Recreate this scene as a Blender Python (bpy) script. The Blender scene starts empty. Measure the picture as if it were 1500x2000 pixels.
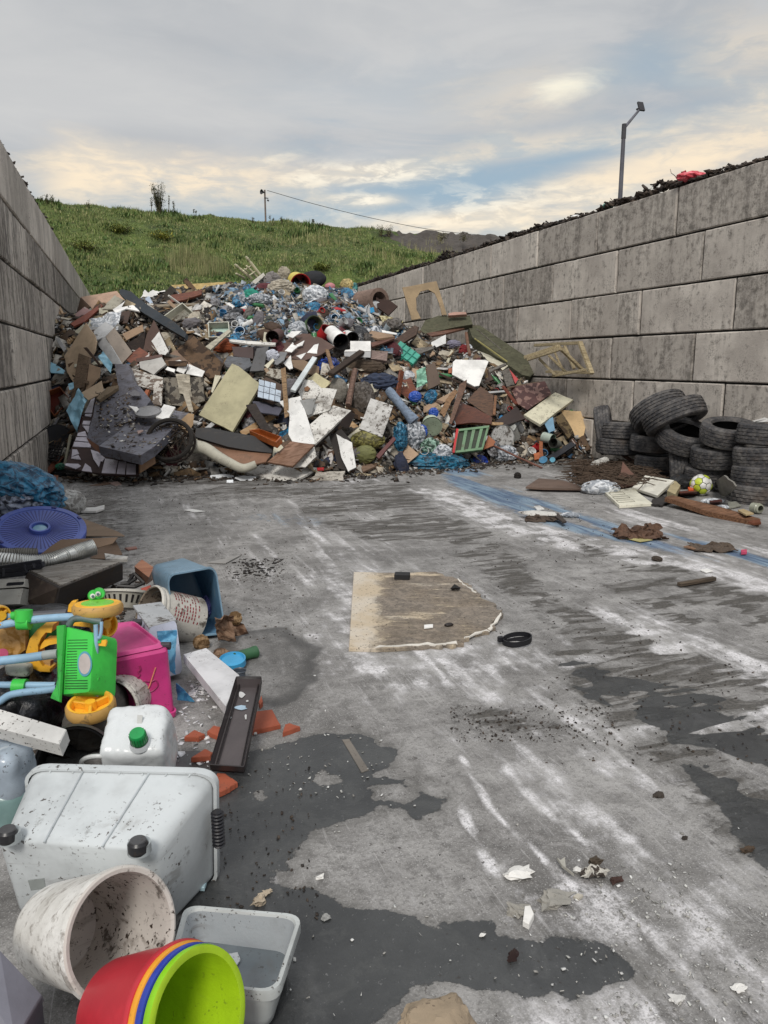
import bpy, math, random
import numpy as np
from mathutils import Vector, Matrix, noise as mn
from mathutils.bvhtree import BVHTree
random.seed(11); rng = np.random.default_rng(7)
S = bpy.context.scene; COL = S.collection
# ------------------------------------------------------------ camera
H = 1.41; PITCH = math.radians(-11); YAW = math.radians(18.96)
cam = bpy.data.objects.new('camera', bpy.data.cameras.new('camera')); COL.objects.link(cam)
cam.location = (0, 0, H); cam.rotation_euler = (math.radians(90) + PITCH, 0, -YAW)
cam.data.sensor_fit = 'VERTICAL'; cam.data.sensor_height = 36; cam.data.sensor_width = 27; cam.data.lens = 27
cam.data.clip_start = 0.05; cam.data.clip_end = 3000
S.camera = cam
# ------------------------------------------------------------ light and exposure
SUN_EL = math.radians(44); SUN_AZ = math.radians(207)      # azimuth of the veiled sun, clockwise from +Y
S.view_settings.view_transform = 'Standard'; S.view_settings.look = 'None'
S.view_settings.gamma = 1; S.view_settings.use_curve_mapping = False
S.view_settings.exposure = 0.5
sun = bpy.data.objects.new('sun', bpy.data.lights.new('sun', 'SUN')); COL.objects.link(sun)
sun.data.energy = 1.5; sun.data.angle = math.radians(14); sun.data.color = (1, .95, .88)
sd = Vector((math.sin(SUN_AZ) * math.cos(SUN_EL), math.cos(SUN_AZ) * math.cos(SUN_EL), math.sin(SUN_EL)))
sun.rotation_euler = sd.to_track_quat('Z', 'Y').to_euler()
# ------------------------------------------------------------ rays of the photograph's camera, for measuring where things stand
def ray(px, py):
    cx = (px - 750) / 1500; cy = -(py - 1000) / 1500
    f = math.cos(PITCH) - cy * math.sin(PITCH); up = math.sin(PITCH) + cy * math.cos(PITCH)
    return Vector((cx * math.cos(YAW) + f * math.sin(YAW), -cx * math.sin(YAW) + f * math.cos(YAW), up))
CAM = Vector((0, 0, H))
def at(px, py, t): return CAM + ray(px, py) * t
def G(px, py, z=0.0):
    r = ray(px, py); return CAM + r * ((z - H) / r.z)
def on_plane(px, py, p, n):
    r = ray(px, py); return CAM + r * ((p - CAM).dot(n) / r.dot(n))
RIGHT = Vector((math.cos(YAW), -math.sin(YAW), 0)); FWD = Vector((math.sin(YAW), math.cos(YAW), 0)); UP = Vector((0, 0, 1))
# ------------------------------------------------------------ node helpers
class N:
    def __init__(s, tree): s.t = tree; s.t.nodes.clear()
    def n(s, typ, **k):
        nd = s.t.nodes.new(typ); ins = k.pop('i', {})
        for a, b in k.items(): setattr(nd, a, b)
        for a, b in ins.items():
            if isinstance(b, bpy.types.NodeSocket): s.t.links.new(b, nd.inputs[a])
            else: nd.inputs[a].default_value = b
        return nd
    def noise(s, v, sc, det=4, rough=.6, dist=0, four=False):
        return s.n('ShaderNodeTexNoise', i={'Vector': v, 'Scale': sc, 'Detail': det, 'Roughness': rough, 'Distortion': dist}).outputs['Fac']
    def ramp(s, v, a, b, interp='SMOOTHSTEP'):
        return s.n('ShaderNodeMapRange', interpolation_type=interp, i={0: v, 1: a, 2: b}).outputs[0]
    def m(s, op, a, b=0.0, c=0.0): return s.n('ShaderNodeMath', operation=op, i={0: a, 1: b, 2: c}).outputs[0]
    def vm(s, op, a, b): return s.n('ShaderNodeVectorMath', operation=op, i={0: a, 1: b}).outputs[0]
    def mix(s, f, a, b, mode='MIX'):
        c = lambda x: tuple(x) + (1,) if isinstance(x, (tuple, list)) and len(x) == 3 else x
        return s.n('ShaderNodeMix', data_type='RGBA', blend_type=mode, i={0: f, 6: c(a), 7: c(b)}).outputs[2]
    def scale(s, v, xyz): return s.n('ShaderNodeMapping', vector_type='TEXTURE', i={0: v, 3: tuple(1 / k for k in xyz)}).outputs[0]
    def bump(s, h, dist, st=1.0): return s.n('ShaderNodeBump', i={'Strength': st, 'Distance': dist, 'Height': h}).outputs[0]
def coords(g, rand=True):
    c = g.n('ShaderNodeTexCoord').outputs['Object']
    if not rand: return c
    r = g.n('ShaderNodeObjectInfo').outputs['Random']
    return g.vm('ADD', c, g.n('ShaderNodeCombineXYZ', i={0: g.m('MULTIPLY', r, 37.), 1: g.m('MULTIPLY', r, 91.), 2: g.m('MULTIPLY', r, 53.)}).outputs[0])
def newmat(name):
    m = bpy.data.materials.new(name); m.use_nodes = True; return m, N(m.node_tree)
def out(g, **k):
    b = g.n('ShaderNodeBsdfPrincipled', i=k); g.n('ShaderNodeOutputMaterial', i={'Surface': b.outputs[0]}); return b
def lin(h):
    if not isinstance(h, str): return tuple(h)
    v = [int(h[i:i + 2], 16) / 255 for i in (0, 2, 4)]
    return tuple(x / 12.92 if x <= .04045 else ((x + .055) / 1.055) ** 2.4 for x in v)
_mats = {}
def M(col, dirt=.35, rough=.55, kind='plain', col2=None, scale=1.0, metal=0.0, bump=.5, trans=0.0, sss=0.0, speck=1.0):
    """weathered surface. dirt: how much grime; kind: plain, wood, chip (second colour shows through), cloth, paint"""
    key = (col, dirt, rough, kind, col2, scale, metal, bump, trans, sss, speck)
    if key in _mats: return _mats[key]
    m, g = newmat('%s_surface_%d' % (kind, len(_mats))); _mats[key] = m
    c = coords(g); base = lin(col)
    if .55 > base[0] > base[1] > base[2] and .3 < base[1] / base[0] < .8 and base[0] - base[2] > .06: gy = sum(base) / 3; base = tuple(x * .72 + gy * .28 for x in base)
    n1 = g.noise(c, 3 * scale, 5, .65); n2 = g.noise(c, 17 * scale, 6, .7); n3 = g.noise(c, 90 * scale, 3, .7)
    lo = tuple(x * .78 for x in base); hi = tuple(min(1, x * 1.12) for x in base)
    colr = g.mix(g.ramp(n1, .35, .65), lo, hi)
    h = n2
    if kind == 'wood':
        gr = g.noise(g.scale(c, (3, 60, 60)), 1.0 * scale, 5, .6, .6); w2 = lin(col2) if col2 else tuple(x * .45 for x in base)
        colr = g.mix(g.ramp(gr, .38, .68), colr, w2); h = gr
    elif kind == 'chip':
        e = g.noise(c, 5 * scale, 3, .45, .3); vor = g.n('ShaderNodeTexVoronoi', i={'Vector': c, 'Scale': 7 * scale}).outputs['Color']
        e2 = g.m('ADD', g.m('MULTIPLY', g.m('SUBTRACT', g.n('ShaderNodeSeparateColor', i={0: vor}).outputs[0], .5), .22), e)
        k = g.ramp(e2, .53, .545); colr = g.mix(k, colr, lin(col2 or '5a4030')); h = g.m('ADD', g.m('MULTIPLY', k, -1.5), n2)
    elif kind == 'cloth':
        h = g.noise(g.scale(c, (8, 8, 25)), 1.2 * scale, 5, .6, 1.2); colr = g.mix(g.ramp(h, .3, .6), tuple(x * .55 for x in base), colr)
    elif kind == 'foil':
        h = g.noise(c, 14 * scale, 4, .55, 1.5); colr = g.mix(g.ramp(h, .42, .6), lin(col2) if col2 else tuple(x * .5 for x in base), colr)
    elif kind == 'rust':
        colr = g.mix(g.ramp(g.noise(c, 8 * scale, 6, .7), .45, .62), colr, lin(col2 or '6b3d22'))
    dm = g.ramp(n1, .62 - .3 * dirt, .95 - .3 * dirt)
    dm2 = g.ramp(n2, .66 - .16 * dirt, .74 - .12 * dirt)
    dmask = g.m('MINIMUM', g.m('ADD', g.m('MULTIPLY', dm, .75 * min(1, dirt * 1.6)), g.m('MULTIPLY', dm2, min(1, dirt * 1.3))), .92)
    colr = g.mix(dmask, colr, lin('453c33'))
    # scattered crumbs of soil
    big = g.ramp(g.noise(c, 3.2 * scale, 4, .6), .48, .60); sm = g.ramp(g.noise(g.scale(c, (5, 5, 22)), 1.1 * scale, 5, .65, .8), .54, .68); colr = g.mix(g.m('MULTIPLY', g.m('MULTIPLY', sm, big), min(.75, dirt * 1.1)), colr, lin('5c5044'))
    sp = g.m('MULTIPLY', g.ramp(g.noise(c, 85 * scale, 3, .6), .65 - .07 * min(1, dirt), .67 - .07 * min(1, dirt)), big)
    colr = g.mix(g.m('MULTIPLY', sp, min(1, speck * (.35 + dirt))), colr, lin('3a3028'))
    hh = g.m('ADD', g.m('MULTIPLY', h, .7), g.m('MULTIPLY', n3, .3))
    r = g.m('ADD', g.m('MULTIPLY', dmask, .3), rough)
    b = out(g, **{'Base Color': colr, 'Roughness': r, 'Normal': g.bump(hh, .004 * (3 if kind == 'foil' else 1), bump), 'Metallic': metal})
    if trans: b.inputs['Transmission Weight'].default_value = trans; b.inputs['IOR'].default_value = 1.35
    if sss: b.inputs['Subsurface Weight'].default_value = sss; b.inputs['Subsurface Radius'].default_value = (.05, .05, .05)
    return m
# ------------------------------------------------------------ geometry helpers: a shape is (verts, faces)
def V(*a): return Vector(a)
def join(*ms):
    vs, fs = [], []
    for v, f in ms:
        o = len(vs); vs += [tuple(x) for x in v]; fs += [tuple(i + o for i in q) for q in f]
    return vs, fs
def tag(o, label=None, cat=None, group=None, kind=None):
    if label: o['label'] = label
    if cat: o['category'] = cat
    if group: o['group'] = group
    if kind: o['kind'] = kind
    return o
def wloc(p):
    v = Vector(p.location)
    while p.parent: p = p.parent; v += Vector(p.location)
    return v
ANCH = []        # named things with their place, used when describing small neighbours
def ob(name, mesh, mat, parent=None, label=None, cat=None, group=None, kind=None, smooth=False, org=None):
    v, f = mesh
    a = np.array([tuple(p) for p in v], dtype=np.float64)
    c = a.mean(0) if org is None else np.array(org); 
    if org is None: c[2] = a[:, 2].min()
    me = bpy.data.meshes.new(name); me.from_pydata([tuple(p) for p in (a - c)], [], f); me.update()
    if smooth:
        me.polygons.foreach_set('use_smooth', [True] * len(me.polygons))
        if smooth != 'all':
            try: me.set_sharp_from_angle(angle=math.radians(smooth if isinstance(smooth, (int, float)) and smooth > 1 else 40))
            except Exception: pass
    if mat: 
        for q in (mat if isinstance(mat, list) else [mat]): me.materials.append(q)
    o = bpy.data.objects.new(name, me); COL.objects.link(o)
    o.location = c
    if parent: o.location = Vector(c) - wloc(parent); o.parent = parent
    return tag(o, label, cat, group, kind)
def T(name, label, cat, loc, group=None):
    o = bpy.data.objects.new(name, None); COL.objects.link(o); o.location = loc; o.empty_display_size = .1
    return tag(o, label, cat, group)
def box(c, s, R=None):
    """box centred on c with full sizes s, R a 3x3 matrix; chamfered edges"""
    R = R or Matrix.Identity(3); c = Vector(c); b = min(.004, min(s) * .2)
    vs = []; idx = {}
    for sx in (-1, 1):
        for sy in (-1, 1):
            for sz in (-1, 1):
                for k in range(3):
                    p = [sx * s[0] / 2, sy * s[1] / 2, sz * s[2] / 2]; sg = (sx, sy, sz)
                    for j in range(3):
                        if j != k: p[j] -= sg[j] * b
                    idx[(sx, sy, sz, k)] = len(vs); vs.append(c + R @ Vector(p))
    fs = []
    for k in range(3):
        u, w = (k + 1) % 3, (k + 2) % 3
        for sg in (-1, 1):
            q = []
            for a, bb in ((-1, -1), (1, -1), (1, 1), (-1, 1)):
                t = [0, 0, 0]; t[k] = sg; t[u] = a; t[w] = bb; q.append(idx[(t[0], t[1], t[2], k)])
            fs.append(q if sg > 0 else q[::-1])
    for k in range(3):      # edges along k
        u, w = (k + 1) % 3, (k + 2) % 3
        for a in (-1, 1):
            for bb in (-1, 1):
                t0 = [0, 0, 0]; t0[k] = -1; t0[u] = a; t0[w] = bb; t1 = list(t0); t1[k] = 1
                q = [idx[(*t0, u)], idx[(*t0, w)], idx[(*t1, w)], idx[(*t1, u)]]
                fs.append(q if a * bb < 0 else q[::-1])
    for sx in (-1, 1):
        for sy in (-1, 1):
            for sz in (-1, 1):
                q = [idx[(sx, sy, sz, k)] for k in range(3)]; fs.append(q if sx * sy * sz > 0 else q[::-1])
    return vs, fs
def rot(x=0, y=0, z=0):
    from mathutils import Euler
    return Euler((math.radians(x), math.radians(y), math.radians(z))).to_matrix()
def basis(n, up=None):
    n = Vector(n).normalized(); up = Vector(up) if up is not None else (V(0, 0, 1) if abs(n.z) < .95 else V(0, 1, 0))
    x = up.cross(n).normalized(); y = n.cross(x); return x, y, n
def prism(pts, n, th, bev=True):
    """polygon pts (any plane) given thickness th against its normal n, with a small chamfer on the upper edge"""
    n = Vector(n).normalized(); pts = [Vector(p) for p in pts]; k = len(pts)
    nn = sum(((pts[i] - pts[0]).cross(pts[(i + 1) % k] - pts[0]) for i in range(k)), Vector())
    if nn.dot(n) < 0: pts = pts[::-1]
    c = sum(pts, Vector()) / k; sz = max((p - c).length for p in pts); b = min(.003, th * .3)
    top = [p + (c - p) * (b / sz) for p in pts] if bev else pts
    v = top + [p - n * b for p in pts] + [p - n * th for p in pts]
    f = [list(range(k)), list(range(3 * k - 1, 2 * k - 1, -1))]
    for i in range(k):
        j = (i + 1) % k
        f += [(i + k, j + k, j, i), (i + 2 * k, j + 2 * k, j + k, i + k)]
    return v, f
def ragged(pts, amp, n=5, keep=()):
    """break the straight edges of a polygon into splintered ones"""
    r = []; k = len(pts); cen = sum((Vector(p) for p in pts), Vector()) / k
    for i in range(k):
        a, b = Vector(pts[i]), Vector(pts[(i + 1) % k]); r.append(a)
        if i in keep: continue
        L = (b - a).length
        for j in range(1, n):
            t = j / n + random.uniform(-.3, .3) / n
            q = a.lerp(b, t); r.append(q + (cen - q).normalized() * amp * random.uniform(-.4, 1))
    return r
def rings(rs, closed_ends=(True, True), wrap=True):
    """skin a list of rings (same count)"""
    v = [p for r in rs for p in r]; k = len(rs[0]); f = []
    for a in range(len(rs) - 1):
        for i in range(k if wrap else k - 1):
            j = (i + 1) % k; f.append((a * k + i, a * k + j, (a + 1) * k + j, (a + 1) * k + i))
    if closed_ends[0]: f.append(tuple(range(k - 1, -1, -1)))
    if closed_ends[1]: f.append(tuple((len(rs) - 1) * k + i for i in range(k)))
    return v, f
def lathe(A, B, prof, seg=32, ends=(False, False), sq=0.0, wob=0.0, arc=1.0, seed=0):
    """turn a profile [(s, r)] round the axis A->B; s is 0 at A, 1 at B"""
    A, B = Vector(A), Vector(B); x, y, n = basis(B - A); L = (B - A)
    rs = []
    for s, r in prof:
        c = A + L * s; q = []
        for i in range(seg):
            a = 2 * math.pi * arc * i / seg; k = 1 + sq * (abs(math.cos(2 * a)) - .5)
            if wob: k += wob * math.sin(3 * a + seed + s * 2) + wob * .6 * math.sin(5 * a + seed * 2 + s * 5)
            q.append(c + (x * math.cos(a) + y * math.sin(a)) * r * k)
        rs.append(q)
    return rings(rs, ends, arc == 1.0)
def tube(pts, r, seg=8, taper=1.0, closed=False):
    pts = [Vector(p) for p in pts]; rs = []; prev = None; K = len(pts)
    for i, p in enumerate(pts):
        if closed: d = pts[(i + 1) % K] - pts[i - 1]
        else: d = pts[min(i + 1, K - 1)] - pts[max(i - 1, 0)]
        d.normalize()
        if prev is None: x, y, _ = basis(d)
        else: x = (prev - d * prev.dot(d)).normalized(); y = d.cross(x)
        prev = x; rr = r * (1 + (taper - 1) * i / max(1, K - 1))
        rs.append([p + (x * math.cos(2 * math.pi * j / seg) + y * math.sin(2 * math.pi * j / seg)) * rr for j in range(seg)])
    if closed: rs.append(rs[0]); return rings(rs, (False, False))
    return rings(rs)
def curve(pts, n=6):
    """Catmull-Rom through points"""
    pts = [Vector(p) for p in pts]; P = [pts[0] * 2 - pts[1]] + pts + [pts[-1] * 2 - pts[-2]]; r = []
    for i in range(1, len(P) - 2):
        for j in range(n):
            t = j / n; a, b, c, d = P[i - 1:i + 3]
            r.append(.5 * ((2 * b) + (c - a) * t + (2 * a - 5 * b + 4 * c - d) * t * t + (3 * b - a - 3 * c + d) * t ** 3))
    return r + [pts[-1]]
_ico = None
def blob(c, s, R=None, seed=0, amp=.35, sub=3, freq=2.2, ridge=True, flat=0.0, fold=None):
    """crumpled lump: sphere pushed about by folded noise"""
    global _ico
    import bmesh
    if _ico is None: _ico = {}
    if sub not in _ico:
        bm = bmesh.new(); bmesh.ops.create_icosphere(bm, subdivisions=sub, radius=1)
        bm.verts.ensure_lookup_table(); _ico[sub] = ([v.co.copy() for v in bm.verts], [tuple(v.index for v in f.verts) for f in bm.faces]); bm.free()
    vs, fs = _ico[sub]; R = R or Matrix.Identity(3); o = V(seed * 7.3, seed * 3.1, seed * 5.7); r = []
    for v in vs:
        w = v * freq if fold is None else V(v.x * fold[0], v.y * fold[1], v.z * fold[2]) * freq + V(mn.noise(v * 2 + o), mn.noise(v * 2 - o), 0) * 1.2
        a = mn.noise(w + o); b = mn.noise(w * 2.3 + o)
        d = ((1 - abs(a) * 2) * .6 + b * (.5 if fold is None else .22)) if ridge else a + b * .4
        p = v * (1 + amp * d)
        if flat and p.z < -flat: p.z = -flat + (p.z + flat) * .15
        r.append(Vector(c) + R @ V(p.x * s[0] / 2, p.y * s[1] / 2, p.z * s[2] / 2))
    return r, fs
def rock(c, s, seed=0, amp=.12, n=16, cuts=2):
    """broken lump: hull of a few points, roughened"""
    import bmesh
    rd = random.Random(seed); bm = bmesh.new()
    for _ in range(n): p = V(rd.gauss(0, 1), rd.gauss(0, 1), rd.gauss(0, 1)).normalized() * rd.uniform(.7, 1); bm.verts.new(p)
    h = bmesh.ops.convex_hull(bm, input=bm.verts); bmesh.ops.delete(bm, geom=[v for v in bm.verts if not v.link_faces], context='VERTS')
    bmesh.ops.subdivide_edges(bm, edges=bm.edges[:], cuts=cuts, use_grid_fill=True); bm.verts.ensure_lookup_table(); bm.verts.index_update(); r = []
    for v in bm.verts:
        p = v.co; k = 1 + amp * (mn.noise(p * 2.5 + V(seed, 0, 0)) + mn.noise(p * 7 + V(0, seed, 0))) * 1.4; r.append(Vector(c) + V(p.x * s[0] * k, p.y * s[1] * k, p.z * s[2] * k) * .5)
    f = [tuple(v.index for v in q.verts) for q in bm.faces]; bm.free(); return r, f
def sheet(P, nu=10, nv=10, th=.004, amp=.02, seed=0, freq=6):
    """a bent sheet over four corners P, crumpled by noise"""
    a, b, c, d = [Vector(p) for p in P]; n = ((b - a).cross(d - a)).normalized(); top = []
    for j in range(nv + 1):
        for i in range(nu + 1):
            u, w = i / nu, j / nv; p = a.lerp(b, u).lerp(d.lerp(c, u), w)
            k = mn.noise(p * freq + V(seed, seed * 2, 0)) + .5 * mn.noise(p * freq * 2.7 + V(seed, 0, seed))
            top.append(p + n * k * amp)
    bot = [p - n * th for p in top]; K = nu + 1; o = len(top); f = []
    for j in range(nv):
        for i in range(nu):
            q = (j * K + i, j * K + i + 1, (j + 1) * K + i + 1, (j + 1) * K + i); f += [q, tuple(x + o for x in q[::-1])]
    bd = [i for i in range(nu)] + [j * K + nu for j in range(nv)] + [nv * K + i for i in range(nu, 0, -1)] + [j * K for j in range(nv, 0, -1)]
    for i in range(len(bd)): x, y = bd[i], bd[(i + 1) % len(bd)]; f.append((y, x, x + o, y + o))
    return top + bot, f
def bag_of_faces(name, V_, F_, cols, mat, **k):
    """big joined mesh of triangles or quads with one colour per face"""
    me = bpy.data.meshes.new(name); V_ = np.asarray(V_, np.float32); F_ = np.asarray(F_, np.int32); nf, kk = F_.shape
    me.vertices.add(len(V_)); me.vertices.foreach_set('co', V_.ravel())
    me.loops.add(nf * kk); me.loops.foreach_set('vertex_index', F_.ravel())
    me.polygons.add(nf); me.polygons.foreach_set('loop_start', np.arange(nf, dtype=np.int32) * kk)
    me.update(calc_edges=True)
    if cols is not None:
        at_ = me.attributes.new('tint', 'FLOAT_COLOR', 'FACE'); c4 = np.ones((nf, 4), np.float32); c4[:, :3] = cols; at_.data.foreach_set('color', c4.ravel())
    me.materials.append(mat); o = bpy.data.objects.new(name, me); COL.objects.link(o); return tag(o, **k)
def tint_mat(name, rough=.8, var=.4, sc=8):
    m, g = newmat(name); c = g.n('ShaderNodeTexCoord').outputs['Object']
    a = g.n('ShaderNodeAttribute', attribute_name='tint').outputs['Color']; n = g.noise(c, sc, 5)
    out(g, **{'Base Color': g.mix(g.ramp(n, .35, .7), a, g.mix(var, a, (.05, .04, .035))), 'Roughness': rough}); return m
# ------------------------------------------------------------ sky
W = bpy.data.worlds.new('World'); S.world = W; W.use_nodes = True
g = N(W.node_tree)
nish = g.n('ShaderNodeTexSky', sky_type='NISHITA', sun_disc=False, sun_elevation=SUN_EL, sun_rotation=SUN_AZ, air_density=1.0, dust_density=2.0).outputs[0]
d = g.n('ShaderNodeTexCoord').outputs['Generated']
sx, sy, sz = [g.n('ShaderNodeSeparateXYZ', i={0: d}).outputs[k] for k in range(3)]
def dotdir(v): return g.n('ShaderNodeVectorMath', operation='DOT_PRODUCT', i={0: d, 1: tuple(Vector(v).normalized())}).outputs['Value']
n1 = g.noise(g.n('ShaderNodeMapping', i={0: d, 3: (1, 1, 2.6)}).outputs[0], 2.3, 6, .5, .5); n2 = g.noise(g.n('ShaderNodeMapping', i={0: d, 3: (1, 1, 4.5)}).outputs[0], 5.5, 8, .6, .6)
n3 = g.noise(g.n('ShaderNodeMapping', i={0: d, 3: (1, 1, 3.5)}).outputs[0], 26, 6, .6, .4)
SB = 0.1
def K(r, gg, b): return (r / SB, gg / SB, b / SB)
def patch_(px, py, sx_, sy_, deg, k, rag=.9):
    """soft bank of cloud centred on the direction seen at (px, py), sizes in radians"""
    r = ray(px, py).normalized(); e1 = r.cross(UP).normalized(); e2 = e1.cross(r); a = math.radians(deg); e1, e2 = e1 * math.cos(a) + e2 * math.sin(a), e2 * math.cos(a) - e1 * math.sin(a)
    q = lambda e_, s_: g.m('DIVIDE', g.n('ShaderNodeVectorMath', operation='DOT_PRODUCT', i={0: d, 1: tuple(e_)}).outputs['Value'], s_)
    o1, o2 = r.dot(e1) , r.dot(e2); u, w = q(e1, sx_), q(e2, sy_); rr = g.m('SQRT', g.m('ADD', g.m('MULTIPLY', u, u), g.m('MULTIPLY', w, w)))
    front = g.m('GREATER_THAN', dotdir(r), 0.0)
    rr = g.m('ADD', rr, g.m('MULTIPLY', g.m('SUBTRACT', n2, .5), rag * 4)); return g.m('MULTIPLY', g.m('MULTIPLY', g.ramp(rr, 1.9, .1), k), front)
c = g.mix(g.ramp(n1, .36, .66), K(.33, .345, .365), K(.42, .425, .43)); c = g.mix(g.m('MULTIPLY', g.ramp(n2, .45, .7), .35), c, K(.47, .47, .465))
blue = g.mix(.25, K(.24, .315, .36), nish)
for a in ((960, 352, .24, .034, 10, .95), (800, 390, .16, .045, 0, .85), (1240, 132, .07, .022, 5, .6), (470, 405, .22, .022, 0, .75), (110, 395, .10, .04, 0, .5), (1120, 420, .15, .03, 8, .6), (900, 170, .16, .03, 0, .25), (1400, 120, .12, .04, 0, .2)): c = g.mix(patch_(*a), c, blue)
crm = K(.76, .63, .46)
for a in ((330, 352, .16, .022, 2, .85), (150, 340, .035, .032, 0, .7), (1370, 310, .19, .028, 15, .8), (1180, 345, .12, .018, 12, .7), (870, 432, .13, .015, 3, .9), (690, 338, .08, .012, 0, .6), (1000, 290, .16, .012, 6, .5), (1040, 178, .08, .028, 5, .35), (1480, 85, .06, .03, 0, .4), (720, 392, .05, .008, 0, .6)): c = g.mix(g.m('MULTIPLY', patch_(*a), g.m('ADD', .45, g.m('MULTIPLY', g.ramp(g.m('ADD', g.m('MULTIPLY', n3, .5), g.m('MULTIPLY', n2, .5)), .40, .58), .55))), c, crm)
c = g.mix(patch_(1090, 168, .030, .014, 6, .5, 1.4), c, K(.90, .84, .66))
for a in ((710, 340, .07, .014, 0, .8), (900, 410, .12, .018, 6, .6), (715, 390, .03, .008, 0, .8)): c = g.mix(g.m('MULTIPLY', patch_(*a), g.ramp(n3, .42, .6)), c, K(.74, .70, .60))
up_ = g.m('ADD', 1.0, g.m('MULTIPLY', g.ramp(sz, .42, 1.0), .7)); c = g.n('ShaderNodeVectorMath', operation='SCALE', i={0: c, 3: up_}).outputs[0]
bg = g.n('ShaderNodeBackground', i={0: c, 1: SB}); g.n('ShaderNodeOutputWorld', i={0: bg.outputs[0]})
# ------------------------------------------------------------ concrete floor
DR = 6.7
def lwx(y): return -0.925 + 0.0165 * (y - 8.6)
def geo(a, b, n): return np.geomspace(a, b, n)
ys = np.concatenate([[-150, -60, -20, -6, -2, 0, .4], np.arange(.8, 4.2, .016), np.arange(4.2, 12.5, .035), [13, 14, 16, 18, 21, 24, 28, 35, 50, 90, 200, 600]])
xs = np.concatenate([[-600, -150, -50, -20, -8, -3], np.arange(-1.4, 3.2, .02), np.arange(3.2, 7.0, .035), [7.5, 9, 12, 20, 40, 90, 200, 600]])
X, Y = np.meshgrid(xs, ys); NX, NY = len(xs), len(ys)
fx, fy = X.ravel(), Y.ravel()
def nz(x, y, f, seed=0, oct=3):
    """value noise with numpy"""
    tot = np.zeros_like(x); amp = 1; nrm = 0
    for o in range(oct):
        r = np.random.default_rng(seed * 17 + o); tab = r.random((256, 256))
        u, v = x * f, y * f; iu, iv = np.floor(u).astype(int), np.floor(v).astype(int); a, b = u - iu, v - iv
        a = a * a * (3 - 2 * a); b = b * b * (3 - 2 * b); q = lambda i, j: tab[i % 256, j % 256]
        tot += amp * (q(iu, iv) * (1 - a) * (1 - b) + q(iu + 1, iv) * a * (1 - b) + q(iu, iv + 1) * (1 - a) * b + q(iu + 1, iv + 1) * a * b)
        nrm += amp; amp *= .5; f *= 2.1
    return tot / nrm
def sdf(poly):
    """signed distance (positive inside) of floor vertices to a polygon traced from the photograph onto the floor"""
    P = np.array([tuple(G(*p))[:2] for p in poly]); n = len(P); dmin = np.full(fx.shape, 1e9); ins = np.zeros(fx.shape, bool)
    for i in range(n):
        a, b = P[i], P[(i + 1) % n]; e = b - a; wx, wy = fx - a[0], fy - a[1]
        t = np.clip((wx * e[0] + wy * e[1]) / (e @ e + 1e-12), 0, 1); dmin = np.minimum(dmin, (wx - e[0] * t) ** 2 + (wy - e[1] * t) ** 2)
        c = ((a[1] > fy) != (b[1] > fy)) & (fx < (b[0] - a[0]) * (fy - a[1]) / (b[1] - a[1] + 1e-12) + a[0]); ins ^= c
    return np.where(ins, 1, -1) * np.sqrt(dmin)
def line(pts, w, soft):
    """distance band round a polyline"""
    P = np.array([tuple(G(*p))[:2] for p in pts]); dmin = np.full(fx.shape, 1e9)
    for i in range(len(P) - 1):
        a, b = P[i], P[i + 1]; e = b - a; wx, wy = fx - a[0], fy - a[1]
        t = np.clip((wx * e[0] + wy * e[1]) / (e @ e + 1e-12), 0, 1); dmin = np.minimum(dmin, (wx - e[0] * t) ** 2 + (wy - e[1] * t) ** 2)
    return np.clip(1 - (np.sqrt(dmin) - w) / soft, 0, 1)
wob = (nz(fx, fy, 5, 3, 4) - .5) * .22 + (nz(fx, fy, 22, 4, 3) - .5) * .07
ang = math.radians(4); ux, uy = fx * math.cos(ang) - fy * math.sin(ang), fx * math.sin(ang) + fy * math.cos(ang)
wet = np.full(fx.shape, -1.0)
for poly in ([(400, 1700), (480, 1735), (580, 1745), (640, 1757), (720, 1782), (850, 1818), (900, 1790), (960, 1793), (1030, 1842), (1110, 1832), (1160, 1862), (1210, 1877), (1240, 1908), (1190, 1922), (1130, 1955), (1080, 1930), (960, 1945), (870, 1930), (790, 1950), (740, 2010), (640, 2060), (300, 2060), (300, 1900)],
             [(300, 1480), (430, 1470), (560, 1450), (640, 1440), (700, 1438), (740, 1465), (780, 1468), (782, 1490), (735, 1510), (790, 1522), (860, 1560), (867, 1578), (820, 1592), (720, 1577), (700, 1592), (610, 1625), (562, 1650), (550, 1690), (500, 1700), (510, 1740), (480, 1770), (380, 1790), (300, 1700)],
             [(1112, 1303), (1180, 1308), (1260, 1325), (1300, 1360), (1180, 1352)],
             [(1120, 1340), (1260, 1345), (1350, 1350), (1500, 1370), (1400, 1390), (1500, 1420), (1520, 1500), (1400, 1460), (1300, 1430), (1220, 1390)],
             [(1350, 1500), (1420, 1530), (1520, 1560), (1520, 1720), (1460, 1690), (1425, 1600)]):
    wet = np.maximum(wet, sdf(poly))
for poly in ([(728, 1540), (770, 1538), (810, 1552), (790, 1562), (728, 1558)], [(635, 1515), (655, 1520), (640, 1527)], [(500, 1552), (530, 1560), (505, 1567)]):
    wet = np.minimum(wet, -sdf(poly))
isl_ = nz(ux * 2.2, uy * 9, 1.6, 61, 3); wet = np.where(fx > 1.9, wet + wob * 1.5 - np.clip((isl_ - .50) * 1.6, 0, .5) , wet + wob * .62)
damp = np.clip((sdf([(440, 1235), (560, 1225), (600, 1255), (640, 1265), (625, 1310), (590, 1360), (540, 1385), (470, 1375), (420, 1340), (420, 1280)]) + wob * .6) / .03, 0, 1)
damp2 = sdf([(440, 1235), (560, 1225), (600, 1255), (640, 1265), (625, 1310), (590, 1360), (540, 1385), (470, 1375), (420, 1340), (420, 1280)]) + wob * .6
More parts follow.
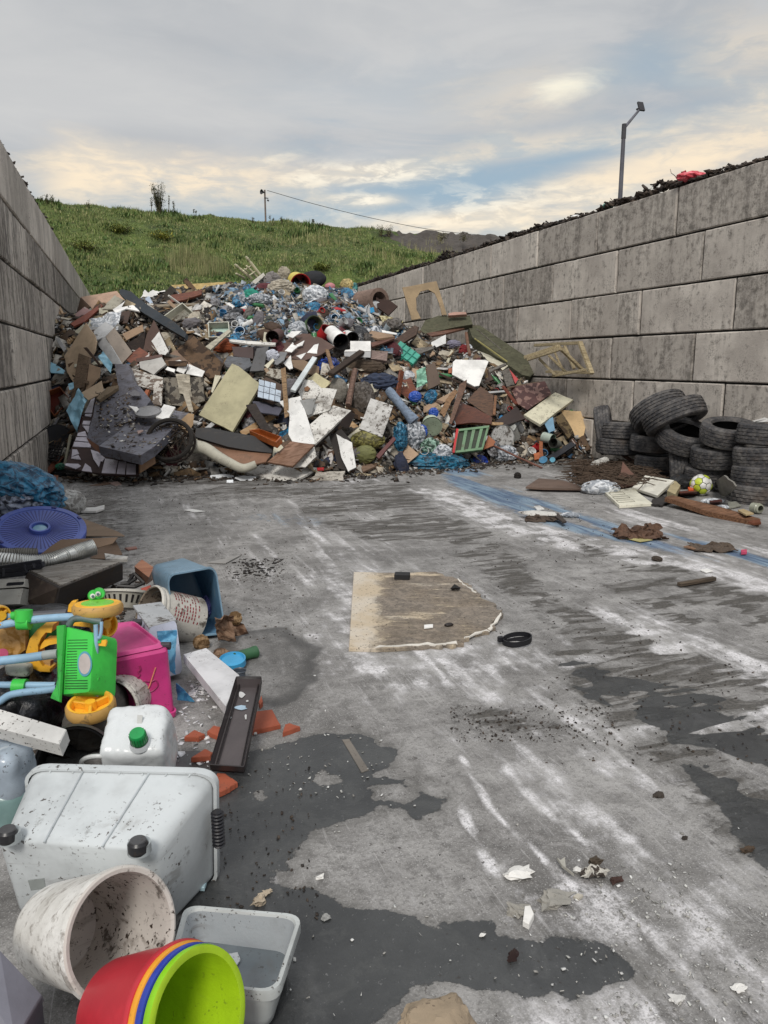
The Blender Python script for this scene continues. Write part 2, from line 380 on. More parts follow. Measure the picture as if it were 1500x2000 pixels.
rim = np.clip(1 - np.abs(damp2 - .04) / .07, 0, 1)
# dirt: churned mud in wheel tracks, stretched along the bay
bend = .055 * np.clip(fy - 3, -3, 9) ** 2 * .12
str1 = nz((ux + bend) * 2.4, uy * .35, 1, 9, 4); str2 = nz((ux + bend) * 9, uy * .8, 1, 10, 3)
mudz = np.full(fx.shape, -1.0)
for poly in ([(560, 955), (800, 945), (860, 1000), (960, 1040), (1010, 1090), (1060, 1150), (1120, 1190), (1250, 1240), (1510, 1330), (1510, 1420), (1330, 1380), (1440, 1510), (1520, 1570), (1520, 1730), (1440, 1680), (1380, 1590), (1300, 1510), (1200, 1420), (1130, 1350), (1080, 1280), (1095, 1210), (1010, 1170), (930, 1110), (830, 1075), (700, 1050), (600, 1010)],
             [(1130, 1060), (1300, 1100), (1510, 1170), (1510, 1290), (1350, 1230), (1200, 1160)], [(880, 1385), (960, 1380), (1080, 1420), (1150, 1440), (1060, 1430), (960, 1425)]):
    mudz = np.maximum(mudz, sdf(poly))
tread = nz(ux * 1.6, uy * 5.5, 1.5, 14, 3)
mud = np.clip(mudz / .25 + .5, 0, 1) * np.clip((str1 * .35 + tread * .65 - .40) * 9, 0, 1)
toe = np.clip(1 - (9.2 - fy) / 2.0, 0, 1) * np.clip(1 - np.abs(fx - 1.6) / 2.6, 0, 1); toe2 = np.clip(1 - np.abs(fx + .2) / .75, 0, 1) * np.clip((fy - 3.2) / 2, 0, 1)
mud = np.maximum(mud, np.clip(toe * 1.3, 0, 1) * np.clip((nz(fx * 1.2, fy * 3.5, 1.2, 21, 4) - .30) * 5, 0, 1)); mud = np.maximum(mud, toe2 * .6)
edge = np.clip((fx - 5.2) / .5, 0, 1) * np.clip((fy - 7) / 1, 0, 1); mud = np.maximum(mud, edge * .8)
# dust: pale plaster powder dragged along
dust = np.clip((str1 - .47) * 4, 0, 1) * .35 + np.clip((str2 - .55) * 5, 0, 1) * .35 * np.clip((str1 - .3) * 4, 0, 1)
for pts, w, s_, k in (([(840, 960), (1000, 1030), (1180, 1075), (1350, 1110), (1510, 1150)], .10, .35, .95), ([(1220, 1215), (1330, 1270), (1500, 1320)], .12, .3, .95), ([(700, 1290), (800, 1320), (900, 1330)], .10, .35, .7), ([(640, 1130), (700, 1170), (660, 1260)], .1, .3, .6),
                      ([(1010, 1290), (1100, 1380), (1250, 1500), (1350, 1600)], .25, .5, .55), ([(895, 1560), (925, 1640), (965, 1700), (1030, 1755)], .004, .035, 1.1), ([(900, 1480), (960, 1580), (1040, 1660), (1130, 1740)], .002, .025, 1.0), ([(985, 1500), (1060, 1580), (1180, 1670)], .001, .03, .9),
                      ([(1130, 1790), (1260, 1750), (1400, 1800), (1480, 1900)], .10, .4, .55), ([(965, 1700), (1000, 1715), (1035, 1750)], .008, .05, .9), ([(1150, 1960), (1300, 1980), (1500, 1960)], .1, .3, .5), ([(1400, 1400), (1500, 1380)], .05, .15, .9)):
    dust = np.maximum(dust, line(pts, w, s_) * k * np.clip(nz(fx, fy, 9, 31, 3) * 1.7 - .15, 0, 1.2))
dust *= (1 - .75 * mud); dust = np.clip(dust, 0, 1)
# blue paint washed out of the heap
bl = line([(885, 905), (925, 945), (1000, 975), (1090, 1010), (1180, 1035), (1300, 1058), (1400, 1078), (1520, 1100)], .12, .30) * np.clip((nz((ux + bend) * 6, uy * .6, 1, 41, 3) - .25) * 3, 0, 1)
bl = np.maximum(bl, .35 * line([(520, 1010), (600, 1020)], .1, .4))
hgt = (nz(fx, fy, 2.2, 51, 3) - .5) * .008
near = (fy > .5) & (fy < 12.6) & (fx > -1.5) & (fx < 7)
hgt = np.where(near, hgt, 0)
me = bpy.data.meshes.new('concrete_floor'); co = np.stack([fx, fy, hgt], 1).astype(np.float32)
I = (np.arange(NY - 1)[:, None] * NX + np.arange(NX - 1)[None]).ravel(); F = np.stack([I, I + 1, I + NX + 1, I + NX], 1).astype(np.int32)
me.vertices.add(len(co)); me.vertices.foreach_set('co', co.ravel()); me.loops.add(F.size); me.loops.foreach_set('vertex_index', F.ravel())
me.polygons.add(len(F)); me.polygons.foreach_set('loop_start', np.arange(len(F), dtype=np.int32) * 4); me.update(calc_edges=True)
me.polygons.foreach_set('use_smooth', [True] * len(F))
for nm, a in (('wet', wet), ('mud', mud), ('dust', dust), ('paint', bl), ('damp', damp * .45 + rim * .5)):
    me.attributes.new(nm, 'FLOAT', 'POINT').data.foreach_set('value', a.astype(np.float32))
m, g = newmat('stained_concrete'); c = g.n('ShaderNodeTexCoord').outputs['Object']
A = lambda k: g.n('ShaderNodeAttribute', attribute_name=k).outputs['Fac']
f1 = g.noise(c, 2.2, 8, .65); f2 = g.noise(c, 14, 8, .72); f3 = g.noise(c, 70, 4, .7); f4 = g.noise(g.scale(c, (9, 1.1, 1)), 1.2, 6, .6, .4); f5 = g.noise(c, 190, 2, .6)
col = g.mix(g.ramp(f1, .32, .68), lin('6b6967'), lin('9c9a98'))
col = g.mix(g.m('MULTIPLY', g.ramp(f2, .47, .66), .6), col, lin('504e4c'))
col = g.mix(g.m('MULTIPLY', g.ramp(f4, .5, .75), .35), col, lin('b5b3b2'))
col = g.mix(g.m('MULTIPLY', g.ramp(f3, .5, .62), .4), col, lin('4c4a48')); col = g.mix(g.m('MULTIPLY', g.ramp(f5, .56, .66), .45), col, lin('bdbbba'))
f6 = g.noise(c, 6, 6, .75, .8); col = g.mix(g.m('MULTIPLY', g.ramp(f6, .52, .60), .3), col, lin('5a5856')); col = g.mix(g.m('MULTIPLY', g.ramp(f6, .46, .38), .25), col, lin('b8b6b5'))
scr = g.ramp(g.noise(g.scale(c, (40, 2.5, 1)), 1.0, 3, .5, 1.5), .64, .70)
col = g.mix(g.m('MULTIPLY', scr, .35), col, lin('b9b7b6'))
dn = g.m('ADD', A('dust'), g.m('ADD', g.m('MULTIPLY', g.m('SUBTRACT', f2, .5), 1.3), g.m('MULTIPLY', g.m('SUBTRACT', f4, .5), 1.6))); dk = g.m('MULTIPLY', g.ramp(dn, .25, .95), g.ramp(g.m('ADD', g.m('MULTIPLY', f3, .6), g.m('MULTIPLY', g.m('ADD', f5, f2), .35)), .46, .74))
col = g.mix(dk, col, lin('dddbdd'))
spk = g.m('MULTIPLY', g.ramp(f3, .66, .69), g.ramp(g.m('ADD', A('dust'), g.m('MULTIPLY', f1, .8)), .35, .8)); col = g.mix(g.m('MULTIPLY', spk, .8), col, lin('dddcdc'))
mn_ = g.m('ADD', A('mud'), g.m('MULTIPLY', g.m('SUBTRACT', f2, .5), 1.5)); isl = g.ramp(g.noise(g.scale(c, (3.5, 15, 1)), 1.0, 5, .6, .6), .44, .54); mk = g.m('MULTIPLY', g.ramp(mn_, .38, .62), g.m('ADD', .25, g.m('MULTIPLY', isl, .75)))
mcol = g.mix(g.ramp(f3, .4, .6), lin('3a3733'), lin('5a5651'))
col = g.mix(g.m('MULTIPLY', mk, .88), col, mcol)
bn = g.m('ADD', A('paint'), g.m('MULTIPLY', g.m('SUBTRACT', f2, .5), 1.0)); bk = g.ramp(g.m('ADD', bn, g.m('MULTIPLY', g.m('SUBTRACT', f4, .5), .9)), .25, .75)
col = g.mix(g.m('MULTIPLY', bk, .72), col, g.mix(g.ramp(f4, .4, .62), lin('26527a'), lin('7b97ad')))
dmp = g.ramp(g.m('ADD', A('damp'), g.m('MULTIPLY', g.m('SUBTRACT', f2, .5), .3)), .1, .9)
col = g.mix(g.m('MULTIPLY', dmp, .75), col, lin('3c3b3a'))
wn = g.m('ADD', A('wet'), g.m('MULTIPLY', g.m('SUBTRACT', f2, .5), .085)); wk = g.ramp(wn, -.002, .005)
wcol = g.mix(g.ramp(f1, .3, .7), lin('26282a'), lin('3b3d3e')); wcol = g.mix(g.m('MULTIPLY', g.ramp(f3, .62, .68), .35), wcol, lin('8c8c8c')); wcol = g.mix(g.m('MULTIPLY', g.ramp(f6, .5, .6), .35), wcol, lin('4e4f4e')); wcol = g.mix(g.m('MULTIPLY', g.ramp(f5, .55, .65), .4), wcol, lin('1f2021'))
col = g.mix(g.m('MULTIPLY', g.ramp(g.m('ADD', wn, g.m('MULTIPLY', g.m('SUBTRACT', f6, .5), .12)), -.09, .0), .30), col, lin('55534f')); we = g.m('MULTIPLY', g.ramp(g.m('ABSOLUTE', wn), .03, .0), .35)
col = g.mix(g.m('MULTIPLY', wk, .93), col, wcol)
col = g.mix(g.m('MULTIPLY', g.m('SUBTRACT', we, g.m('MULTIPLY', wk, .35)), .6), col, lin('5a5957'))
crumb = g.m('MULTIPLY', g.ramp(g.noise(c, 42, 3, .6), .655, .672), g.ramp(g.noise(c, 1.7, 3), .42, .62)); col = g.mix(g.m('MULTIPLY', crumb, .8), col, lin('2c2622'))
rg = g.m('SUBTRACT', g.m('SUBTRACT', .80, g.m('MULTIPLY', wk, g.m('ADD', .34, g.m('MULTIPLY', f6, .25)))), g.m('MULTIPLY', dmp, .2))
hb = g.m('ADD', g.m('ADD', g.m('MULTIPLY', f2, .5), g.m('MULTIPLY', f3, .5)), g.m('MULTIPLY', g.m('MULTIPLY', mk, f3), 1.4))
out(g, **{'Base Color': col, 'Roughness': rg, 'Normal': g.bump(g.m('MULTIPLY', hb, g.m('SUBTRACT', 1.0, g.m('MULTIPLY', wk, .6))), .012, .6)})
me.materials.append(m); fl = bpy.data.objects.new('concrete_floor', me); COL.objects.link(fl); fl['kind'] = 'structure'
# ------------------------------------------------------------ block walls
def block_mesh(L, h, t, seed):
    """concrete block, front face towards +X at x=0, chamfered and a little uneven; origin at its lower near corner"""
    nu, nv = 26, 10; vs, fs = [], []; b = .012
    us = [0, b] + list(np.linspace(b, L - b, nu)[1:-1]) + [L - b, L]; ws = [0, b] + list(np.linspace(b, h - b, nv)[1:-1]) + [h - b, h]
    K = len(us)
    for j, w in enumerate(ws):
        for i, u in enumerate(us):
            e = (i in (0, K - 1)) or (j in (0, len(ws) - 1)); p = V(0, u, w)
            ch = max(0, mn.noise(V(u * 6, w * 6, seed * 9)) - .25) * .05
            k = -.012 - ch if e else mn.noise(V(u * 2, w * 2, seed * 5)) * .004 - (ch * .5 if (i in (1, K - 2) or j in (1, len(ws) - 2)) else 0)
            uu = min(max(u, 0), L) + (0 if not e else 0); vs.append(V(k, uu, w))
    for j in range(len(ws) - 1):
        for i in range(K - 1): fs.append((j * K + i, j * K + i + 1, (j + 1) * K + i + 1, (j + 1) * K + i))
    o = len(vs); Q = [V(-t, 0, 0), V(-t, L, 0), V(-t, L, h), V(-t, 0, h)]; vs += Q
    c0, c1, c2, c3 = 0, K - 1, len(ws) * K - 1, (len(ws) - 1) * K
    fs.append((o + 3, o + 2, o + 1, o))
    fs.append(tuple([o, o + 1] + [i for i in range(K - 1, -1, -1)])); fs.append(tuple([o + 2, o + 3] + [c3 + i for i in range(K)]))
    fs.append(tuple([o + 3, o] + [j * K for j in range(len(ws))])); fs.append(tuple([o + 1, o + 2] + [j * K + K - 1 for j in range(len(ws) - 1, -1, -1)]))
    return vs, fs
def concrete(name, dark, streak, th=0):
    m, g = newmat(name); c = coords(g); r = g.n('ShaderNodeObjectInfo').outputs['Random']
    a = g.noise(c, 1.6, 7, .6); b = g.noise(c, 11, 8, .72); e = g.noise(c, 60, 4, .7); s = g.noise(g.scale(c, (7, 7, .55)), 1.3, 6, .68, .3); s2 = g.noise(g.scale(c, (22, 22, 1.2)), 1.0, 5, .7)
    col = g.mix(g.ramp(a, .3, .7), lin('afa79f'), lin('dcd4ca')); col = g.mix(g.m('MULTIPLY', r, .6), col, lin('8f8880'))
    pat = g.m('ADD', g.m('MULTIPLY', s, .30 if dark < .7 else .5), g.m('MULTIPLY', g.m('ADD', g.m('MULTIPLY', b, .6), g.m('MULTIPLY', a, .4)), .70 if dark < .7 else .5))
    col = g.mix(g.m('MULTIPLY', g.ramp(g.m('ADD', pat, g.m('MULTIPLY', r, .09)), .515 - th, .65 - th), dark), col, lin('423c37'))
    col = g.mix(g.m('MULTIPLY', g.ramp(g.m('ADD', g.m('MULTIPLY', s2, .4), g.m('MULTIPLY', s, .6)), .5 - th * .4, .64 - th * .4), streak), col, lin('35312e'))
    col = g.mix(g.m('MULTIPLY', g.ramp(b, .56, .64), .4 * dark + .12), col, lin('4a453f'))
    ed = g.m('MULTIPLY', g.ramp(g.noise(c, 2.4, 3), .48, .6), g.ramp(e, .52, .62)); col = g.mix(g.m('MULTIPLY', ed, .55), col, lin('3a3531'))
    col = g.mix(g.m('MULTIPLY', g.ramp(g.noise(c, 30, 5, .7), .57, .66), .3), col, lin('cdc8c2'))
    out(g, **{'Base Color': col, 'Roughness': .9, 'Normal': g.bump(g.m('ADD', g.m('MULTIPLY', b, .6), g.m('MULTIPLY', e, .5)), .012, .6)}); return m
mw_r = concrete('wall_concrete', .6, .08); mw_l = concrete('streaked_wall_concrete', .75, .6, .02); mw_top = concrete('washed_wall_concrete', .22, .35)
BL, BH = 1.69, .593
meshes = {}
for tag_, mt in (('r', mw_r), ('l', mw_l), ('t', mw_top)):
    for k in range(4):
        v, f = block_mesh(BL - .030, BH - .024, .6, k + (5 if tag_ == 'l' else 0)); me = bpy.data.meshes.new('block'); me.from_pydata([tuple(p) for p in v], [], f); me.materials.append(mt); me.update(); meshes[tag_, k] = me
dark_m = M('1c1917', .2, .95)
def wall(label, side):
    x0 = DR if side > 0 else lwx(8.6)
    e = T('concrete_block_wall', label, 'wall', (x0, 12, 0)); phase = [8.33, 7.81, 8.93, 7.84, 7.29, 8.2] if side > 0 else [9.2, 8.6, 9.9, 8.3, 9.4, 8.8]
    R0 = math.pi if side > 0 else -math.atan(.0165)
    for row in range(6):
        y = phase[row] % BL - 0 + (3.38 if side > 0 else 5.07) - (BL if True else 0)
        while y < (23.5 if side > 0 else 26.5):
            o = bpy.data.objects.new('block', meshes['t' if (side < 0 and row == 0) else ('r' if side > 0 else 'l'), random.randrange(4)])
            z = (5 - row) * BH + random.uniform(0, .006); dx = random.uniform(-.006, .006)
            if side > 0: P = V(DR + dx, y + BL - .011, z); 
            else: P = V(lwx(y) + dx, y, z)
            COL.objects.link(o); o.parent = e; o.location = P - V(*e.location); o.rotation_euler = (0, 0, R0); y += BL
    y0, y1 = (1.5, 23.6) if side > 0 else (3.5, 27)
    xa, xb = (DR, DR) if side > 0 else (lwx(y0), lwx(y1)); s = side
    pts = [V(xa + s * .03, y0, 0), V(xb + s * .03, y1, 0), V(xb + s * .57, y1, 0), V(xa + s * .57, y0, 0)]
    ob('joint_bed', prism([p + V(0, 0, 3.53) for p in pts], (0, 0, 1), 3.53), dark_m, e)
    return e
wr = wall('tall grey block wall behind the tyre stacks', 1); wl = wall('dark streaked block wall rising beside the blue bag', -1)
# ------------------------------------------------------------ grass hill behind the bay
def hill_z(x, y):
    u = min(max((y - 22.5) / 17.5, 0), 1); top = 8.6 - .024 * (x + 3)
    z = (u * .82 + .18 * math.sin(u * math.pi / 2)) * top
    if y > 40: z = top - (y - 40) * .16
    n_ = mn.noise(V(x * .25, y * .25, 0)) * .35 + mn.noise(V(x * .9, y * .9, 3)) * .14 + mn.noise(V(x * 2.6, y * 2.6, 5)) * .06
    return z + n_ * min(1, u * 5)
hx = np.concatenate([[-200, -90, -40, -20], np.arange(-12, 34, .4), [45, 80, 200]]); hy = np.concatenate([[22.5], np.arange(22.8, 44, .4), [48, 55, 65, 90]])
v = [V(x, y, hill_z(x, y) if y < 60 else hill_z(x, 60) - (y - 60) * .05) for y in hy for x in hx]; K_ = len(hx)
f = [(j * K_ + i, j * K_ + i + 1, (j + 1) * K_ + i + 1, (j + 1) * K_ + i) for j in range(len(hy) - 1) for i in range(K_ - 1)]
m, g = newmat('hill_soil_and_turf'); c = g.n('ShaderNodeTexCoord').outputs['Object']
a = g.noise(c, .35, 6, .6); b = g.noise(c, 2.2, 6, .7); e = g.noise(c, 9, 4, .7)
col = g.mix(g.ramp(a, .35, .65), lin('465628'), lin('617336')); col = g.mix(g.ramp(b, .45, .7), col, lin('333f1d')); col = g.mix(g.m('MULTIPLY', g.ramp(e, .5, .7), .6), col, lin('7f8347'))
out(g, **{'Base Color': col, 'Roughness': .95, 'Normal': g.bump(e, .2, .8)})
ob('grass_hill', (v, f), m, kind='structure', smooth='all')
# dark spoil heap right of the hill
def mound_z(x, y): 
    r = ((x - 20.5) / 8.0) ** 2 + ((y - 38.6) / 2.6) ** 2
    return max(0, 1 - r) ** .7 * .45
gx = np.linspace(10, 28, 60); gy = np.linspace(31, 40, 34)
v = [V(x, y, hill_z(x, y) - .15 + mound_z(x, y) + (mn.noise(V(x * 3, y * 3, 1)) * .25 + mn.noise(V(x * 8, y * 8, 2)) * .12) * (mound_z(x, y) > 0)) for y in gy for x in gx]
f = [(j * 60 + i, j * 60 + i + 1, (j + 1) * 60 + i + 1, (j + 1) * 60 + i) for j in range(33) for i in range(59)]
ob('soil_mound', (v, f), M('4f4a46', .3, .95, scale=.5), kind='structure')
# grass blades and weeds as one mass
def blades(name, n, x0, x1, y0, y1, hmin, hmax, cols, w=.02, keep=None, lean=.5, per=5, spread=.12):
    Vv, Ff, Cc = [], [], []
    for _ in range(n):
        x, y = random.uniform(x0, x1), random.uniform(y0, y1)
        if keep and not keep(x, y): continue
        z = hill_z(x, y) - .03; k = mn.noise(V(x * .5, y * .5, 9)); hh = random.uniform(hmin, hmax) * (1 + k); c = random.choice(cols); br = random.uniform(.7, 1.25)
        for b in range(per):
            a = random.uniform(0, 6.283); dx, dy = math.cos(a), math.sin(a); ox, oy = x + random.uniform(-spread, spread), y + random.uniform(-spread, spread)
            h = hh * random.uniform(.6, 1.1); l = lean * h * random.uniform(.2, 1); ww = w * random.uniform(.7, 1.4); o = len(Vv)
            Vv += [(ox - dy * ww, oy + dx * ww, z), (ox + dy * ww, oy - dx * ww, z), (ox + dx * l, oy + dy * l, z + h)]; Ff.append((o, o + 1, o + 2)); Cc.append([q * br for q in c])
    return bag_of_faces(name, Vv, Ff, Cc, grassm, label=None, kind='stuff')
grassm = tint_mat('blade_green', .75, .1)
G1 = [lin(h) for h in ('6c7c41', '7c8a4c', '586834', '8f9560', '4f5e30', '9f9c6c', '748445')]
vis = lambda x, y: x < 7.5 + (y - 22) * .75 and x > -2.2 - (y - 22) * .11
nm = mn.noise
blades('hill_grass', 62000, -7, 24, 22.6, 40.6, .06, .16, G1, .018, lambda x, y: vis(x, y) and mound_z(x, y) == 0, per=4)
blades('leafy_weeds', 7000, -7, 24, 23, 40.4, .10, .26, [lin('48602a'), lin('3d5322'), lin('567036')], .04, lambda x, y: vis(x, y) and mound_z(x, y) == 0 and nm(V(x * .55, y * .75, 4)) > .12, .8, 7, .2)
dsx, dsy = 2.9, 27.3
for t_ in np.arange(24, 40, .1):
    q_ = at(390, 522, t_)
    if q_.z < hill_z(q_.x, q_.y): dsx, dsy = q_.x, q_.y; break
blades('dry_stalks', 1500, dsx - 2.2, dsx + 2.2, dsy - 1.8, dsy + 2.2, .45, .8, [lin('858558'), lin('6f7a48'), lin('979368')], .011, lambda x, y: ((x - dsx) / 1.25) ** 2 + ((y - dsy) / 1.5) ** 2 < random.uniform(.4, 1.1), .18, 4, .12)
blades('pale_stalks', 2200, 6, 20, 24, 39, .3, .6, [lin('9c9a6c'), lin('8a8458')], .012, lambda x, y: vis(x, y) and nm(V(x * .3, y * .4, 14)) > .1, .3, 3, .1)
def plant(name, label, cat, p, h, w, cols, n, lsz=.04, group=None, tall=False):
    e = T(name, label, cat, p, group); stems = []; Lv, Lf, Lc = [], [], []
    for k in range(max(2, n // 30)):
        a = random.uniform(0, 6.28); r = w * random.uniform(.05, .5); hh = h * random.uniform(.6, 1)
        tip = Vector(p) + V(math.cos(a) * r, math.sin(a) * r, hh); b = Vector(p) + V(math.cos(a) * r * .2, math.sin(a) * r * .2, -.05)
        stems.append(tube([b, b.lerp(tip, .5) + V(random.uniform(-.03, .03), 0, 0), tip], .012 * (1 + h * .3), 5, .3))
        for j in range(n // max(2, n // 30)):
            t = random.uniform(.25 if not tall else .7, 1) ; c = b.lerp(tip, t) + V(random.gauss(0, w * .12), random.gauss(0, w * .12), random.gauss(0, w * .06)); o = len(Lv)
            d = V(random.gauss(0, 1), random.gauss(0, 1), random.gauss(0, .6)).normalized(); s = d.cross(V(0, 0, 1)).normalized(); sz = lsz * random.uniform(.6, 1.3)
            Lv += [tuple(c - s * sz * .4), tuple(c + d * sz), tuple(c + s * sz * .4), tuple(c - d * sz)]; Lf.append((o, o + 1, o + 2, o + 3)); Lc.append(random.choice(cols))
    ob('stem', join(*stems), M('5a5238', .1), e)
    L = bag_of_faces('foliage', np.array(Lv) - np.array(p), Lf, Lc, grassm, kind=None); L.parent = e
    return e
def on_hill(px, py, t0=26, t1=60):
    t = t0
    while t < t1:
        q = at(px, py, t)
        if q.z < hill_z(q.x, q.y): return V(q.x, q.y, hill_z(q.x, q.y))
        t += .1
    q = at(px, py, 41.); return V(q.x, q.y, hill_z(q.x, q.y))
plant('sapling', 'young leafy sapling standing up on the hill crest', 'tree', on_hill(311, 416), 1.35, .75, [lin('4c5533'), lin('3b4426')], 800, .05)
for k, (px, py, h, w, lb) in enumerate([(92, 400, .5, .3, 'dry seed-head weed at the far end of the hill crest by the dark wall'), (105, 402, .55, .3, 'dry weed between the dark wall and the small bush on the crest'), (80, 398, .45, .3, 'dry weed tight against the dark wall on the crest'), (168, 406, .35, .4, 'small round weed on the crest between wall and sapling'),
      (296, 416, .7, .25, 'thin weed standing just before the sapling on the crest'), (330, 419, .9, .12, 'tall thin stalk just behind the sapling'), (340, 420, .7, .3, 'branched weed two steps beyond the sapling'), (381, 424, .4, .2, 'low weed on the crest between sapling and wooden pole'), (495, 438, .4, .3, 'weed on the crest just before the wooden pole'),
      (530, 441, .5, .25, 'tallest weed just beyond the wooden pole'), (552, 443, .45, .4, 'bushy weed on the crest beyond the wooden pole'), (610, 444, .4, .2, 'lone thin weed on the crest in the middle of the hill'), (630, 447, .3, .5, 'low bushy weed on the middle of the crest'),
      (745, 460, .5, .9, 'broad pale bush next to the dark soil mound'), (760, 460, .55, .5, 'ragged weed at the start of the dark soil mound'), (860, 468, .4, .9, 'reddish low bush on top of the dark soil mound'), (905, 470, .4, 1.0, 'pale weed clump near the far end of the soil mound')]):
    p = on_hill(px, py) if px < 700 else at(px, py, 39); 
    plant('weed', lb, 'weed', p, h, w, [lin('6a6446'), lin('575235'), lin('6d7045')], 70 if w < .45 else 220, .045, 'weeds along the hill crest', tall=w < .3)
for k, (px, py, s, lb) in enumerate([(318, 470, .9, 'yellow flowering bush halfway up the hill'), (165, 490, 1.1, 'yellow-green bush low on the hill near the dark wall'), (235, 455, .9, 'faded yellow bush left of the brightest one'), (630, 527, .7, 'orange-tinged weed clump behind the heap')]):
    plant('flowering_bush', lb, 'bush', on_hill(px, py), .32 * s, s * 1.3, [lin('b5a93c'), lin('93953f'), lin('8a8f3c'), lin('6d7c38')] if s == .9 and px == 318 else [lin('7f8a40'), lin('6d7c38'), lin('8f8f44')], 1100, .05, 'yellowish bushes on the hill')
# ------------------------------------------------------------ poles, wire, lamp
sil = M('3c3c40', .1, .6)
e = T('wooden_pole', 'short wooden pole with a loudspeaker horn on the hill crest', 'pole', on_hill(519, 438) + V(0, 6, -1.5))
b = at(519.5, 441, 52); tp = at(517, 371, 52)
ob('post', tube([b + V(0, 0, -3), tp], .07, 8, .8), M('6a5d55', .2), e); e.location = e.location
hc = at(513, 375, 52)
ob('horn', lathe(at(517, 376, 52), at(510.5, 374.5, 51.8), [(0, .04), (.5, .07), (1, .17), (1, .15), (.5, .05)], 14), sil, e)
ob('crossarm', tube([at(516, 386, 52), at(524, 387.5, 52)], .035, 6), sil, e); ob('insulator', tube([at(522, 391, 52), at(525, 392, 52)], .06, 6), sil, e)
ob('overhead_wire', tube(curve([at(522, 372, 52), at(620, 400, 53), at(740, 429, 55), at(860, 451, 58), at(985, 463, 62)], 8), .018, 4), sil, label='thin overhead wire sagging from the wooden pole toward the block wall', cat='wire')
e = T('street_lamp', 'tall grey street lamp with a bent arm behind the block wall', 'street lamp', (at(1211, 392, 20).x, at(1211, 392, 20).y, 0))
t0 = at(1211, 392, 20); knee = V(t0.x, t0.y, at(1219, 258, 20).z); tip = at(1249, 214, 20.2)
ob('post', lathe(V(t0.x, t0.y, 0), knee, [(0, .085), (1, .05)], 14, (True, True)), M('5a5a62', .1, .5), e, smooth=True)
ob('collar', lathe(knee - V(0, 0, .25), knee + V(0, 0, .1), [(0, .06), (1, .058)], 12, (True, True)), sil, e)
ob('arm', tube([knee, knee.lerp(tip, .5), tip], .04, 10, .8), M('5a5a62', .1, .5), e, smooth=True)
hd = ob('lamp_head', box(at(1252, 208, 20.2), (.17, .26, .05), basis((tip - knee).normalized() * .3 + UP * .4 - FWD * .7)[0] and Matrix([*basis(-FWD + UP * .5 + RIGHT * .35)]).transposed()), M('2b2b30', .1, .5), e)
ob('bracket', box(at(1246, 213, 20.2), (.06, .09, .04)), sil, hd)
# ------------------------------------------------------------ dark mulch lying on the wall tops
def chips(name, n, place, cols, smin, smax, thin=.25, **k):
    Vv, Ff, Cc = [], [], []
    base = np.array([(-1, -1, -1), (1, -1, -1), (1, 1, -1), (-1, 1, -1), (-1, -1, 1), (1, -1, 1), (1, 1, 1), (-1, 1, 1)], float)
    fq = [(0, 3, 2, 1), (4, 5, 6, 7), (0, 1, 5, 4), (1, 2, 6, 5), (2, 3, 7, 6), (3, 0, 4, 7)]
    for _ in range(n):
        p, nrm = place()
        if p is None: continue
        s = random.uniform(smin, smax) * random.choice([1, 1, .6]); a, b2, n_ = basis(Vector(nrm) + V(random.gauss(0, .35), random.gauss(0, .35), random.gauss(0, .35)), V(random.gauss(0, 1), random.gauss(0, 1), random.gauss(0, 1)))
        B = np.array([tuple(a), tuple(b2), tuple(n_)]); q = base * np.array([s, s * random.uniform(.2, .9), s * thin * random.uniform(.3, 1)]) / 2
        q *= 1 + rng.uniform(-.25, .25, q.shape); q = q @ B + np.array(tuple(p)); o = len(Vv); Vv += q.tolist(); Ff += [tuple(i + o for i in t) for t in fq]
        c = random.choice(cols); br = random.uniform(.7, 1.3); Cc += [[min(.9, x * br) for x in c]] * 6
    return bag_of_faces(name, Vv, Ff, Cc, chipm, kind='stuff', **k)
chipm = tint_mat('loose_chips', .85, .5, 20)
DK = [lin(h) for h in ('2a221d', '352b24', '1d1816', '40352b', '4d4239')]
def wall_top(side):
    def f():
        y = random.uniform(4.5, 23) if side > 0 else random.uniform(7, 16); h = max(0, .5 + mn.noise(V(y * 1.3, 0, side)) * 1.3) * .13
        if side < 0: h *= .6 if mn.noise(V(y * 1.7, 5, 0)) > 0 else 0
        off = abs(random.gauss(0, .16)); x = (DR + .03 + off) if side > 0 else lwx(y) - .03 - off
        return V(x, y, 3.555 + random.uniform(0, 1) * h + (.03 if off > .1 else 0)), (0, 0, 1)
    return f
chips('mulch_on_right_wall', 5200, wall_top(1), DK, .02, .11); chips('mulch_on_left_wall', 900, wall_top(-1), DK, .02, .09)
# ------------------------------------------------------------ the heap
TX = [-1.1, -.9, -.24, 1, 2.2, 3.6, 5, 6, 6.75]; TY = [10.9, 10.75, 10.05, 9.9, 9.35, 9.5, 9.9, 9.9, 9.75]
CX = [-1.1, -.7, 0, 1, 2, 2.7, 3.4, 4, 4.6, 5.2, 5.7, 6.2, 6.75]; CZ = [2.15, 2.2, 2.4, 2.55, 2.7, 2.82, 2.82, 2.62, 2.2, 1.9, 1.85, 1.4, .85]
def pile_z(x, y):
    toe_ = np.interp(x, TX, TY); cap = float(np.interp(x, CX, CZ)); s = (y - toe_) / (cap / .66 + .35)
    if s < 0: return -.3
    z = cap * (math.sin(min(s, 1) * math.pi / 2) ** .92)
    if s > 1: z -= (s - 1) * .45
    n_ = mn.noise(V(x * 1.4, y * 1.4, 0)) * .16 + mn.noise(V(x * 4, y * 4, 2)) * .07 + mn.noise(V(x * 11, y * 11, 7)) * .035
    return z + n_ * min(1, s * 5) - .04
px_ = np.arange(-1.05, 6.85, .06); py_ = np.arange(9.1, 21, .06); K_ = len(px_)
v = [V(x, y, max(-.3, pile_z(x, y))) for y in py_ for x in px_]
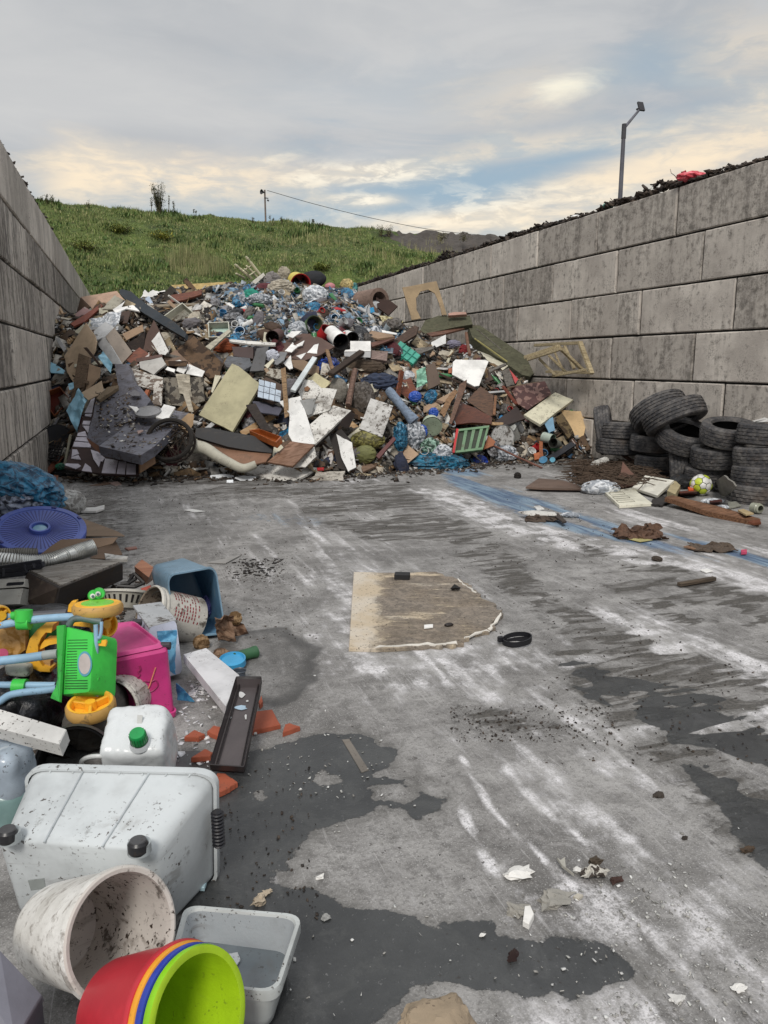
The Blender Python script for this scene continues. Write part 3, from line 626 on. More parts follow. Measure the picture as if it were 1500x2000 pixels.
f = [(j * K_ + i, j * K_ + i + 1, (j + 1) * K_ + i + 1, (j + 1) * K_ + i) for j in range(len(py_) - 1) for i in range(K_ - 1)]
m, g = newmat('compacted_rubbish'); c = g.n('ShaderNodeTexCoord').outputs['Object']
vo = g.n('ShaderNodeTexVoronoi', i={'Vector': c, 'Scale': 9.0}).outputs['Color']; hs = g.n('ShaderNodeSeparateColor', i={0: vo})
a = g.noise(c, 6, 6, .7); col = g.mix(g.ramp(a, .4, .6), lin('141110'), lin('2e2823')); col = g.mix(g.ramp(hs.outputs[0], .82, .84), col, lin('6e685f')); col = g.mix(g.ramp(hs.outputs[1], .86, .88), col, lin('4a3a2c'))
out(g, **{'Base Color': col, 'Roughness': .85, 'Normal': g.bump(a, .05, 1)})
pile_o = ob('rubbish_mass', (v, f), m, kind='stuff', org=(0, 0, 0))
BV = BVHTree.FromPolygons([tuple(p) for p in v], f)
def hit(px, py):
    r = ray(px, py); q, n, i, d_ = BV.ray_cast(CAM, r.normalized())
    if q is None or q.z < 0: g_ = G(px, py) if r.z < 0 else at(px, py, 13.5); return (g_ if g_.y < 14 and r.z < 0 else at(px, py, 13.6)), UP
    return q, n
CR = {1: (60, 540, 3.75), 2: (360, 490, 3.75), 3: (360, 680, 3.75), 4: (660, 520, 3.75), 5: (660, 700, 3.75), 6: (940, 640, 5), 7: (1140, 720, 4.1667),
      11: (0, 880, 5), 12: (0, 1140, 3.75), 13: (200, 1060, 3.409), 14: (0, 1380, 2.5), 15: (640, 1080, 3.571), 16: (840, 1300, 2.273), 0: (0, 0, 1)}
def C(k, *pts): o = CR[k]; return [(o[0] + x / o[2], o[1] + y / o[2]) for x, y in pts]
def nv(n): return (RIGHT * n[0] - FWD * n[1] + UP * n[2]).normalized()
def quadpts(pix, lift=.12, n=(0, .6, .8), p0=None):
    cx = sum(p[0] for p in pix) / len(pix); cy = sum(p[1] for p in pix) / len(pix)
    if p0 is None: p0 = hit(cx, cy)[0]; p0 = p0 - ray(cx, cy).normalized() * lift
    n = nv(n); return [on_plane(x, y, p0, n) for x, y in pix], n, (cx, cy)
PLACED = []
def note(cxy, short): PLACED.append((cxy, short))
# palettes of surfaces
WH = M('e4e4e2', .45, .4, bump=.4); WH2 = M('e6e4de', .7, .5, speck=1.5); WHC = M('cfcac6', .5, .5, 'chip', '5b4436', 1.2); CRM = M('cdc8b2', .45, .5); MDF = M('b2906c', .25, .8); MDF2 = M('9d7c5a', .4, .85)
TAN = M('c0a27c', .3, .8); BRN = M('7a5a40', .5, .7, 'wood'); DBR = M('4a352a', .45, .6, 'wood'); RBR = M('7d4630', .35, .5, 'wood'); ORW = M('b0713c', .25, .45, 'wood', '7a4722'); PINE = M('c29a62', .25, .6, 'wood', '8e6a3c')
BLK = M('1e1d1f', .3, .5); GRY = M('77767a', .5, .7); GRW = M('7b7771', .6, .8, 'wood', '4a4642'); LGR = M('b4b5b6', .35, .6); OLV = M('aca686', .2, .55, scale=.6); SLT = M('7a7b87', .7, .45, 'cloth', scale=.6)
TEAL = M('3fa08b', .35, .4); GRN = M('6d8f6d', .5, .5); PBL = M('8fc0d6', .2, .45); NVY = M('2c3448', .3, .6); MAR = M('4d2e2c', .3, .5, 'chip', '80625a', 2); PNK = M('a98a80', .4, .8); ROT = M('6a4c2c', .6, .9, 'chip', '37281c', 1.5)
WBR = M('e8e7e4', .2, .35); TIL = M('c9c4cf', .35, .3, speck=1.5); RED = M('b3282c', .2, .45); BLU = M('2d55b0', .15, .4); YEL = M('d0b04a', .3, .5); KHK = M('5a5a48', .4, .95, 'cloth'); DKT = M('2f363d', .35, .8)
clear_bag = M('c6cad0', .25, .3, 'foil', '5f666e', bump=1); grey_bag = M('84858a', .5, .4, 'foil', '2c2d30', bump=1); blue_bag = M('2f7ea6', .2, .35, 'foil', '0e3a58', bump=1); black_bag = M('24262c', .1, .3, 'foil', '0c0d10', bump=1)
white_bag = M('dde0e4', .15, .35, 'foil', '8d939b', bump=1); beige_cl = M('b8b0a0', .4, .95, 'cloth'); brown_paper = M('8d6a4c', .2, .85, 'foil', '5c4230', bump=1); yel_bag = M('8f8a4c', .4, .5, 'foil', '4c4826', bump=1); mud_bag = M('6f6a66', .7, .6, 'foil', '35312e', bump=1)
def board(name, label, cat, k, pts, mat, n=(0, .6, .8), lift=.12, th=.02, rag=0, **kw):
    pix = C(k, *pts); P, nn, c = quadpts(pix, lift, n)
    P = ragged(P, rag or .006, 4)
    note(c, name.replace('_', ' ')); return ob(name, prism(P, nn, th), mat, label=label, cat=cat, **kw)
def tray(name, label, cat, k, pts, mat, mat2, n=(0, .6, .8), lift=.15, depth=.12, wall=.08):
    """open box or drawer seen into: rim quad pts; walls sink against the normal"""
    P, nn, c = quadpts(C(k, *pts), lift, n); cc = sum(P, Vector()) / 4; note(c, name.replace('_', ' '))
    if ((P[1] - P[0]).cross(P[2] - P[0])).dot(nn) < 0: P = P[::-1]
    inn = [p.lerp(cc, wall) for p in P]; e = T(name, label, cat, cc - nn * depth)
    for i in range(4):
        j = (i + 1) % 4; a, b, a2, b2 = P[i], P[j], inn[i], inn[j]
        ob('side_panel', rings([[a, b, b2, a2], [q - nn * depth for q in (a, b, b2, a2)]]), mat, e)
    ob('base_panel', prism([q - nn * depth * .92 for q in P], nn, .012), mat2, e); return e
def bag(name, label, cat, k, pts, mat, dep=.6, lift=.05, seed=None, amp=.4, sub=4, freq=2.4, base=None, **kw):
    """lump over a pixel box (x0,y0,x1,y1)"""
    (x0, y0), (x1, y1) = C(k, pts[:2], pts[2:]); cx, cy = (x0 + x1) / 2, (y0 + y1) / 2
    p = (hit(cx, cy)[0] if base is None else base) - ray(cx, cy).normalized() * lift; t = (p - CAM).dot(ray(cx, cy)) / ray(cx, cy).length_squared
    w, h = (x1 - x0) * t / 1500, (y1 - y0) * t / 1500; R = Matrix([RIGHT, FWD, UP]).transposed(); note((cx, cy), name.replace('_', ' '))
    return ob(name, blob(p, (w, (w + h) / 2 * dep, h), R, seed if seed is not None else random.random() * 99, amp, sub, freq * .6, fold=random.choice([(1, 1, 3.5), (3.5, 1, 1.2), (1.2, 3, 3)])), mat, label=label, cat=cat, smooth=35, **kw)
def stick(name, label, cat, k, a, b, mat, r=.02, lift=.15, lift2=None, sq=True, parent=None, **kw):
    (ax, ay), (bx, by) = C(k, a, b); pa, pb = hit(ax, ay)[0] - ray(ax, ay).normalized() * lift, hit(bx, by)[0] - ray(bx, by).normalized() * (lift if lift2 is None else lift2)
    note(((ax + bx) / 2, (ay + by) / 2), name.replace('_', ' '))
    if sq:
        d = (pb - pa); x, y, z = basis(d, UP + RIGHT * .3); return ob(name, box((pa + pb) / 2, (r * 2, r * 1.1, d.length), Matrix([x, y, z]).transposed()), mat, parent, label=label, cat=cat, **kw)
    return ob(name, tube([pa, pa.lerp(pb, .5) + V(0, 0, random.uniform(-.02, .02)), pb], r, 7), mat, parent, label=label, cat=cat, **kw)
def can(name, label, cat, k, a, b, r, mat, mat_in, lift=.12, closed=False, rb=None, **kw):
    """bucket, tub or tin: a is the middle of its open end, b of its base (pixels), r radius in metres"""
    (ax, ay), (bx, by) = C(k, a, b); p = hit((ax + bx) / 2, (ay + by) / 2)[0]; rr = ray((ax + bx) / 2, (ay + by) / 2); t = (p - CAM).dot(rr) / rr.length_squared - lift
    A, B = at(ax, ay, t - kw.pop('near', .06)), at(bx, by, t + kw.pop('far', .06)); rb = rb or r * .85; note(((ax + bx) / 2, (ay + by) / 2), name.replace('_', ' '))
    e = T(name, label, cat, (A + B) / 2, kw.get('group')); ob('body', lathe(A, B, [(0, r * 1.06), (.04, r * 1.06), (.05, r), (1, rb)], 24, (False, True)), mat, e, smooth=30)
    ob('inside', lathe(A, B, [(0, r * 1.06), (.01, r * .95), (.93, rb * .93)], 24, (False, True)) if not closed else lathe(A, B, [(-.015, r * .98), (-.02, r * .6), (-.01, r * .55)], 24, (False, True)), mat_in, e, smooth=30); return e
def seg(p, q, n=3): return [p + (q - p) * (i / n) for i in range(n + 1)]

# ---- left part
board('fibreboard_panel', 'tan diamond-shaped fibreboard panel leaning by the dark wall', 'board', 1, [(245, 580), (405, 338), (470, 430), (482, 480), (470, 545), (430, 620), (310, 775), (265, 700)], TAN, (-.3, .8, .5), .25, .02)
board('roof_panel', 'light brown board sloping like a roof at the back left of the heap', 'board', 1, [(365, 150), (630, 105), (700, 185), (545, 265), (480, 285), (435, 215)], M('b18b6e', .25, .8), (0, .55, .85), .1)
board('roof_panel', 'light brown board leg standing under the roof-like board', 'board', 1, [(365, 150), (435, 220), (400, 260), (335, 270)], M('8a6b52', .4, .8), (-.8, .6, .2), .15)
board('pink_board', 'dusty pink board lying under the red-brown plank', 'board', 1, [(330, 270), (395, 220), (500, 285), (430, 310), (320, 310)], M('a5736e', .3, .6), (0, .5, .9), .2)
board('plank', 'short red-brown plank crossing the dusty pink board', 'plank', 1, [(290, 345), (515, 200), (528, 215), (395, 330), (315, 365)], M('8a4a38', .3, .6), (0, .6, .8), .32, .03)
for i, (a, b, l) in enumerate([((160, 205), (290, 480), 'first'), ((178, 190), (303, 470), 'second'), ((192, 184), (318, 455), 'third'), ((172, 240), (282, 492), 'lowest')]):
    stick('pine_batten', '%s of four pine battens leaning on the dark wall' % l, 'batten', 1, a, b, PINE, .022, .12, group='pine battens against the dark wall')
board('white_strip', 'narrow pale strip beside the foot of the pine battens', 'board', 1, [(175, 450), (205, 447), (265, 540), (245, 558)], LGR, (-.2, .8, .5), .25)
e = T('grey_cabinet', 'grey kitchen cabinet tipped on its edge near the back left', 'cabinet', hit(*C(1, (600, 520))[0])[0])
for nme, pts, mt, n in (('door', [(548, 440), (612, 372), (745, 556), (668, 640)], M('8d8175', .3, .5), (.25, .75, .6)), ('side_panel', [(470, 468), (546, 440), (667, 641), (600, 640), (480, 485)], LGR, (-.5, .75, .4))):
    P, nn, c_ = quadpts(C(1, *pts), .35, n); ob(nme, prism(P, nn, .02), mt, e)
P, nn, c_ = quadpts(C(1, (470, 468), (460, 400), (545, 330), (612, 372), (546, 440)), .38, (0, .6, .8)); ob('top_panel', prism(P, nn, .02), LGR, e); note(c_, 'grey cabinet')
P, nn, c_ = quadpts(C(1, (428, 315), (540, 275), (668, 245), (640, 390), (612, 372), (545, 330), (460, 400), (430, 390)), .3, (0, .7, .6))
ob('plastic_sheet', sheet([P[0], P[2], P[3], P[6]], 14, 12, .004, .05, 3, 7), white_bag, label='white plastic sheet draped over the back of the grey cabinet', cat='plastic sheet', smooth=35)
board('plywood_sheet', 'pale splintered board between roof-like board and the dark surfboard shape', 'board', 1, [(525, 240), (560, 190), (615, 135), (680, 170), (650, 225), (600, 240)], M('a5a192', .6, .8), (.1, .5, .9), .35, rag=.02)
board('plastic_panel', 'bright white panel curving beneath the dark padded board', 'board', 1, [(600, 240), (690, 180), (760, 215), (800, 255), (700, 235), (620, 270)], WBR, (0, .5, .9), .35)
pb = C(1, (645, 100), (665, 92), (735, 108), (775, 145), (850, 205), (940, 262), (1050, 330), (1140, 415), (1128, 448), (1060, 410), (960, 350), (830, 270), (740, 205), (690, 165), (655, 130))
P, nn, c_ = quadpts(pb, .5, (-.35, .6, .75)); ob('padded_board', prism(P, nn, .06), DKT, label='long dark blue-grey padded board with a rounded nose lying across the heap', cat='board'); note(c_, 'padded board')
board('paper_stack', 'loose white paper sheets behind the dark padded board', 'paper', 1, [(800, 160), (835, 95), (860, 120), (895, 95), (935, 110), (985, 98), (972, 200), (900, 205), (850, 190)], WBR, (0, .8, .5), .15, .02, rag=.015)
board('paper_sheet', 'bluish printed sheet in front of the white papers', 'paper', 1, [(835, 165), (865, 140), (905, 205), (885, 210)], M('a9b8cc', .2), (0, .8, .5), .25, .01)
P, nn, c_ = quadpts(C(1, (1030, 62), (1425, 40), (1440, 78), (1290, 100), (1050, 112)), .25, (0, .55, .85)); ob('timber_beam', prism(P, nn, .1), M('c5ab72', .4, .7, 'wood', '8a7240'), label='long yellowish beam lying along the back edge of the heap', cat='beam'); note(c_, 'timber beam')
board('beam_end', 'dark rotten block under the near end of the yellowish beam', 'wood block', 1, [(955, 190), (985, 110), (1025, 65), (1048, 110), (1015, 195)], M('3a3530', .6, .9), (-.4, .8, .3), .28, .1)
board('plank', 'red-brown plank under the yellowish beam', 'plank', 1, [(1025, 135), (1255, 97), (1250, 130), (1130, 170), (1020, 192)], M('74402c', .4, .6, 'wood'), (0, .6, .8), .3, .03)
board('plank', 'grey plank lying in front of the red-brown plank and beam', 'plank', 1, [(895, 205), (1480, 185), (1480, 208), (1100, 215), (905, 222)], M('8f8370', .5, .8, 'wood'), (0, .4, 1), .25, .025)
tray('plastic_tray', 'off-white dirty tray tipped beside the dark padded board', 'tray', 1, [(970, 290), (1110, 190), (1235, 300), (1095, 395)], M('c3c2b2', .4, .5), M('a3a296', .9, .5), (-.2, .7, .7), .55, .12, .07)
tray('drawer_box', 'pale open drawer with a mint inside half buried in wrappers', 'drawer', 1, [(1297, 335), (1450, 330), (1460, 440), (1303, 445)], M('c8c8ba', .4, .5), M('b7d0c4', .3, .4), (0, .8, .55), .35, .14, .08)
board('wall_panel', 'dark brown ragged panel standing on end right of the grey cabinet', 'board', 1, [(805, 585), (850, 420), (900, 318), (945, 400), (1015, 550), (970, 590)], M('5e4034', .4, .7), (-.1, .9, .3), .35, .02, rag=.012)
board('white_offcut', 'white offcut fixed on the dark brown ragged panel', 'board', 1, [(883, 472), (940, 403), (1012, 548), (985, 575), (945, 575)], WH, (-.1, .9, .3), .39, .012)
board('cardboard_flap', 'tan cardboard flap with a tape mark behind the ragged panel', 'cardboard', 1, [(670, 420), (820, 350), (828, 400), (700, 468)], MDF2, (0, .7, .7), .3, .012)
board('dark_box', 'charred black box between grey cabinet and ragged panel', 'box', 1, [(705, 490), (840, 405), (830, 530), (760, 600)], M('2a201c', .5, .9), (0, .8, .5), .2, .05)
board('rotten_board', 'large brown board with rotten yellow patches in the upper left of the heap', 'board', 1, [(1060, 540), (1190, 430), (1300, 530), (1412, 640), (1390, 690), (1385, 730), (1310, 745)], ROT, (-.05, .6, .75), .3, .03, keep_ := 0)
board('veneer_board', 'smooth brown board tucked under the rotten yellow-patched one', 'board', 1, [(970, 600), (1060, 535), (1230, 645), (1275, 735), (1160, 700), (1010, 640)], M('84664e', .3, .7), (0, .6, .75), .25)
for i, (pts, l) in enumerate([([(1015, 628), (1090, 610), (1155, 645), (1140, 680), (1060, 655)], 'upper'), ([(1065, 690), (1075, 660), (1140, 682), (1120, 712)], 'middle'), ([(1160, 640), (1275, 692), (1255, 735), (1135, 712)], 'widest'), ([(985, 680), (1000, 660), (1060, 680), (1050, 702)], 'lowest')]):
    board('tile_shard', '%s white tile shard on the smooth brown board' % l, 'tile', 1, pts, WBR, (0, .6, .75), .36, .012, group='white shards on the smooth brown board')
board('cabinet_side', 'pale grey cabinet side right of the grey tipped cabinet', 'board', 1, [(795, 625), (960, 590), (992, 640), (900, 720), (800, 670)], M('b4b2ae', .4, .6), (0, .75, .6), .3, .03)
board('edge_strip', 'dark brown strip topping the pale grey cabinet side', 'strip', 1, [(770, 600), (962, 568), (965, 590), (778, 628)], M('4e332a', .3, .5), (0, .75, .6), .36, .04)
board('marbled_board', 'peeling white board lying behind the sofa back', 'board', 1, [(715, 663), (970, 742), (970, 810), (890, 832), (700, 770)], M('c9c5bd', .5, .5, 'chip', '6b5c50', 3), (0, .6, .8), .35, .025)
board('marbled_strip', 'peeling white upright strip next to the peeling board', 'board', 1, [(900, 812), (965, 818), (957, 945), (888, 938)], M('c9c5bd', .5, .5, 'chip', '6b5c50', 3), (0, .9, .4), .38, .02)
board('mouldy_board', 'grey mouldy board with a pale cloth hanging over it', 'board', 1, [(972, 740), (1262, 735), (1275, 910), (1150, 952), (985, 940)], M('7c766b', .6, .8, 'chip', '37332e', 2.5), (0, .85, .5), .3, .04)
pc = C(1, (1060, 715), (1160, 722), (1160, 870), (1185, 1000)); P1, nn, c_ = quadpts(pc, .42, (0, .85, .5))
P, nn, c_ = quadpts(C(1, (1062, 712), (1165, 722), (1180, 880), (1092, 860)), .42, (0, .85, .5)); P2, _, _ = quadpts(C(1, (1110, 840), (1160, 850), (1195, 995), (1160, 990)), .45, (0, .85, .5))
e = T('hanging_cloth', 'beige cloth hanging over the grey mouldy board', 'cloth', P2[2]); ob('fold', sheet(P, 10, 12, .01, .035, 5, 12), beige_cl, e, smooth=50); ob('tail', sheet(P2, 6, 8, .01, .02, 9, 14), beige_cl, e, smooth=50); note(c_, 'hanging cloth')
# beige door
board('cupboard_door', 'large olive-beige panel standing steeply in the left front of the heap', 'door', 3, [(105, 488), (350, 112), (395, 130), (545, 252), (543, 290), (352, 612)], OLV, (-.2, .75, .6), .45, .035)
board('plank', 'cream plank leaning behind the large olive-beige panel', 'plank', 3, [(195, 320), (225, 195), (272, 200), (205, 330)], CRM, (-.2, .8, .5), .35)
# sofa
e = T('corner_sofa', 'dark slate corner sofa covered in debris with a brown wooden base', 'sofa', hit(*C(1, (700, 1250))[0])[0]); note(C(1, (780, 1050))[0], 'slate sofa')
P, nn, _ = quadpts(C(1, (410, 1180), (430, 1100), (458, 1020), (470, 930), (500, 885), (640, 800), (615, 640), (715, 640), (750, 760), (820, 830), (880, 905), (780, 1030), (640, 1140), (500, 1240)), .55, (-.15, .75, .65)); SB_ = [P[0] + nn * .003, Vector(nn)]; ob('backrest', prism(P, nn, .14), SLT, e)
P, nn, _ = quadpts(C(1, (498, 1242), (640, 1138), (782, 1028), (870, 945), (1160, 1000), (1075, 1080), (900, 1250), (800, 1312)), .68, (0, .35, .95)); SOFA = [Vector(nn), P[0] + nn * .003]; ob('seat', prism(P, nn, .12), SLT, e)
SOFA += SB_; P, nn, _ = quadpts(C(1, (408, 1180), (500, 1242), (800, 1314), (798, 1352), (640, 1325), (500, 1292), (430, 1225)), .74, (0, .9, .3)); ob('base', prism(P, nn, .04), M('7b4a2c', .3, .5), e)
P, nn, _ = quadpts(C(1, (800, 1314), (905, 1258), (916, 1370), (800, 1442)), .72, (.6, .8, .1)); ob('end_panel', prism(P, nn, .04), M('a07243', .25, .6), e)
P, nn, _ = quadpts(C(1, (1070, 1078), (1155, 1000), (1197, 1008), (1190, 1085), (1150, 1150)), .6, (.4, .8, .4)); ob('armrest', prism(P, nn, .08), M('a98450', .25, .6), e)
P, nn, _ = quadpts(C(1, (480, 890), (560, 810), (640, 795), (635, 815), (500, 905)), .6, (-.2, .5, .8)); ob('torn_edge', prism(P, nn, .04), M('7f6a4c', .5, .9), e)
def on_sofa():
    x, y = random.choice([(random.uniform(560, 1050), random.uniform(1020, 1260)), (random.uniform(480, 760), random.uniform(850, 1120))]); q = C(1, (x, y))[0]; p = on_plane(q[0], q[1], SOFA[1 if x > 560 and y > 1120 - (x - 560) * .3 else 2], SOFA[0 if x > 560 and y > 1120 - (x - 560) * .3 else 3]); return p, SOFA[0]
chips('crumbs_on_sofa', 260, on_sofa, [lin(h) for h in ('d9d7d2', '3a2f28', '6b5744', '8a7a66', '2a2420', 'b9b4aa')], .015, .06, .2)
c0 = hit(*C(1, (860, 1000))[0])[0] - ray(*C(1, (860, 1000))[0]).normalized() * .74
ob('round_lid', lathe(c0, c0 + nv((0, .35, .95)) * .03, [(0, .155), (1, .16), (1.1, .15), (.8, .14), (.8, .08), (.85, .01)], 28, (True, True)), M('8f8f91', .4, .5), label='round grey lid lying on the sofa seat', cat='lid', smooth=30); note(C(1, (860, 1000))[0], 'grey lid')
board('white_tile', 'rectangular white board piece beside the round lid on the sofa', 'board', 1, [(916, 1030), (975, 935), (1060, 955), (1000, 1052)], WBR, (0, .4, .9), .82, .02)
board('white_shard', 'pointed white shard left of the round lid on the sofa', 'shard', 1, [(716, 945), (780, 955), (792, 970), (770, 996)], WBR, (0, .4, .9), .75, .012)
board('grey_shard', 'grey broken disc piece on the sofa back', 'shard', 1, [(718, 860), (760, 825), (800, 850), (800, 875), (740, 875)], GRY, (0, .6, .8), .72, .012)
board('wood_block', 'small orange-brown block on the sofa back', 'wood block', 1, [(815, 865), (845, 825), (870, 828), (848, 890)], M('9c5530', .2), (0, .8, .5), .7, .05)
board('wood_offcut', 'cream offcut near the front of the sofa seat', 'shard', 1, [(605, 1232), (690, 1226), (705, 1255), (612, 1252)], CRM, (0, .4, .9), .82, .012)
board('wood_offcut', 'white chip behind the cream offcut on the sofa seat', 'shard', 1, [(665, 1225), (710, 1208), (718, 1228), (690, 1236)], WBR, (0, .4, .9), .82, .01)
board('wood_offcut', 'pinkish chip in the middle of the sofa seat', 'shard', 1, [(778, 1130), (820, 1122), (826, 1130), (785, 1152)], PNK, (0, .4, .9), .80, .01)
# wicker basket
e = T('wicker_basket', 'round black wicker basket frame lying open against the sofa end', 'basket', hit(*C(1, (1020, 1220))[0])[0]); bc = C(1, (1015, 1195))[0]; p0 = hit(*bc)[0] - ray(*bc).normalized() * .8; note(bc, 'wicker basket')
x_, y_, z_ = basis(nv((-.1, .95, .4)), UP); rg_ = [p0 + (x_ * math.cos(a) * .275 + y_ * math.sin(a) * .25) for a in np.linspace(0, 2 * math.pi, 28, endpoint=False)]
ob('hoop', tube(rg_, .028, 7, closed=True), M('24201d', .5, .8), e, smooth=True); ob('hoop', tube([p - z_ * .13 for p in rg_], .016, 6, closed=True), M('2b2420', .5, .8), e)
mesh_l = []
for k in range(24):
    a, b = random.uniform(0, 6.28), random.uniform(0, 6.28); mesh_l.append(tube(seg(p0 + (x_ * math.cos(a) + y_ * math.sin(a)) * .26 - z_ * .03, p0 + (x_ * math.cos(b) + y_ * math.sin(b)) * .25 - z_ * .18, 2), .006, 4))
ob('weave', join(*mesh_l), M('30251d', .5, .8), e)
# tiled board bottom left with tiles as pieces
e = T('tiled_panel', 'dark panel still carrying broken lilac-white tiles under the sofa', 'panel', hit(*C(1, (420, 1380))[0])[0])
bp, nn, c_ = quadpts(C(1, (245, 1400), (440, 880), (480, 895), (440, 1180), (520, 1290), (800, 1380), (790, 1452), (540, 1448)), .42, (.05, .55, .85)); ob('backing', prism(bp, nn, .03), M('3a2a28', .4, .8), e); note(c_, 'tiled panel')
for pts in [[(395, 1000), (455, 880), (470, 890), (450, 1000)], [(400, 1010), (450, 1008), (440, 1030), (395, 1022)], [(385, 1060), (440, 1060), (430, 1090), (378, 1085)], [(378, 1095), (432, 1096), (420, 1150), (400, 1120)], [(345, 1150), (400, 1135), (415, 1175), (340, 1170)], [(335, 1180), (410, 1180), (440, 1215), (325, 1205)], [(320, 1212), (440, 1222), (440, 1255), (308, 1248)], [(305, 1268), (340, 1270), (355, 1300), (300, 1320)], [(300, 1325), (350, 1310), (370, 1345), (295, 1335)], [(255, 1372), (350, 1375), (370, 1390), (330, 1412), (250, 1385)], [(400, 1370), (440, 1400), (450, 1435), (375, 1425)], [(440, 1270), (530, 1300), (500, 1400), (460, 1340)], [(545, 1335), (640, 1350), (620, 1445), (520, 1440)], [(645, 1355), (700, 1360), (690, 1450), (630, 1446)], [(702, 1370), (770, 1380), (770, 1450), (700, 1450)], [(470, 1285), (545, 1330), (525, 1360), (500, 1345)]]:
    pp = [on_plane(x, y, bp[0] + nn * .004, nn) for x, y in C(1, *pts)]; ob('tile', prism([q + nn * .008 for q in pp], nn, .01), TIL, e)
board('plank', 'weathered whitish plank lying over the tiled panel', 'plank', 1, [(340, 1270), (405, 1264), (522, 1440), (455, 1452)], M('bdb6a4', .6, .7, 'wood', '7c7566'), (.05, .55, .85), .56, .025)
board('plank', 'long white flat strip lying at the foot of the tiled panel', 'plank', 1, [(490, 1468), (700, 1462), (890, 1458), (888, 1490), (495, 1502)], WH2, (0, .1, 1), .08, .02)
board('wood_offcut', 'brown splinter at the end of the foot strip before the tiled panel', 'shard', 1, [(400, 1535), (560, 1505), (590, 1512), (440, 1548)], BRN, (0, .1, 1), .04, .02)
board('wood_offcut', 'pink-white chip on the ground before the foot strip', 'shard', 1, [(565, 1505), (640, 1500), (665, 1520), (620, 1535)], PNK, (0, .1, 1), .08, .012)
# left wall corner
board('blue_sheet', 'pale blue rigid sheet sticking out against the dark wall', 'sheet', 1, [(80, 655), (115, 612), (180, 640), (250, 688), (240, 712), (150, 705)], PBL, (-.1, .6, .8), .2, .01)
board('navy_box', 'navy box half hidden beneath the pale blue sheet', 'box', 1, [(90, 835), (150, 706), (240, 738), (200, 830)], NVY, (0, .8, .6), .1, .08)
tray('red_drawer', 'brown drawer with a dark red inside hanging out beside the wall', 'drawer', 1, [(62, 862), (212, 806), (292, 905), (170, 1022)], M('8a4e2c', .2, .4), M('5b2016', .2, .35), (.05, .85, .5), .3, .12, .06)
e = T('slatted_crate', 'grey-brown wooden crate with slats standing on end near the wall', 'crate', hit(*C(1, (370, 760))[0])[0]); note(C(1, (380, 740))[0], 'slatted crate')
P, nn, _ = quadpts(C(1, (288, 930), (352, 560), (428, 590), (400, 800), (300, 948)), .42, (-.2, .85, .4)); ob('side_panel', prism(P, nn, .05), M('84694c', .5, .8, 'wood'), e)
for pts in [[(425, 620), (450, 640), (443, 662), (420, 645)], [(418, 665), (440, 680), (434, 700), (412, 688)], [(405, 705), (430, 722), (425, 745), (400, 730)], [(395, 750), (420, 765), (412, 790), (390, 775)]]:
    P, nn, _ = quadpts(C(1, *pts), .42, (-.2, .85, .4)); ob('slat', prism(P, nn, .03), M('84694c', .5, .8, 'wood'), e)
P, nn, _ = quadpts(C(1, (384, 520), (410, 518), (515, 650), (508, 664)), .44, (-.2, .85, .4)); ob('rail', prism(P, nn, .03), DBR, e)
P, nn, _ = quadpts(C(1, (428, 640), (510, 668), (500, 740), (400, 850)), .36, (-.2, .85, .4)); ob('end_panel', prism(P, nn, .02), MDF, e)
board('cardboard_sheet', 'tan cardboard sheet lying in front of the slatted crate', 'cardboard', 1, [(362, 855), (520, 762), (542, 850), (420, 905)], TAN, (0, .6, .8), .45, .012)
for k_, (pts, l, sd_) in enumerate([([(262, 985), (350, 818), (415, 905), (335, 1140)], 'large crumpled light blue sheet left of the sofa', 1), ([(492, 590), (530, 548), (600, 640), (588, 712)], 'crumpled light blue sheet above the sofa back', 2), ([(272, 785), (310, 770), (312, 820), (285, 835)], 'small scrap of light blue plastic by the slatted crate', 3)]):
    P, nn, c_ = quadpts(C(1, *pts), .55, (.05, .9, .4)); ob('blue_plastic', sheet(P, 14, 14, .004, .05, sd_, 7), PBL, label=l, cat='plastic sheet', smooth=25); note(c_, 'light blue sheet')
board('brown_plank', 'dark plank on edge between wall and tiled panel', 'plank', 1, [(95, 1440), (200, 1295), (225, 1312), (125, 1462)], RBR, (0, .7, .7), .25, .03)
stick('wood_lath', 'thin lath next to the dark plank beside the wall', 'batten', 1, (150, 1430), (240, 1320), RBR, .015, .3)
stick('grey_bar', 'grey metal bar leaning from the wall to the black crate', 'bar', 1, (120, 1170), (205, 1035), GRY, .015, .2)
can('plastic_pot', 'dark grey pot lying in the shadow by the wall', 'pot', 1, (200, 1180), (205, 1160), .17, M('4c4e54', .4), M('3a3b40', .4), .1, closed=True)
e = T('black_crate', 'black plastic crate lying in the dark corner by the wall', 'crate', hit(*C(1, (160, 1280))[0])[0]); note(C(1, (160, 1280))[0], 'black crate')
for j in range(6):
    a = [(75 + 17 * j, 1345 - 22 * j), (200 + 8 * j, 1350 - 20 * j)]; P = [hit(*q)[0] - ray(*q).normalized() * .28 for q in C(1, *a)]; ob('rail', tube(P, .012, 5), BLK, e)
for j in range(5):
    a = [(80 + 30 * j, 1350), (170 + 20 * j, 1212)]; P = [hit(*q)[0] - ray(*q).normalized() * .28 for q in C(1, *a)]; ob('rail', tube(P, .012, 5), BLK, e)
bag('green_bag', 'green plastic scrap sticking out beneath the tiled panel', 'bag', 1, (185, 1370, 250, 1415), M('2f8a6a', .2, .4, 'foil', '124a38'), lift=.35)
bag('black_bag', 'black bin bag slumped on the ground below the tiled panel', 'bag', 1, (190, 1400, 400, 1500), black_bag, lift=.1)
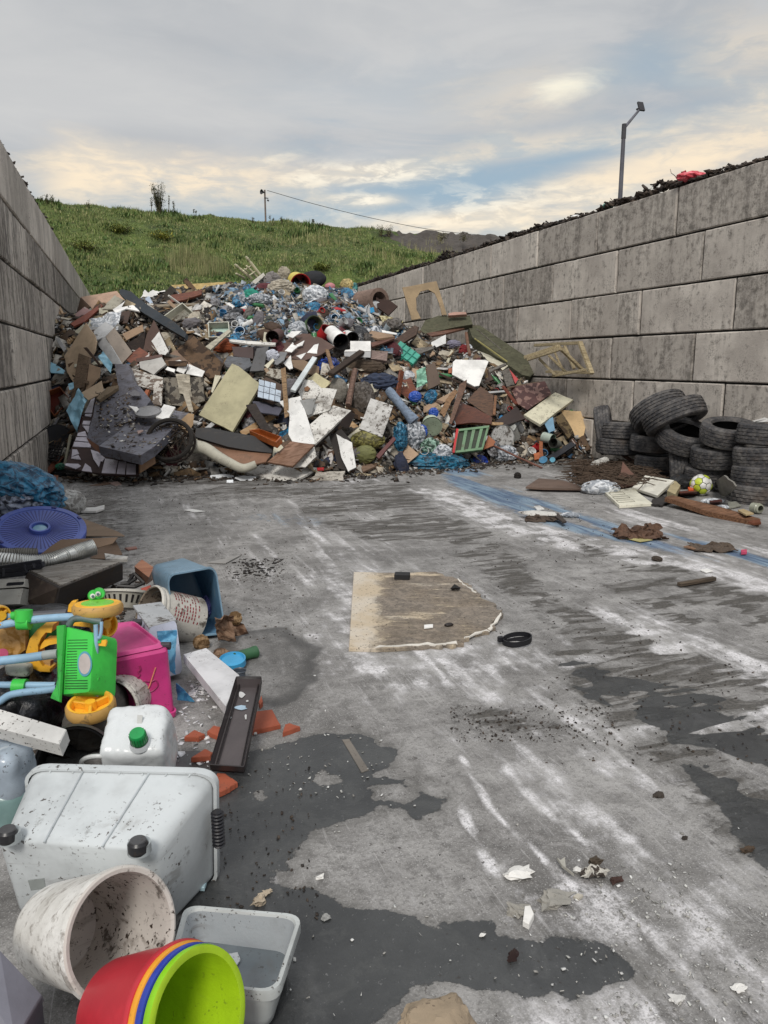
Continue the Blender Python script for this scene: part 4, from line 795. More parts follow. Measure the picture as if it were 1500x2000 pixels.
# ---- peak
e = T('chair', 'cream wooden chair upside down with its legs up on top of the heap', 'chair', hit(*C(2, (500, 230))[0])[0]); note(C(2, (490, 150))[0], 'upturned chair')
for a, b, nme, r in (((370, 98), (495, 205), 'leg', .026), ((452, 42), (552, 172), 'leg', .026), ((455, 108), (535, 195), 'leg', .02), ((378, 165), (440, 200), 'leg', .02), ((428, 150), (496, 104), 'rung', .013), ((478, 178), (520, 150), 'rung', .013), ((440, 130), (470, 160), 'rung', .013)):
    (ax, ay), (bx, by) = C(2, a, b); t = 13.1 if nme == 'leg' else 13.05; ob(nme, lathe(at(ax, ay, t), at(bx, by, t + .25), [(0, r * .6), (.1, r), (.25, r * .7), (.35, r), (1, r)], 8, (True, True)), M('cfc8a8', .3, .5), e)
P, nn, _ = quadpts(C(2, (490, 228), (580, 158), (592, 180), (520, 245)), 0, (0, .8, .5), at(*C(2, (540, 200))[0], 13.2)); ob('seat', prism(P, nn, .05), M('bdb9ae', .5, .6), e)
can('yellow_bucket', 'yellow bucket with a bright red inside on the crown of the heap', 'bucket', 2, (852, 243), (815, 215), .17, M('d8c45c', .3), RED, .1, near=.16, far=.16)
bag('black_bag', 'black holdall lying on the crown right of the yellow bucket', 'bag', 2, (858, 150, 1035, 262), M('22242b', .1, .8, 'cloth'), .5, .1, 3, .18, 3)
bag('white_bag', 'big bright white plastic bag just below the yellow bucket', 'bag', 2, (872, 262, 1045, 395), white_bag, .8, .15, 4, .28)
bag('beige_bag', 'beige crumpled garment left of the yellow bucket', 'cloth', 2, (628, 222, 790, 320), beige_cl, .7, .15, 5, .5)
bag('grey_garment', 'grey hood-like cloth rising behind the beige garment', 'cloth', 2, (590, 165, 700, 290), M('8a8583', .4, .95, 'cloth'), .7, .1, 6, .4)
bag('grey_garment', 'pale cloth flap standing up on the very top of the heap', 'cloth', 2, (690, 125, 770, 215), M('a59d8e', .4, .95, 'cloth'), .5, .1, 16, .45)
bag('teal_cloth', 'teal strip of cloth among clear bags on the crown', 'cloth', 2, (438, 285, 542, 378), M('2b8f7c', .2, .8, 'cloth'), .6, .25, 7, .5)
bag('clear_bag', 'clear plastic bag beneath the teal cloth', 'bag', 2, (378, 310, 475, 415), clear_bag, .8, .15, 8)
bag('clear_bag', 'wide clear plastic bag right of the teal cloth', 'bag', 2, (468, 320, 630, 400), clear_bag, .7, .2, 9)
board('brown_board', 'brown board upright behind the yellow bucket', 'board', 2, [(705, 168), (825, 180), (820, 235), (710, 225)], M('5b3424', .3), (0, .9, .3), .02)
bag('cream_jug', 'yellow-cream sack at the right end of the crown', 'sack', 2, (1145, 210, 1240, 300), M('c5b177', .3, .6, 'foil', '8a7a4c'), .6, .15, 10, .3)
bag('teal_bag', 'small teal bag next to the yellow-cream sack', 'bag', 2, (1228, 240, 1268, 310), M('4f9a98', .2, .4, 'foil', '275a5c'), .6, .15, 11)
bag('pink_bottle', 'pink-white packet right of the black holdall', 'packet', 2, (1030, 235, 1105, 290), M('c9848a', .2, .5), .6, .12, 12, .15)
can('green_jar', 'muddy green tin lying open in the grey wrappers', 'tin', 2, (955, 540), (925, 550), .13, M('4d6f3a', .6), M('3a4a30', .6), .25)
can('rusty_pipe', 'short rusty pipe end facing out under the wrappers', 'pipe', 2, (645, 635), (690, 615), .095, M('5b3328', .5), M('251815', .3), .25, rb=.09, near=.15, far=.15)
can('white_bucket', 'white bucket with a blue square label at the right end of the crown', 'bucket', 4, (275, 325), (225, 320), .15, M('d9dde0', .3, .4), M('e4e6e8', .2), .3, closed=True, near=.16, far=.1)
P, nn, _ = quadpts(C(4, (232, 305), (262, 300), (268, 335), (240, 342)), .60, (-.4, .85, .3)); ob('sticker', prism(P, nn, .004), M('2f8fc0', .1, .4), label='blue square label on the small white bucket', cat='label')
e = T('rolled_carpet', 'brown rolled carpet lying behind the white bucket with the blue label', 'carpet', hit(*C(4, (320, 290))[0])[0]); note(C(4, (320, 290))[0], 'rolled carpet')
a_, b_ = at(*C(4, (170, 268))[0], 12.9), at(*C(4, (305, 250))[0], 12.5)
ob('roll', lathe(a_, b_, [(0, .19), (1, .2), (1, .14), (.3, .12)], 20), M('8d6f5e', .4, .9, 'cloth'), e, smooth=True)
P, nn, _ = quadpts(C(4, (275, 215), (300, 240), (380, 248), (438, 292), (370, 358), (290, 300)), 0, (.1, .8, .6), b_); ob('loose_end', prism(P, nn, .03), M('3b2a24', .4, .9), e)
board('cutout_panel', 'tan panel with a big arched cut-out standing up in front of the block wall', 'panel', 4, [(470, 155), (722, 108), (798, 356), (762, 358), (742, 272), (708, 196), (660, 170), (605, 183), (570, 235), (575, 320), (607, 383), (540, 396)], M('a78a5c', .3, .7), (0, .97, .2), .25, .035)
P, nn, c_ = quadpts(C(4, (600, 470), (640, 395), (735, 362), (965, 360), (988, 425), (840, 450), (640, 495)), .3, (0, .75, .6)); ob('mattress', prism(P, nn, .12), KHK, label='dark green padded slab lying level near the block wall', cat='mattress'); note(c_, 'green padded slab')
board('brick', 'pinkish brick lying on the dark green padded slab', 'brick', 4, [(808, 345), (850, 335), (938, 334), (945, 352), (810, 360)], M('b4826c', .3), (0, .75, .6), .36, .06)
P, nn, c_ = quadpts(C(4, (960, 450), (990, 430), (1040, 432), (1200, 540), (1380, 660), (1440, 735), (1440, 780), (1410, 808), (1350, 795), (1200, 690), (1080, 600), (985, 520)), .42, (.2, .65, .7))
ob('quilted_cushion', join(prism(P, nn, .18)), KHK, label='long olive quilted cushion sloping down toward the wall', cat='cushion'); note(c_, 'quilted cushion')
stick('trim_strip', 'wooden strip lying lengthwise on the quilted cushion', 'strip', 4, (1015, 460), (1195, 610), GRW, .014, .62)
stick('piping_cord', 'yellowish piping hanging along the quilted cushion', 'cord', 4, (1000, 530), (1240, 700), M('a39c62', .4), .014, .62, sq=False)
board('plank', 'dark old plank rising diagonally above the teal crate', 'plank', 4, [(315, 612), (480, 490), (560, 432), (592, 442), (575, 500), (480, 560), (370, 652)], M('5a4030', .5, .8, 'wood'), (-.1, .7, .7), .4, .04)
board('plank', 'long brown plank over the rolled carpet side of the heap', 'plank', 4, [(240, 560), (420, 510), (415, 530), (250, 590)], M('7a4c3a', .4, .7, 'wood'), (0, .6, .8), .3, .03)
board('chipboard', 'flat brown chipboard lying right below the blue bags', 'board', 4, [(80, 468), (200, 462), (400, 500), (415, 515), (290, 530), (180, 495)], MDF2, (0, .4, .9), .3, .03)
board('white_strip', 'white torn strip just above the flat brown chipboard', 'board', 4, [(210, 452), (320, 465), (435, 490), (430, 500), (330, 485)], WBR, (0, .5, .9), .38, .012)
board('cardboard_sheet', 'cream stained cardboard standing beneath the rolled carpet', 'cardboard', 4, [(300, 360), (355, 362), (480, 400), (440, 480), (350, 450)], M('c2bb98', .4, .8, 'chip', '8f845c', 4), (0, .85, .5), .25, .012)
board('plank', 'reddish-brown plank below the dark green padded slab', 'plank', 4, [(650, 490), (900, 445), (930, 455), (780, 495), (680, 512)], M('7a4c34', .4, .7, 'wood'), (0, .5, .9), .38, .03)
# teal crate
e = T('teal_crate', 'teal plastic crate lying on its side in the middle of the heap', 'crate', hit(*C(4, (480, 660))[0])[0]); note(C(4, (480, 650))[0], 'teal crate')
P, nn, _ = quadpts(C(4, (400, 612), (458, 546), (606, 652), (552, 716)), .5, (.05, .5, .85)); ob('side_panel', prism(P, nn, .02), TEAL, e)
for i in range(1, 4): 
    for a, b in ((P[0].lerp(P[3], i / 4), P[1].lerp(P[2], i / 4)),): ob('rib', tube([a + nn * .006, b + nn * .006], .012, 5), M('2c7a6c', .3), e)
ob('rib', tube([P[0].lerp(P[1], .5) + nn * .006, P[3].lerp(P[2], .5) + nn * .006], .01, 5), M('2c7a6c', .3), e)
P2, n2, _ = quadpts(C(4, (365, 670), (400, 612), (552, 716), (520, 770)), 0, (-.2, .95, -.1), P[0].lerp(P[3], .5) - UP * .06); P2 = [P2[0], P[0], P[3], P2[3]]
ob('back_panel', prism([q - n2 * .05 for q in P2], n2, .01), M('123d36', .3), e)
for i in range(13): ob('slat', tube([P2[1].lerp(P2[2], i / 12), P2[0].lerp(P2[3], i / 12)], .005, 4), TEAL, e)
for i in range(7): ob('slat', tube([P2[1].lerp(P2[0], i / 6), P2[2].lerp(P2[3], i / 6)], .005, 4), TEAL, e)
P3 = [P[3], P[2], P[2] - UP * .16 - RIGHT * .08, P2[3]]; ob('side_panel', prism(P3, (P3[1] - P3[0]).cross(P3[3] - P3[0]) * (1 if ((P3[1] - P3[0]).cross(P3[3] - P3[0])).dot(-FWD) > 0 else -1), .01), M('2a8170', .3), e)
board('white_panel', 'clean white square panel right of the green net cloth', 'panel', 4, [(842, 700), (862, 682), (1080, 686), (1105, 694), (1035, 874), (1000, 880), (836, 792)], WBR, (.05, .75, .65), .5, .025)
board('cream_board', 'long cream board sloping down below the quilted cushion', 'board', 4, [(960, 656), (1030, 620), (1150, 665), (1266, 716), (1200, 768), (1080, 715)], M('d6d2c0', .4, .5), (.1, .6, .8), .55, .04)
board('wood_post', 'greyish wooden post propping up the long cream board', 'post', 4, [(1200, 770), (1252, 742), (1296, 868), (1236, 882)], GRW, (0, .9, .3), .5, .05)
board('red_plastic', 'red plastic triangle beside the greyish post', 'plastic', 4, [(1255, 752), (1322, 828), (1300, 862)], RED, (0, .9, .3), .42, .012)
board('white_board', 'small white board under the dark green padded slab', 'board', 4, [(683, 556), (790, 500), (792, 565), (702, 600), (684, 585)], WH, (0, .8, .6), .35, .015)
board('grey_plank', 'thin grey plank just right of the teal crate', 'plank', 4, [(555, 600), (700, 586), (705, 600), (590, 645)], GRW, (0, .6, .8), .4, .03)
P, nn, c_ = quadpts(C(4, (575, 760), (640, 738), (655, 858), (578, 890)), .5, (0, .95, .2)); ob('green_net', sheet(P, 12, 14, .004, .04, 4, 14), M('8fc4ac', .2, .6, 'cloth'), label='pale green net cloth hanging below the teal crate', cat='cloth', smooth=40); note(c_, 'pale green net')
board('brown_board', 'brown scratched board standing right of the pale green net', 'board', 4, [(645, 722), (708, 705), (740, 790), (748, 862), (660, 905)], M('6a5546', .5, .8), (0, .9, .4), .4, .025)
board('brick', 'small brick-red block beside the white panel top', 'brick', 4, [(808, 748), (838, 742), (835, 782), (810, 785)], M('a85a34', .2), (0, .9, .3), .3, .04)
stick('plank', 'dark plank under the lower edge of the clean white panel', 'plank', 4, (742, 790), (1010, 900), DBR, .03, .52)
board('broken_plank', 'short cream broken plank in front of the dark plank', 'plank', 4, [(742, 820), (835, 845), (838, 868), (745, 850)], M('b9a480', .4, .8, 'wood'), (0, .8, .5), .45, .025)
bag('blue_cloth', 'denim-blue cloth bundle left of the pale green net', 'cloth', 4, (185, 790, 425, 905), M('39435a', .3, .9, 'cloth'), .6, .2, 21, .4)
bag('red_cloth', 'dark red cloth in the gap above the white panel', 'cloth', 4, (890, 580, 960, 660), M('7d1f24', .2, .8, 'cloth'), .6, .1, 22)
bag('grey_cloth', 'pale lilac cloth above the dark red cloth', 'cloth', 4, (800, 545, 895, 600), M('8a879a', .3, .9, 'cloth'), .6, .2, 23)
stick('stick', 'thick bare stick leaning beside the dark red cloth', 'stick', 4, (940, 490), (965, 650), M('8a5a3c', .3, .8, 'wood'), .028, .35, sq=False)
bag('straw_mass', 'brown fibrous mat of old straw left of the teal crate', 'straw mat', 4, (15, 690, 330, 800), M('5c4a38', .6, .95, 'cloth', scale=3), .5, .1, 24, .25)
can('red_tub', 'red jug lying under the brightest bags', 'jug', 2, (1050, 580), (1010, 630), .105, RED, M('7a1416', .2), .3, rb=.1, near=.0, far=.1)
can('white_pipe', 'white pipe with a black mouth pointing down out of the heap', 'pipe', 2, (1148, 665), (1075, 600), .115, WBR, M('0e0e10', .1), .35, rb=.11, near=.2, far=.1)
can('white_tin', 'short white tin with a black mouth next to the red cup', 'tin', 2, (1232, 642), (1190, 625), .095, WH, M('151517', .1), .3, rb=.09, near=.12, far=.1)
board('red_cup', 'red scrap between the two white pipes', 'plastic', 2, [(1120, 605), (1180, 588), (1175, 640), (1140, 632)], RED, (0, .9, .3), .35, .03)
board('shingle_panel', 'brown panel with broken white facing in the middle of the heap', 'panel', 2, [(615, 702), (735, 640), (830, 605), (920, 605), (1010, 640), (1102, 700), (1000, 760), (870, 805), (770, 785), (690, 790)], M('5f4a42', .35, .7), (0, .55, .8), .3, .025)
for pts, l in (([(745, 620), (790, 588), (860, 585), (835, 608), (795, 636)], 'topmost'), ([(815, 690), (880, 655), (866, 690), (830, 700)], 'small'), ([(735, 732), (785, 680), (832, 700), (785, 742)], 'square'), ([(975, 660), (1030, 655), (1098, 696), (1015, 712)], 'rightmost'), ([(898, 745), (950, 688), (984, 678), (972, 752)], 'zigzag'), ([(818, 768), (892, 745), (855, 792)], 'pointed'), ([(725, 822), (780, 762), (795, 858), (770, 868)], 'lowest')):
    board('facing_shard', '%s white shard on the brown panel in the middle of the heap' % l, 'shard', 2, pts, WBR, (0, .55, .8), .38, .012, group='white shards on the brown middle panel')
bag('orange_net', 'dark orange net sack below the pale drawer', 'sack', 2, (205, 650, 395, 745), M('8d4420', .3, .8, 'cloth', scale=3), .6, .2, 25, .3)
board('plank', 'whitish weathered plank slanting in front of the pale drawer', 'plank', 2, [(155, 700), (320, 575), (345, 585), (190, 727)], M('c0bba8', .5, .7, 'wood'), (0, .7, .7), .55, .03)
board('plank', 'long thin white plank lying above the dark orange sack', 'plank', 2, [(325, 645), (480, 660), (670, 672), (668, 690), (470, 682), (330, 662)], WH2, (0, .5, .9), .38, .025)
board('dark_case', 'dark maroon box under the long thin white plank', 'box', 2, [(345, 700), (505, 705), (505, 790), (360, 770)], M('3f2826', .4, .6), (0, .85, .5), .25, .08)
board('slate_plank', 'dark grey plank with pale scratches standing left of the shard panel', 'plank', 2, [(478, 882), (530, 712), (617, 698), (580, 878)], M('5a5a5c', .5, .7), (-.05, .8, .6), .42, .03)
board('slate_slab', 'grey slab lying left of the scratched dark plank', 'slab', 2, [(290, 820), (320, 768), (480, 785), (500, 840), (440, 870), (310, 850)], M('64676c', .5, .8, 'cloth'), (0, .5, .85), .3, .05)
board('grey_tile', 'grey square tile between the scratched dark plank and the shard panel', 'tile', 2, [(655, 830), (700, 738), (755, 742), (730, 800), (680, 835)], M('77787a', .3), (0, .7, .7), .4, .02)
bag('white_cloth', 'white cloth scrap beside the grey square tile', 'cloth', 2, (600, 728, 688, 805), M('cfd3e0', .15, .8, 'cloth'), .5, .4, 26, .4)
board('white_offcut', 'cream offcut in front of the white cloth scrap', 'board', 2, [(585, 840), (650, 785), (660, 800), (610, 862)], CRM, (0, .7, .7), .48, .02)
e = T('white_box', 'white appliance casing with a notch in the middle of the heap', 'casing', hit(*C(2, (1270, 740))[0])[0]); note(C(2, (1270, 720))[0], 'white casing')
P, nn, _ = quadpts(C(2, (1180, 725), (1215, 722), (1215, 660), (1365, 660), (1366, 735), (1170, 738)), .45, (0, .75, .65)); ob('front_panel', prism(P, nn, .02), WBR, e)
P, nn, _ = quadpts(C(2, (1170, 742), (1366, 738), (1364, 782), (1172, 772)), .45, (0, .9, .2)); ob('lower_panel', prism(P, nn, .02), LGR, e)
board('pink_plank', 'pinkish-grey plank beside the white casing', 'plank', 2, [(1368, 728), (1492, 736), (1482, 805), (1366, 790)], M('93786e', .4, .8, 'wood'), (0, .7, .7), .4, .05)
stick('charred_plank', 'long black-brown plank slanting below the white casing', 'plank', 2, (1070, 905), (1300, 740), M('3c2f26', .5, .9, 'wood'), .045, .55)
bag('blue_bag', 'bright blue bag behind the short upright lath', 'bag', 2, (985, 785, 1130, 905), M('2348a0', .2, .4, 'foil', '0c1c50'), .5, .2, 27)
stick('lath', 'short upright lath in front of the bright blue bag', 'batten', 2, (1045, 725), (1085, 870), M('9a7244', .3, .7, 'wood'), .026, .45)
stick('white_batten', 'long white batten standing diagonally in the middle of the heap', 'batten', 3, (955, 72), (795, 315), M('cfd6d8', .2, .5), .035, .62, .5)
board('leather_board', 'cracked light brown leather-like board behind the white batten', 'board', 2, [(780, 795), (880, 800), (990, 848), (982, 925), (900, 895), (800, 850)], M('84684a', .5, .8), (0, .7, .7), .35, .03)
board('gold_sheet', 'whitish rubble slab above the blue-tiled panel', 'slab', 3, [(590, 200), (620, 145), (735, 160), (742, 240), (650, 215)], M('b1aca0', .7, .8, 'chip', '5a5044', 4), (0, .7, .7), .3, .04)
board('batten', 'upright yellow-brown batten in the middle foreground of the heap', 'batten', 3, [(706, 150), (740, 138), (768, 498), (735, 512)], M('a67f4c', .35, .7, 'wood'), (0, .97, .2), .62, .04)
e = T('tiled_slab', 'slab of pale blue cracked tiles behind the upright yellow-brown batten', 'slab', hit(*C(3, (630, 290))[0])[0]); bp, nn, c_ = quadpts(C(3, (530, 340), (545, 245), (600, 210), (722, 270), (716, 372), (640, 392)), .4, (0, .6, .8)); note(c_, 'blue-tiled slab')
ob('backing', prism(bp, nn, .05), M('4a3a30', .5, .8), e)
for i in range(4):
    for j in range(3):
        q = lambda a, b: (548 + a * 42 - b * 4, 232 + b * 44 + a * 10); pts = [q(i, j), q(i + .93, j + .05), q(i + .95, j + .93), q(i + .03, j + .9)]
        if i == 3 and j == 0: continue
        ob('tile', prism([on_plane(*p, bp[0], nn) + nn * .012 for p in C(3, *pts)], nn, .012), M('b9c6d4', .45, .35), e)
board('white_door', 'tall white cupboard door standing in the centre of the heap front', 'door', 3, [(688, 388), (770, 368), (850, 348), (905, 520), (962, 702), (800, 700), (762, 632), (770, 480)], WH, (0, .75, .65), .45, .025)
board('white_panel', 'white panel with a rusty spot behind the tall white door', 'panel', 3, [(835, 320), (880, 228), (940, 232), (1015, 300), (960, 370), (860, 372)], WH2, (0, .8, .6), .35, .02)
board('cream_panel', 'cream panel standing above the rust-spotted white one', 'panel', 3, [(900, 225), (965, 178), (1075, 250), (1030, 295), (1000, 290)], M('c9c09a', .4, .6), (0, .75, .7), .3, .02)
board('rust_patch', 'rusty fragment lying on the rust-spotted white panel', 'fragment', 3, [(875, 290), (900, 275), (922, 290), (905, 315), (880, 312)], M('8f5f34', .4, .9), (0, .8, .6), .37, .008)
P, nn, c_ = quadpts(C(3, (900, 510), (1012, 300), (1120, 294), (1068, 455)), .55, (.1, .75, .65)); ob('curled_sheet', sheet(P, 12, 12, .012, .035, 8, 4), WH2, label='curled dirty white sheet right of the tall white door', cat='sheet', smooth=30); note(c_, 'curled white sheet')
board('grey_funnel', 'grey wedge-shaped sheet under the curled white one', 'sheet', 3, [(845, 380), (965, 365), (935, 480), (903, 492)], M('8f908f', .5, .6), (-.2, .85, .5), .5, .012)
board('white_worktop', 'thick white board with a dark edge leaning right of the tall white door', 'board', 3, [(920, 558), (1010, 480), (1092, 418), (1222, 456), (1090, 580), (960, 702)], WH2, (0, .6, .8), .5, .03)
board('dark_edge', 'dark underside board below the thick white board', 'board', 3, [(958, 712), (1222, 462), (1252, 485), (1205, 590), (1140, 565), (970, 730)], M('2e2522', .4, .6), (.3, .9, -.1), .42, .02)
board('plank_cladding', 'brown grooved board lying low in the centre of the heap front', 'board', 3, [(608, 832), (780, 680), (952, 706), (792, 866)], M('94694a', .3, .6, 'wood', '5e3f2a', .5), (-.1, .55, .85), .5, .025)
board('white_board', 'white board sticking out beneath the brown grooved board', 'board', 3, [(800, 868), (952, 722), (970, 790), (885, 872)], WH2, (.1, .7, .6), .4, .02)
board('white_door', 'wide white board lying flat at the foot of the heap', 'board', 3, [(458, 912), (582, 834), (700, 850), (972, 875), (900, 925), (740, 1000), (600, 950)], WH2, (0, .35, .95), .2, .03)
P, nn, c_ = quadpts(C(3, (75, 648), (85, 585), (180, 580), (330, 612), (500, 640), (655, 700), (640, 768), (480, 750), (320, 722)), .55, (0, .8, .55)); ob('black_headboard', prism(P, nn, .05), M('17171b', .3, .6), label='long bent black board low in the left front of the heap', cat='board'); note(c_, 'black board')
board('brown_sheet', 'brown sheet under the long bent black board', 'sheet', 3, [(95, 662), (320, 722), (480, 752), (640, 772), (600, 830), (520, 850), (420, 850), (300, 790)], M('8a5e3e', .3, .7), (0, .5, .85), .5, .02)
cu = [hit(*q)[0] - ray(*q).normalized() * .55 for q in C(3, (45, 715), (150, 735), (240, 790), (330, 840), (430, 880), (525, 850))]
ob('curved_rail', tube(curve(cu, 6), .085, 12, .55), M('b3b0a2', .4, .7), label='long curved cream foam rail along the foot of the heap', cat='rail', smooth=True); note(C(3, (240, 800))[0], 'curved foam rail')
tray('wooden_drawer', 'small orange wooden drawer on the long black board', 'drawer', 3, [(475, 600), (545, 588), (712, 648), (672, 690)], M('b0622e', .1, .35, 'wood', '8a4820'), M('8a4a22', .1, .4), (-.1, .45, .9), .68, .08, .08)
for pts, l in (([(185, 960), (190, 930), (300, 920), (362, 932), (355, 962)], 'first styrofoam block at the foot of the heap'), ([(365, 985), (370, 945), (430, 932), (525, 938), (522, 985)], 'thickest styrofoam block at the foot of the heap'), ([(308, 985), (310, 965), (358, 962), (360, 985)], 'smallest styrofoam block between the two others')):
    board('styrofoam_block', l, 'foam block', 3, pts, M('e2e6ea', .1, .7), (0, .5, .85), .12, .07, group='styrofoam at the foot of the heap')
board('bark_board', 'dark bark-like plank right of the olive-beige panel', 'plank', 3, [(450, 415), (520, 402), (580, 500), (642, 612), (560, 592), (500, 500)], M('3a3432', .6, .9, 'wood'), (0, .8, .6), .45, .04)
board('purple_board', 'slate-purple sheet behind the dark bark-like plank', 'sheet', 3, [(490, 385), (640, 400), (720, 440), (690, 490), (560, 470)], M('565663', .4, .8), (0, .6, .8), .32, .02)
board('speckled_panel', 'white speckled rectangular panel standing right of centre', 'panel', 5, [(155, 514), (240, 290), (330, 318), (405, 346), (325, 576)], M('d6d5d2', .85, .5, speck=2), (.05, .75, .65), .5, .025)
bag('yellow_bag', 'mustard-green sack below the white speckled panel', 'sack', 5, (100, 535, 335, 665), yel_bag, .6, .25, 31, .22)
bag('yellow_bag', 'smaller olive sack below the mustard-green one', 'sack', 5, (125, 640, 275, 765), M('747648', .4, .7, 'cloth'), .7, .2, 32, .22)
board('narrow_panel', 'narrow white panel leaning in front of a dark board', 'panel', 3, [(1113, 628), (1150, 650), (1228, 690), (1258, 872), (1200, 905), (1150, 800)], WH, (-.2, .85, .4), .4, .02)
board('dark_board', 'dark crooked board behind the narrow white panel', 'board', 3, [(1060, 640), (1150, 590), (1210, 660), (1225, 700), (1120, 640), (1160, 820), (1205, 905), (1130, 880)], M('2f2a28', .5, .8), (-.1, .85, .4), .33, .03)
bag('mud_bag', 'large grey muddy sack left of the speckled panel top', 'sack', 3, (1225, 260, 1390, 520), mud_bag, .6, .2, 33, .3)
bag('mud_bag', 'rounded grey bag with a dark hoop beside the curled sheet', 'sack', 3, (1060, 225, 1195, 400), M('8f8b82', .6, .8, 'cloth', scale=2), .5, .2, 34, .2)
stick('bent_branch', 'bare brown branch between the grey sacks', 'branch', 3, (1250, 160), (1200, 420), M('7d5a48', .4, .8, 'wood'), .04, .45, sq=False)
board('scrap_stack', 'pile of splintered white laths at the foot of the heap', 'lath', 3, [(888, 992), (965, 905), (1178, 898), (1165, 965), (1000, 1000)], M('c9c3b8', .6, .7, 'wood'), (0, .3, 1), .15, .03, rag=.03)
board('plank', 'thin cream plank lying on the ground past the white laths', 'plank', 3, [(1190, 925), (1290, 912), (1372, 925), (1290, 945)], M('b8aa8c', .4, .8, 'wood'), (0, .2, 1), .08, .025)
board('plank', 'brown broken plank ends at the base of the olive sack', 'plank', 3, [(1285, 862), (1375, 845), (1400, 862), (1310, 905)], M('8a6a50', .4, .8, 'wood'), (0, .4, .9), .15, .03)
board('red_scrap', 'red plastic scrap at the edge of the white laths', 'plastic', 3, [(970, 875), (1025, 872), (1020, 890), (975, 892)], RED, (0, .5, .9), .25, .02)
# ---- right part
board('plank', 'weathered orange-brown plank standing steeply right of the tall bags', 'plank', 5, [(812, 470), (840, 380), (890, 190), (945, 153), (938, 205), (850, 442), (832, 482)], M('7d5238', .5, .7, 'wood'), (-.1, .85, .5), .5, .035)
board('plank', 'yellow-brown splintered board left of the steep orange-brown plank', 'plank', 5, [(745, 400), (790, 300), (850, 225), (880, 240), (820, 340), (780, 430)], M('9c7040', .5, .8, 'wood'), (0, .8, .5), .4, .03, rag=.015)
board('plywood_box', 'brown plywood upright side of the broken box right of centre', 'panel', 5, [(940, 310), (1000, 245), (1045, 205), (1140, 270), (1138, 420), (1110, 425)], M('6d4526', .4, .6, 'wood'), (.1, .9, .4), .4, .02)
board('plywood_box', 'dark red-brown base of the broken plywood box', 'panel', 5, [(820, 488), (900, 320), (1000, 360), (1130, 430), (1125, 480), (980, 470)], M('5e3220', .3, .5, 'wood'), (-.1, .6, .8), .42, .02)
board('dark_panel', 'almost black panel below the maroon board', 'panel', 5, [(1110, 490), (1310, 350), (1375, 440), (1180, 510)], M('2a1a16', .3, .5), (0, .7, .7), .45, .02)
stick('corner_batten', 'orange batten at the corner of the plywood box', 'batten', 5, (1155, 275), (1143, 415), M('9a6434', .3, .6, 'wood'), .02, .5)
a_, b_ = [hit(*q)[0] - ray(*q).normalized() * .5 for q in C(5, (365, 225), (560, 460))]; ob('rolled_fabric', lathe(a_, b_, [(0, .05), (.1, .065), (.6, .06), (1, .08)], 14, (True, True), wob=.08), M('8495ab', .5, .8, 'cloth', scale=2), label='light blue rolled fabric slanting beside the speckled panel', cat='fabric', smooth=True); note(C(5, (460, 340))[0], 'rolled blue fabric')
e = T('green_slatted_crate', 'pale green slatted crate lying tilted at the foot of the heap', 'crate', hit(*C(5, (980, 600))[0])[0]); note(C(5, (980, 600))[0], 'green slatted crate')
Q_, nn, _ = quadpts(C(5, (845, 695), (872, 520), (1110, 492), (1062, 668)), .5, (.1, .75, .65)); ob('back_panel', prism([q - nn * .03 for q in Q_], nn, .02), M('2f3a2c', .5), e)
lr = lambda u, w: (Q_[0].lerp(Q_[3], u)).lerp(Q_[1].lerp(Q_[2], u), w)
for u0, u1 in ((0, .07), (.24, .34), (.48, .58), (.72, .82), (.93, 1.0)): ob('slat', prism([lr(u0, 0), lr(u1, 0), lr(u1, 1), lr(u0, 1)], nn, .03), GRN, e)
for w0, w1 in ((0, .09), (.91, 1.0)): ob('rail', prism([lr(0, w0) + nn * .006, lr(1, w0) + nn * .006, lr(1, w1) + nn * .006, lr(0, w1) + nn * .006], nn, .04), GRN, e)
board('red_edge', 'red strip along the left edge of the green slatted crate', 'strip', 5, [(838, 690), (868, 512), (885, 515), (855, 690)], RED, (.1, .75, .65), .52, .03)
board('orange_panel', 'orange-brown sheet behind the right side of the green crate', 'sheet', 5, [(1065, 668), (1100, 560), (1155, 610), (1140, 640)], M('96552a', .2), (0, .8, .5), .35, .02)
can('round_tub', 'white muddy round tub seen end-on near the green crate', 'tub', 5, (1208, 570), (1215, 560), .16, M('a8aaa8', .6), M('d6d6d4', .9, speck=2), .3, closed=True)
can('plastic_drum', 'pale green round container caught in the blue bags', 'container', 5, (688, 500), (680, 470), .14, M('b8c4b0', .3), M('93a08a', .5), .35, closed=True)
bag('blue_tarp', 'big petrol-blue tarp bundle lying at the foot of the heap', 'tarp', 5, (430, 700, 930, 850), M('22708f', .15, .5, 'foil', '0b2c3e', bump=1), .5, .1, 35, .3, 5, 2.0)
bag('blue_tarp', 'blue upright bag left of the clear one above the tarp', 'bag', 5, (410, 480, 505, 668), M('39799a', .2, .4, 'foil', '143a50'), .6, .3, 36)
bag('clear_bag', 'clear bag hanging down beside the pale green container', 'bag', 5, (490, 470, 630, 660), clear_bag, .6, .25, 37)
bag('blue_bag', 'royal-blue bag scrap left of the pale green container', 'bag', 5, (560, 490, 650, 580), BLU, .5, .25, 38)
bag('blue_bag', 'royal-blue scrap caught below the pale green net', 'bag', 5, (525, 245, 605, 315), BLU, .5, .35, 39)
bag('blue_bag', 'royal-blue scrap above the pale green container', 'bag', 5, (670, 365, 732, 435), BLU, .5, .35, 40)
bag('green_bottle_bag', 'grey-green clear bag just above the petrol-blue tarp', 'bag', 5, (615, 590, 740, 700), M('8fb0a0', .3, .4, 'foil', '2c4438'), .6, .3, 41)
bag('clear_bag', 'clear knotted plastic on top of the petrol-blue tarp', 'bag', 5, (700, 640, 830, 760), clear_bag, .6, .35, 42)
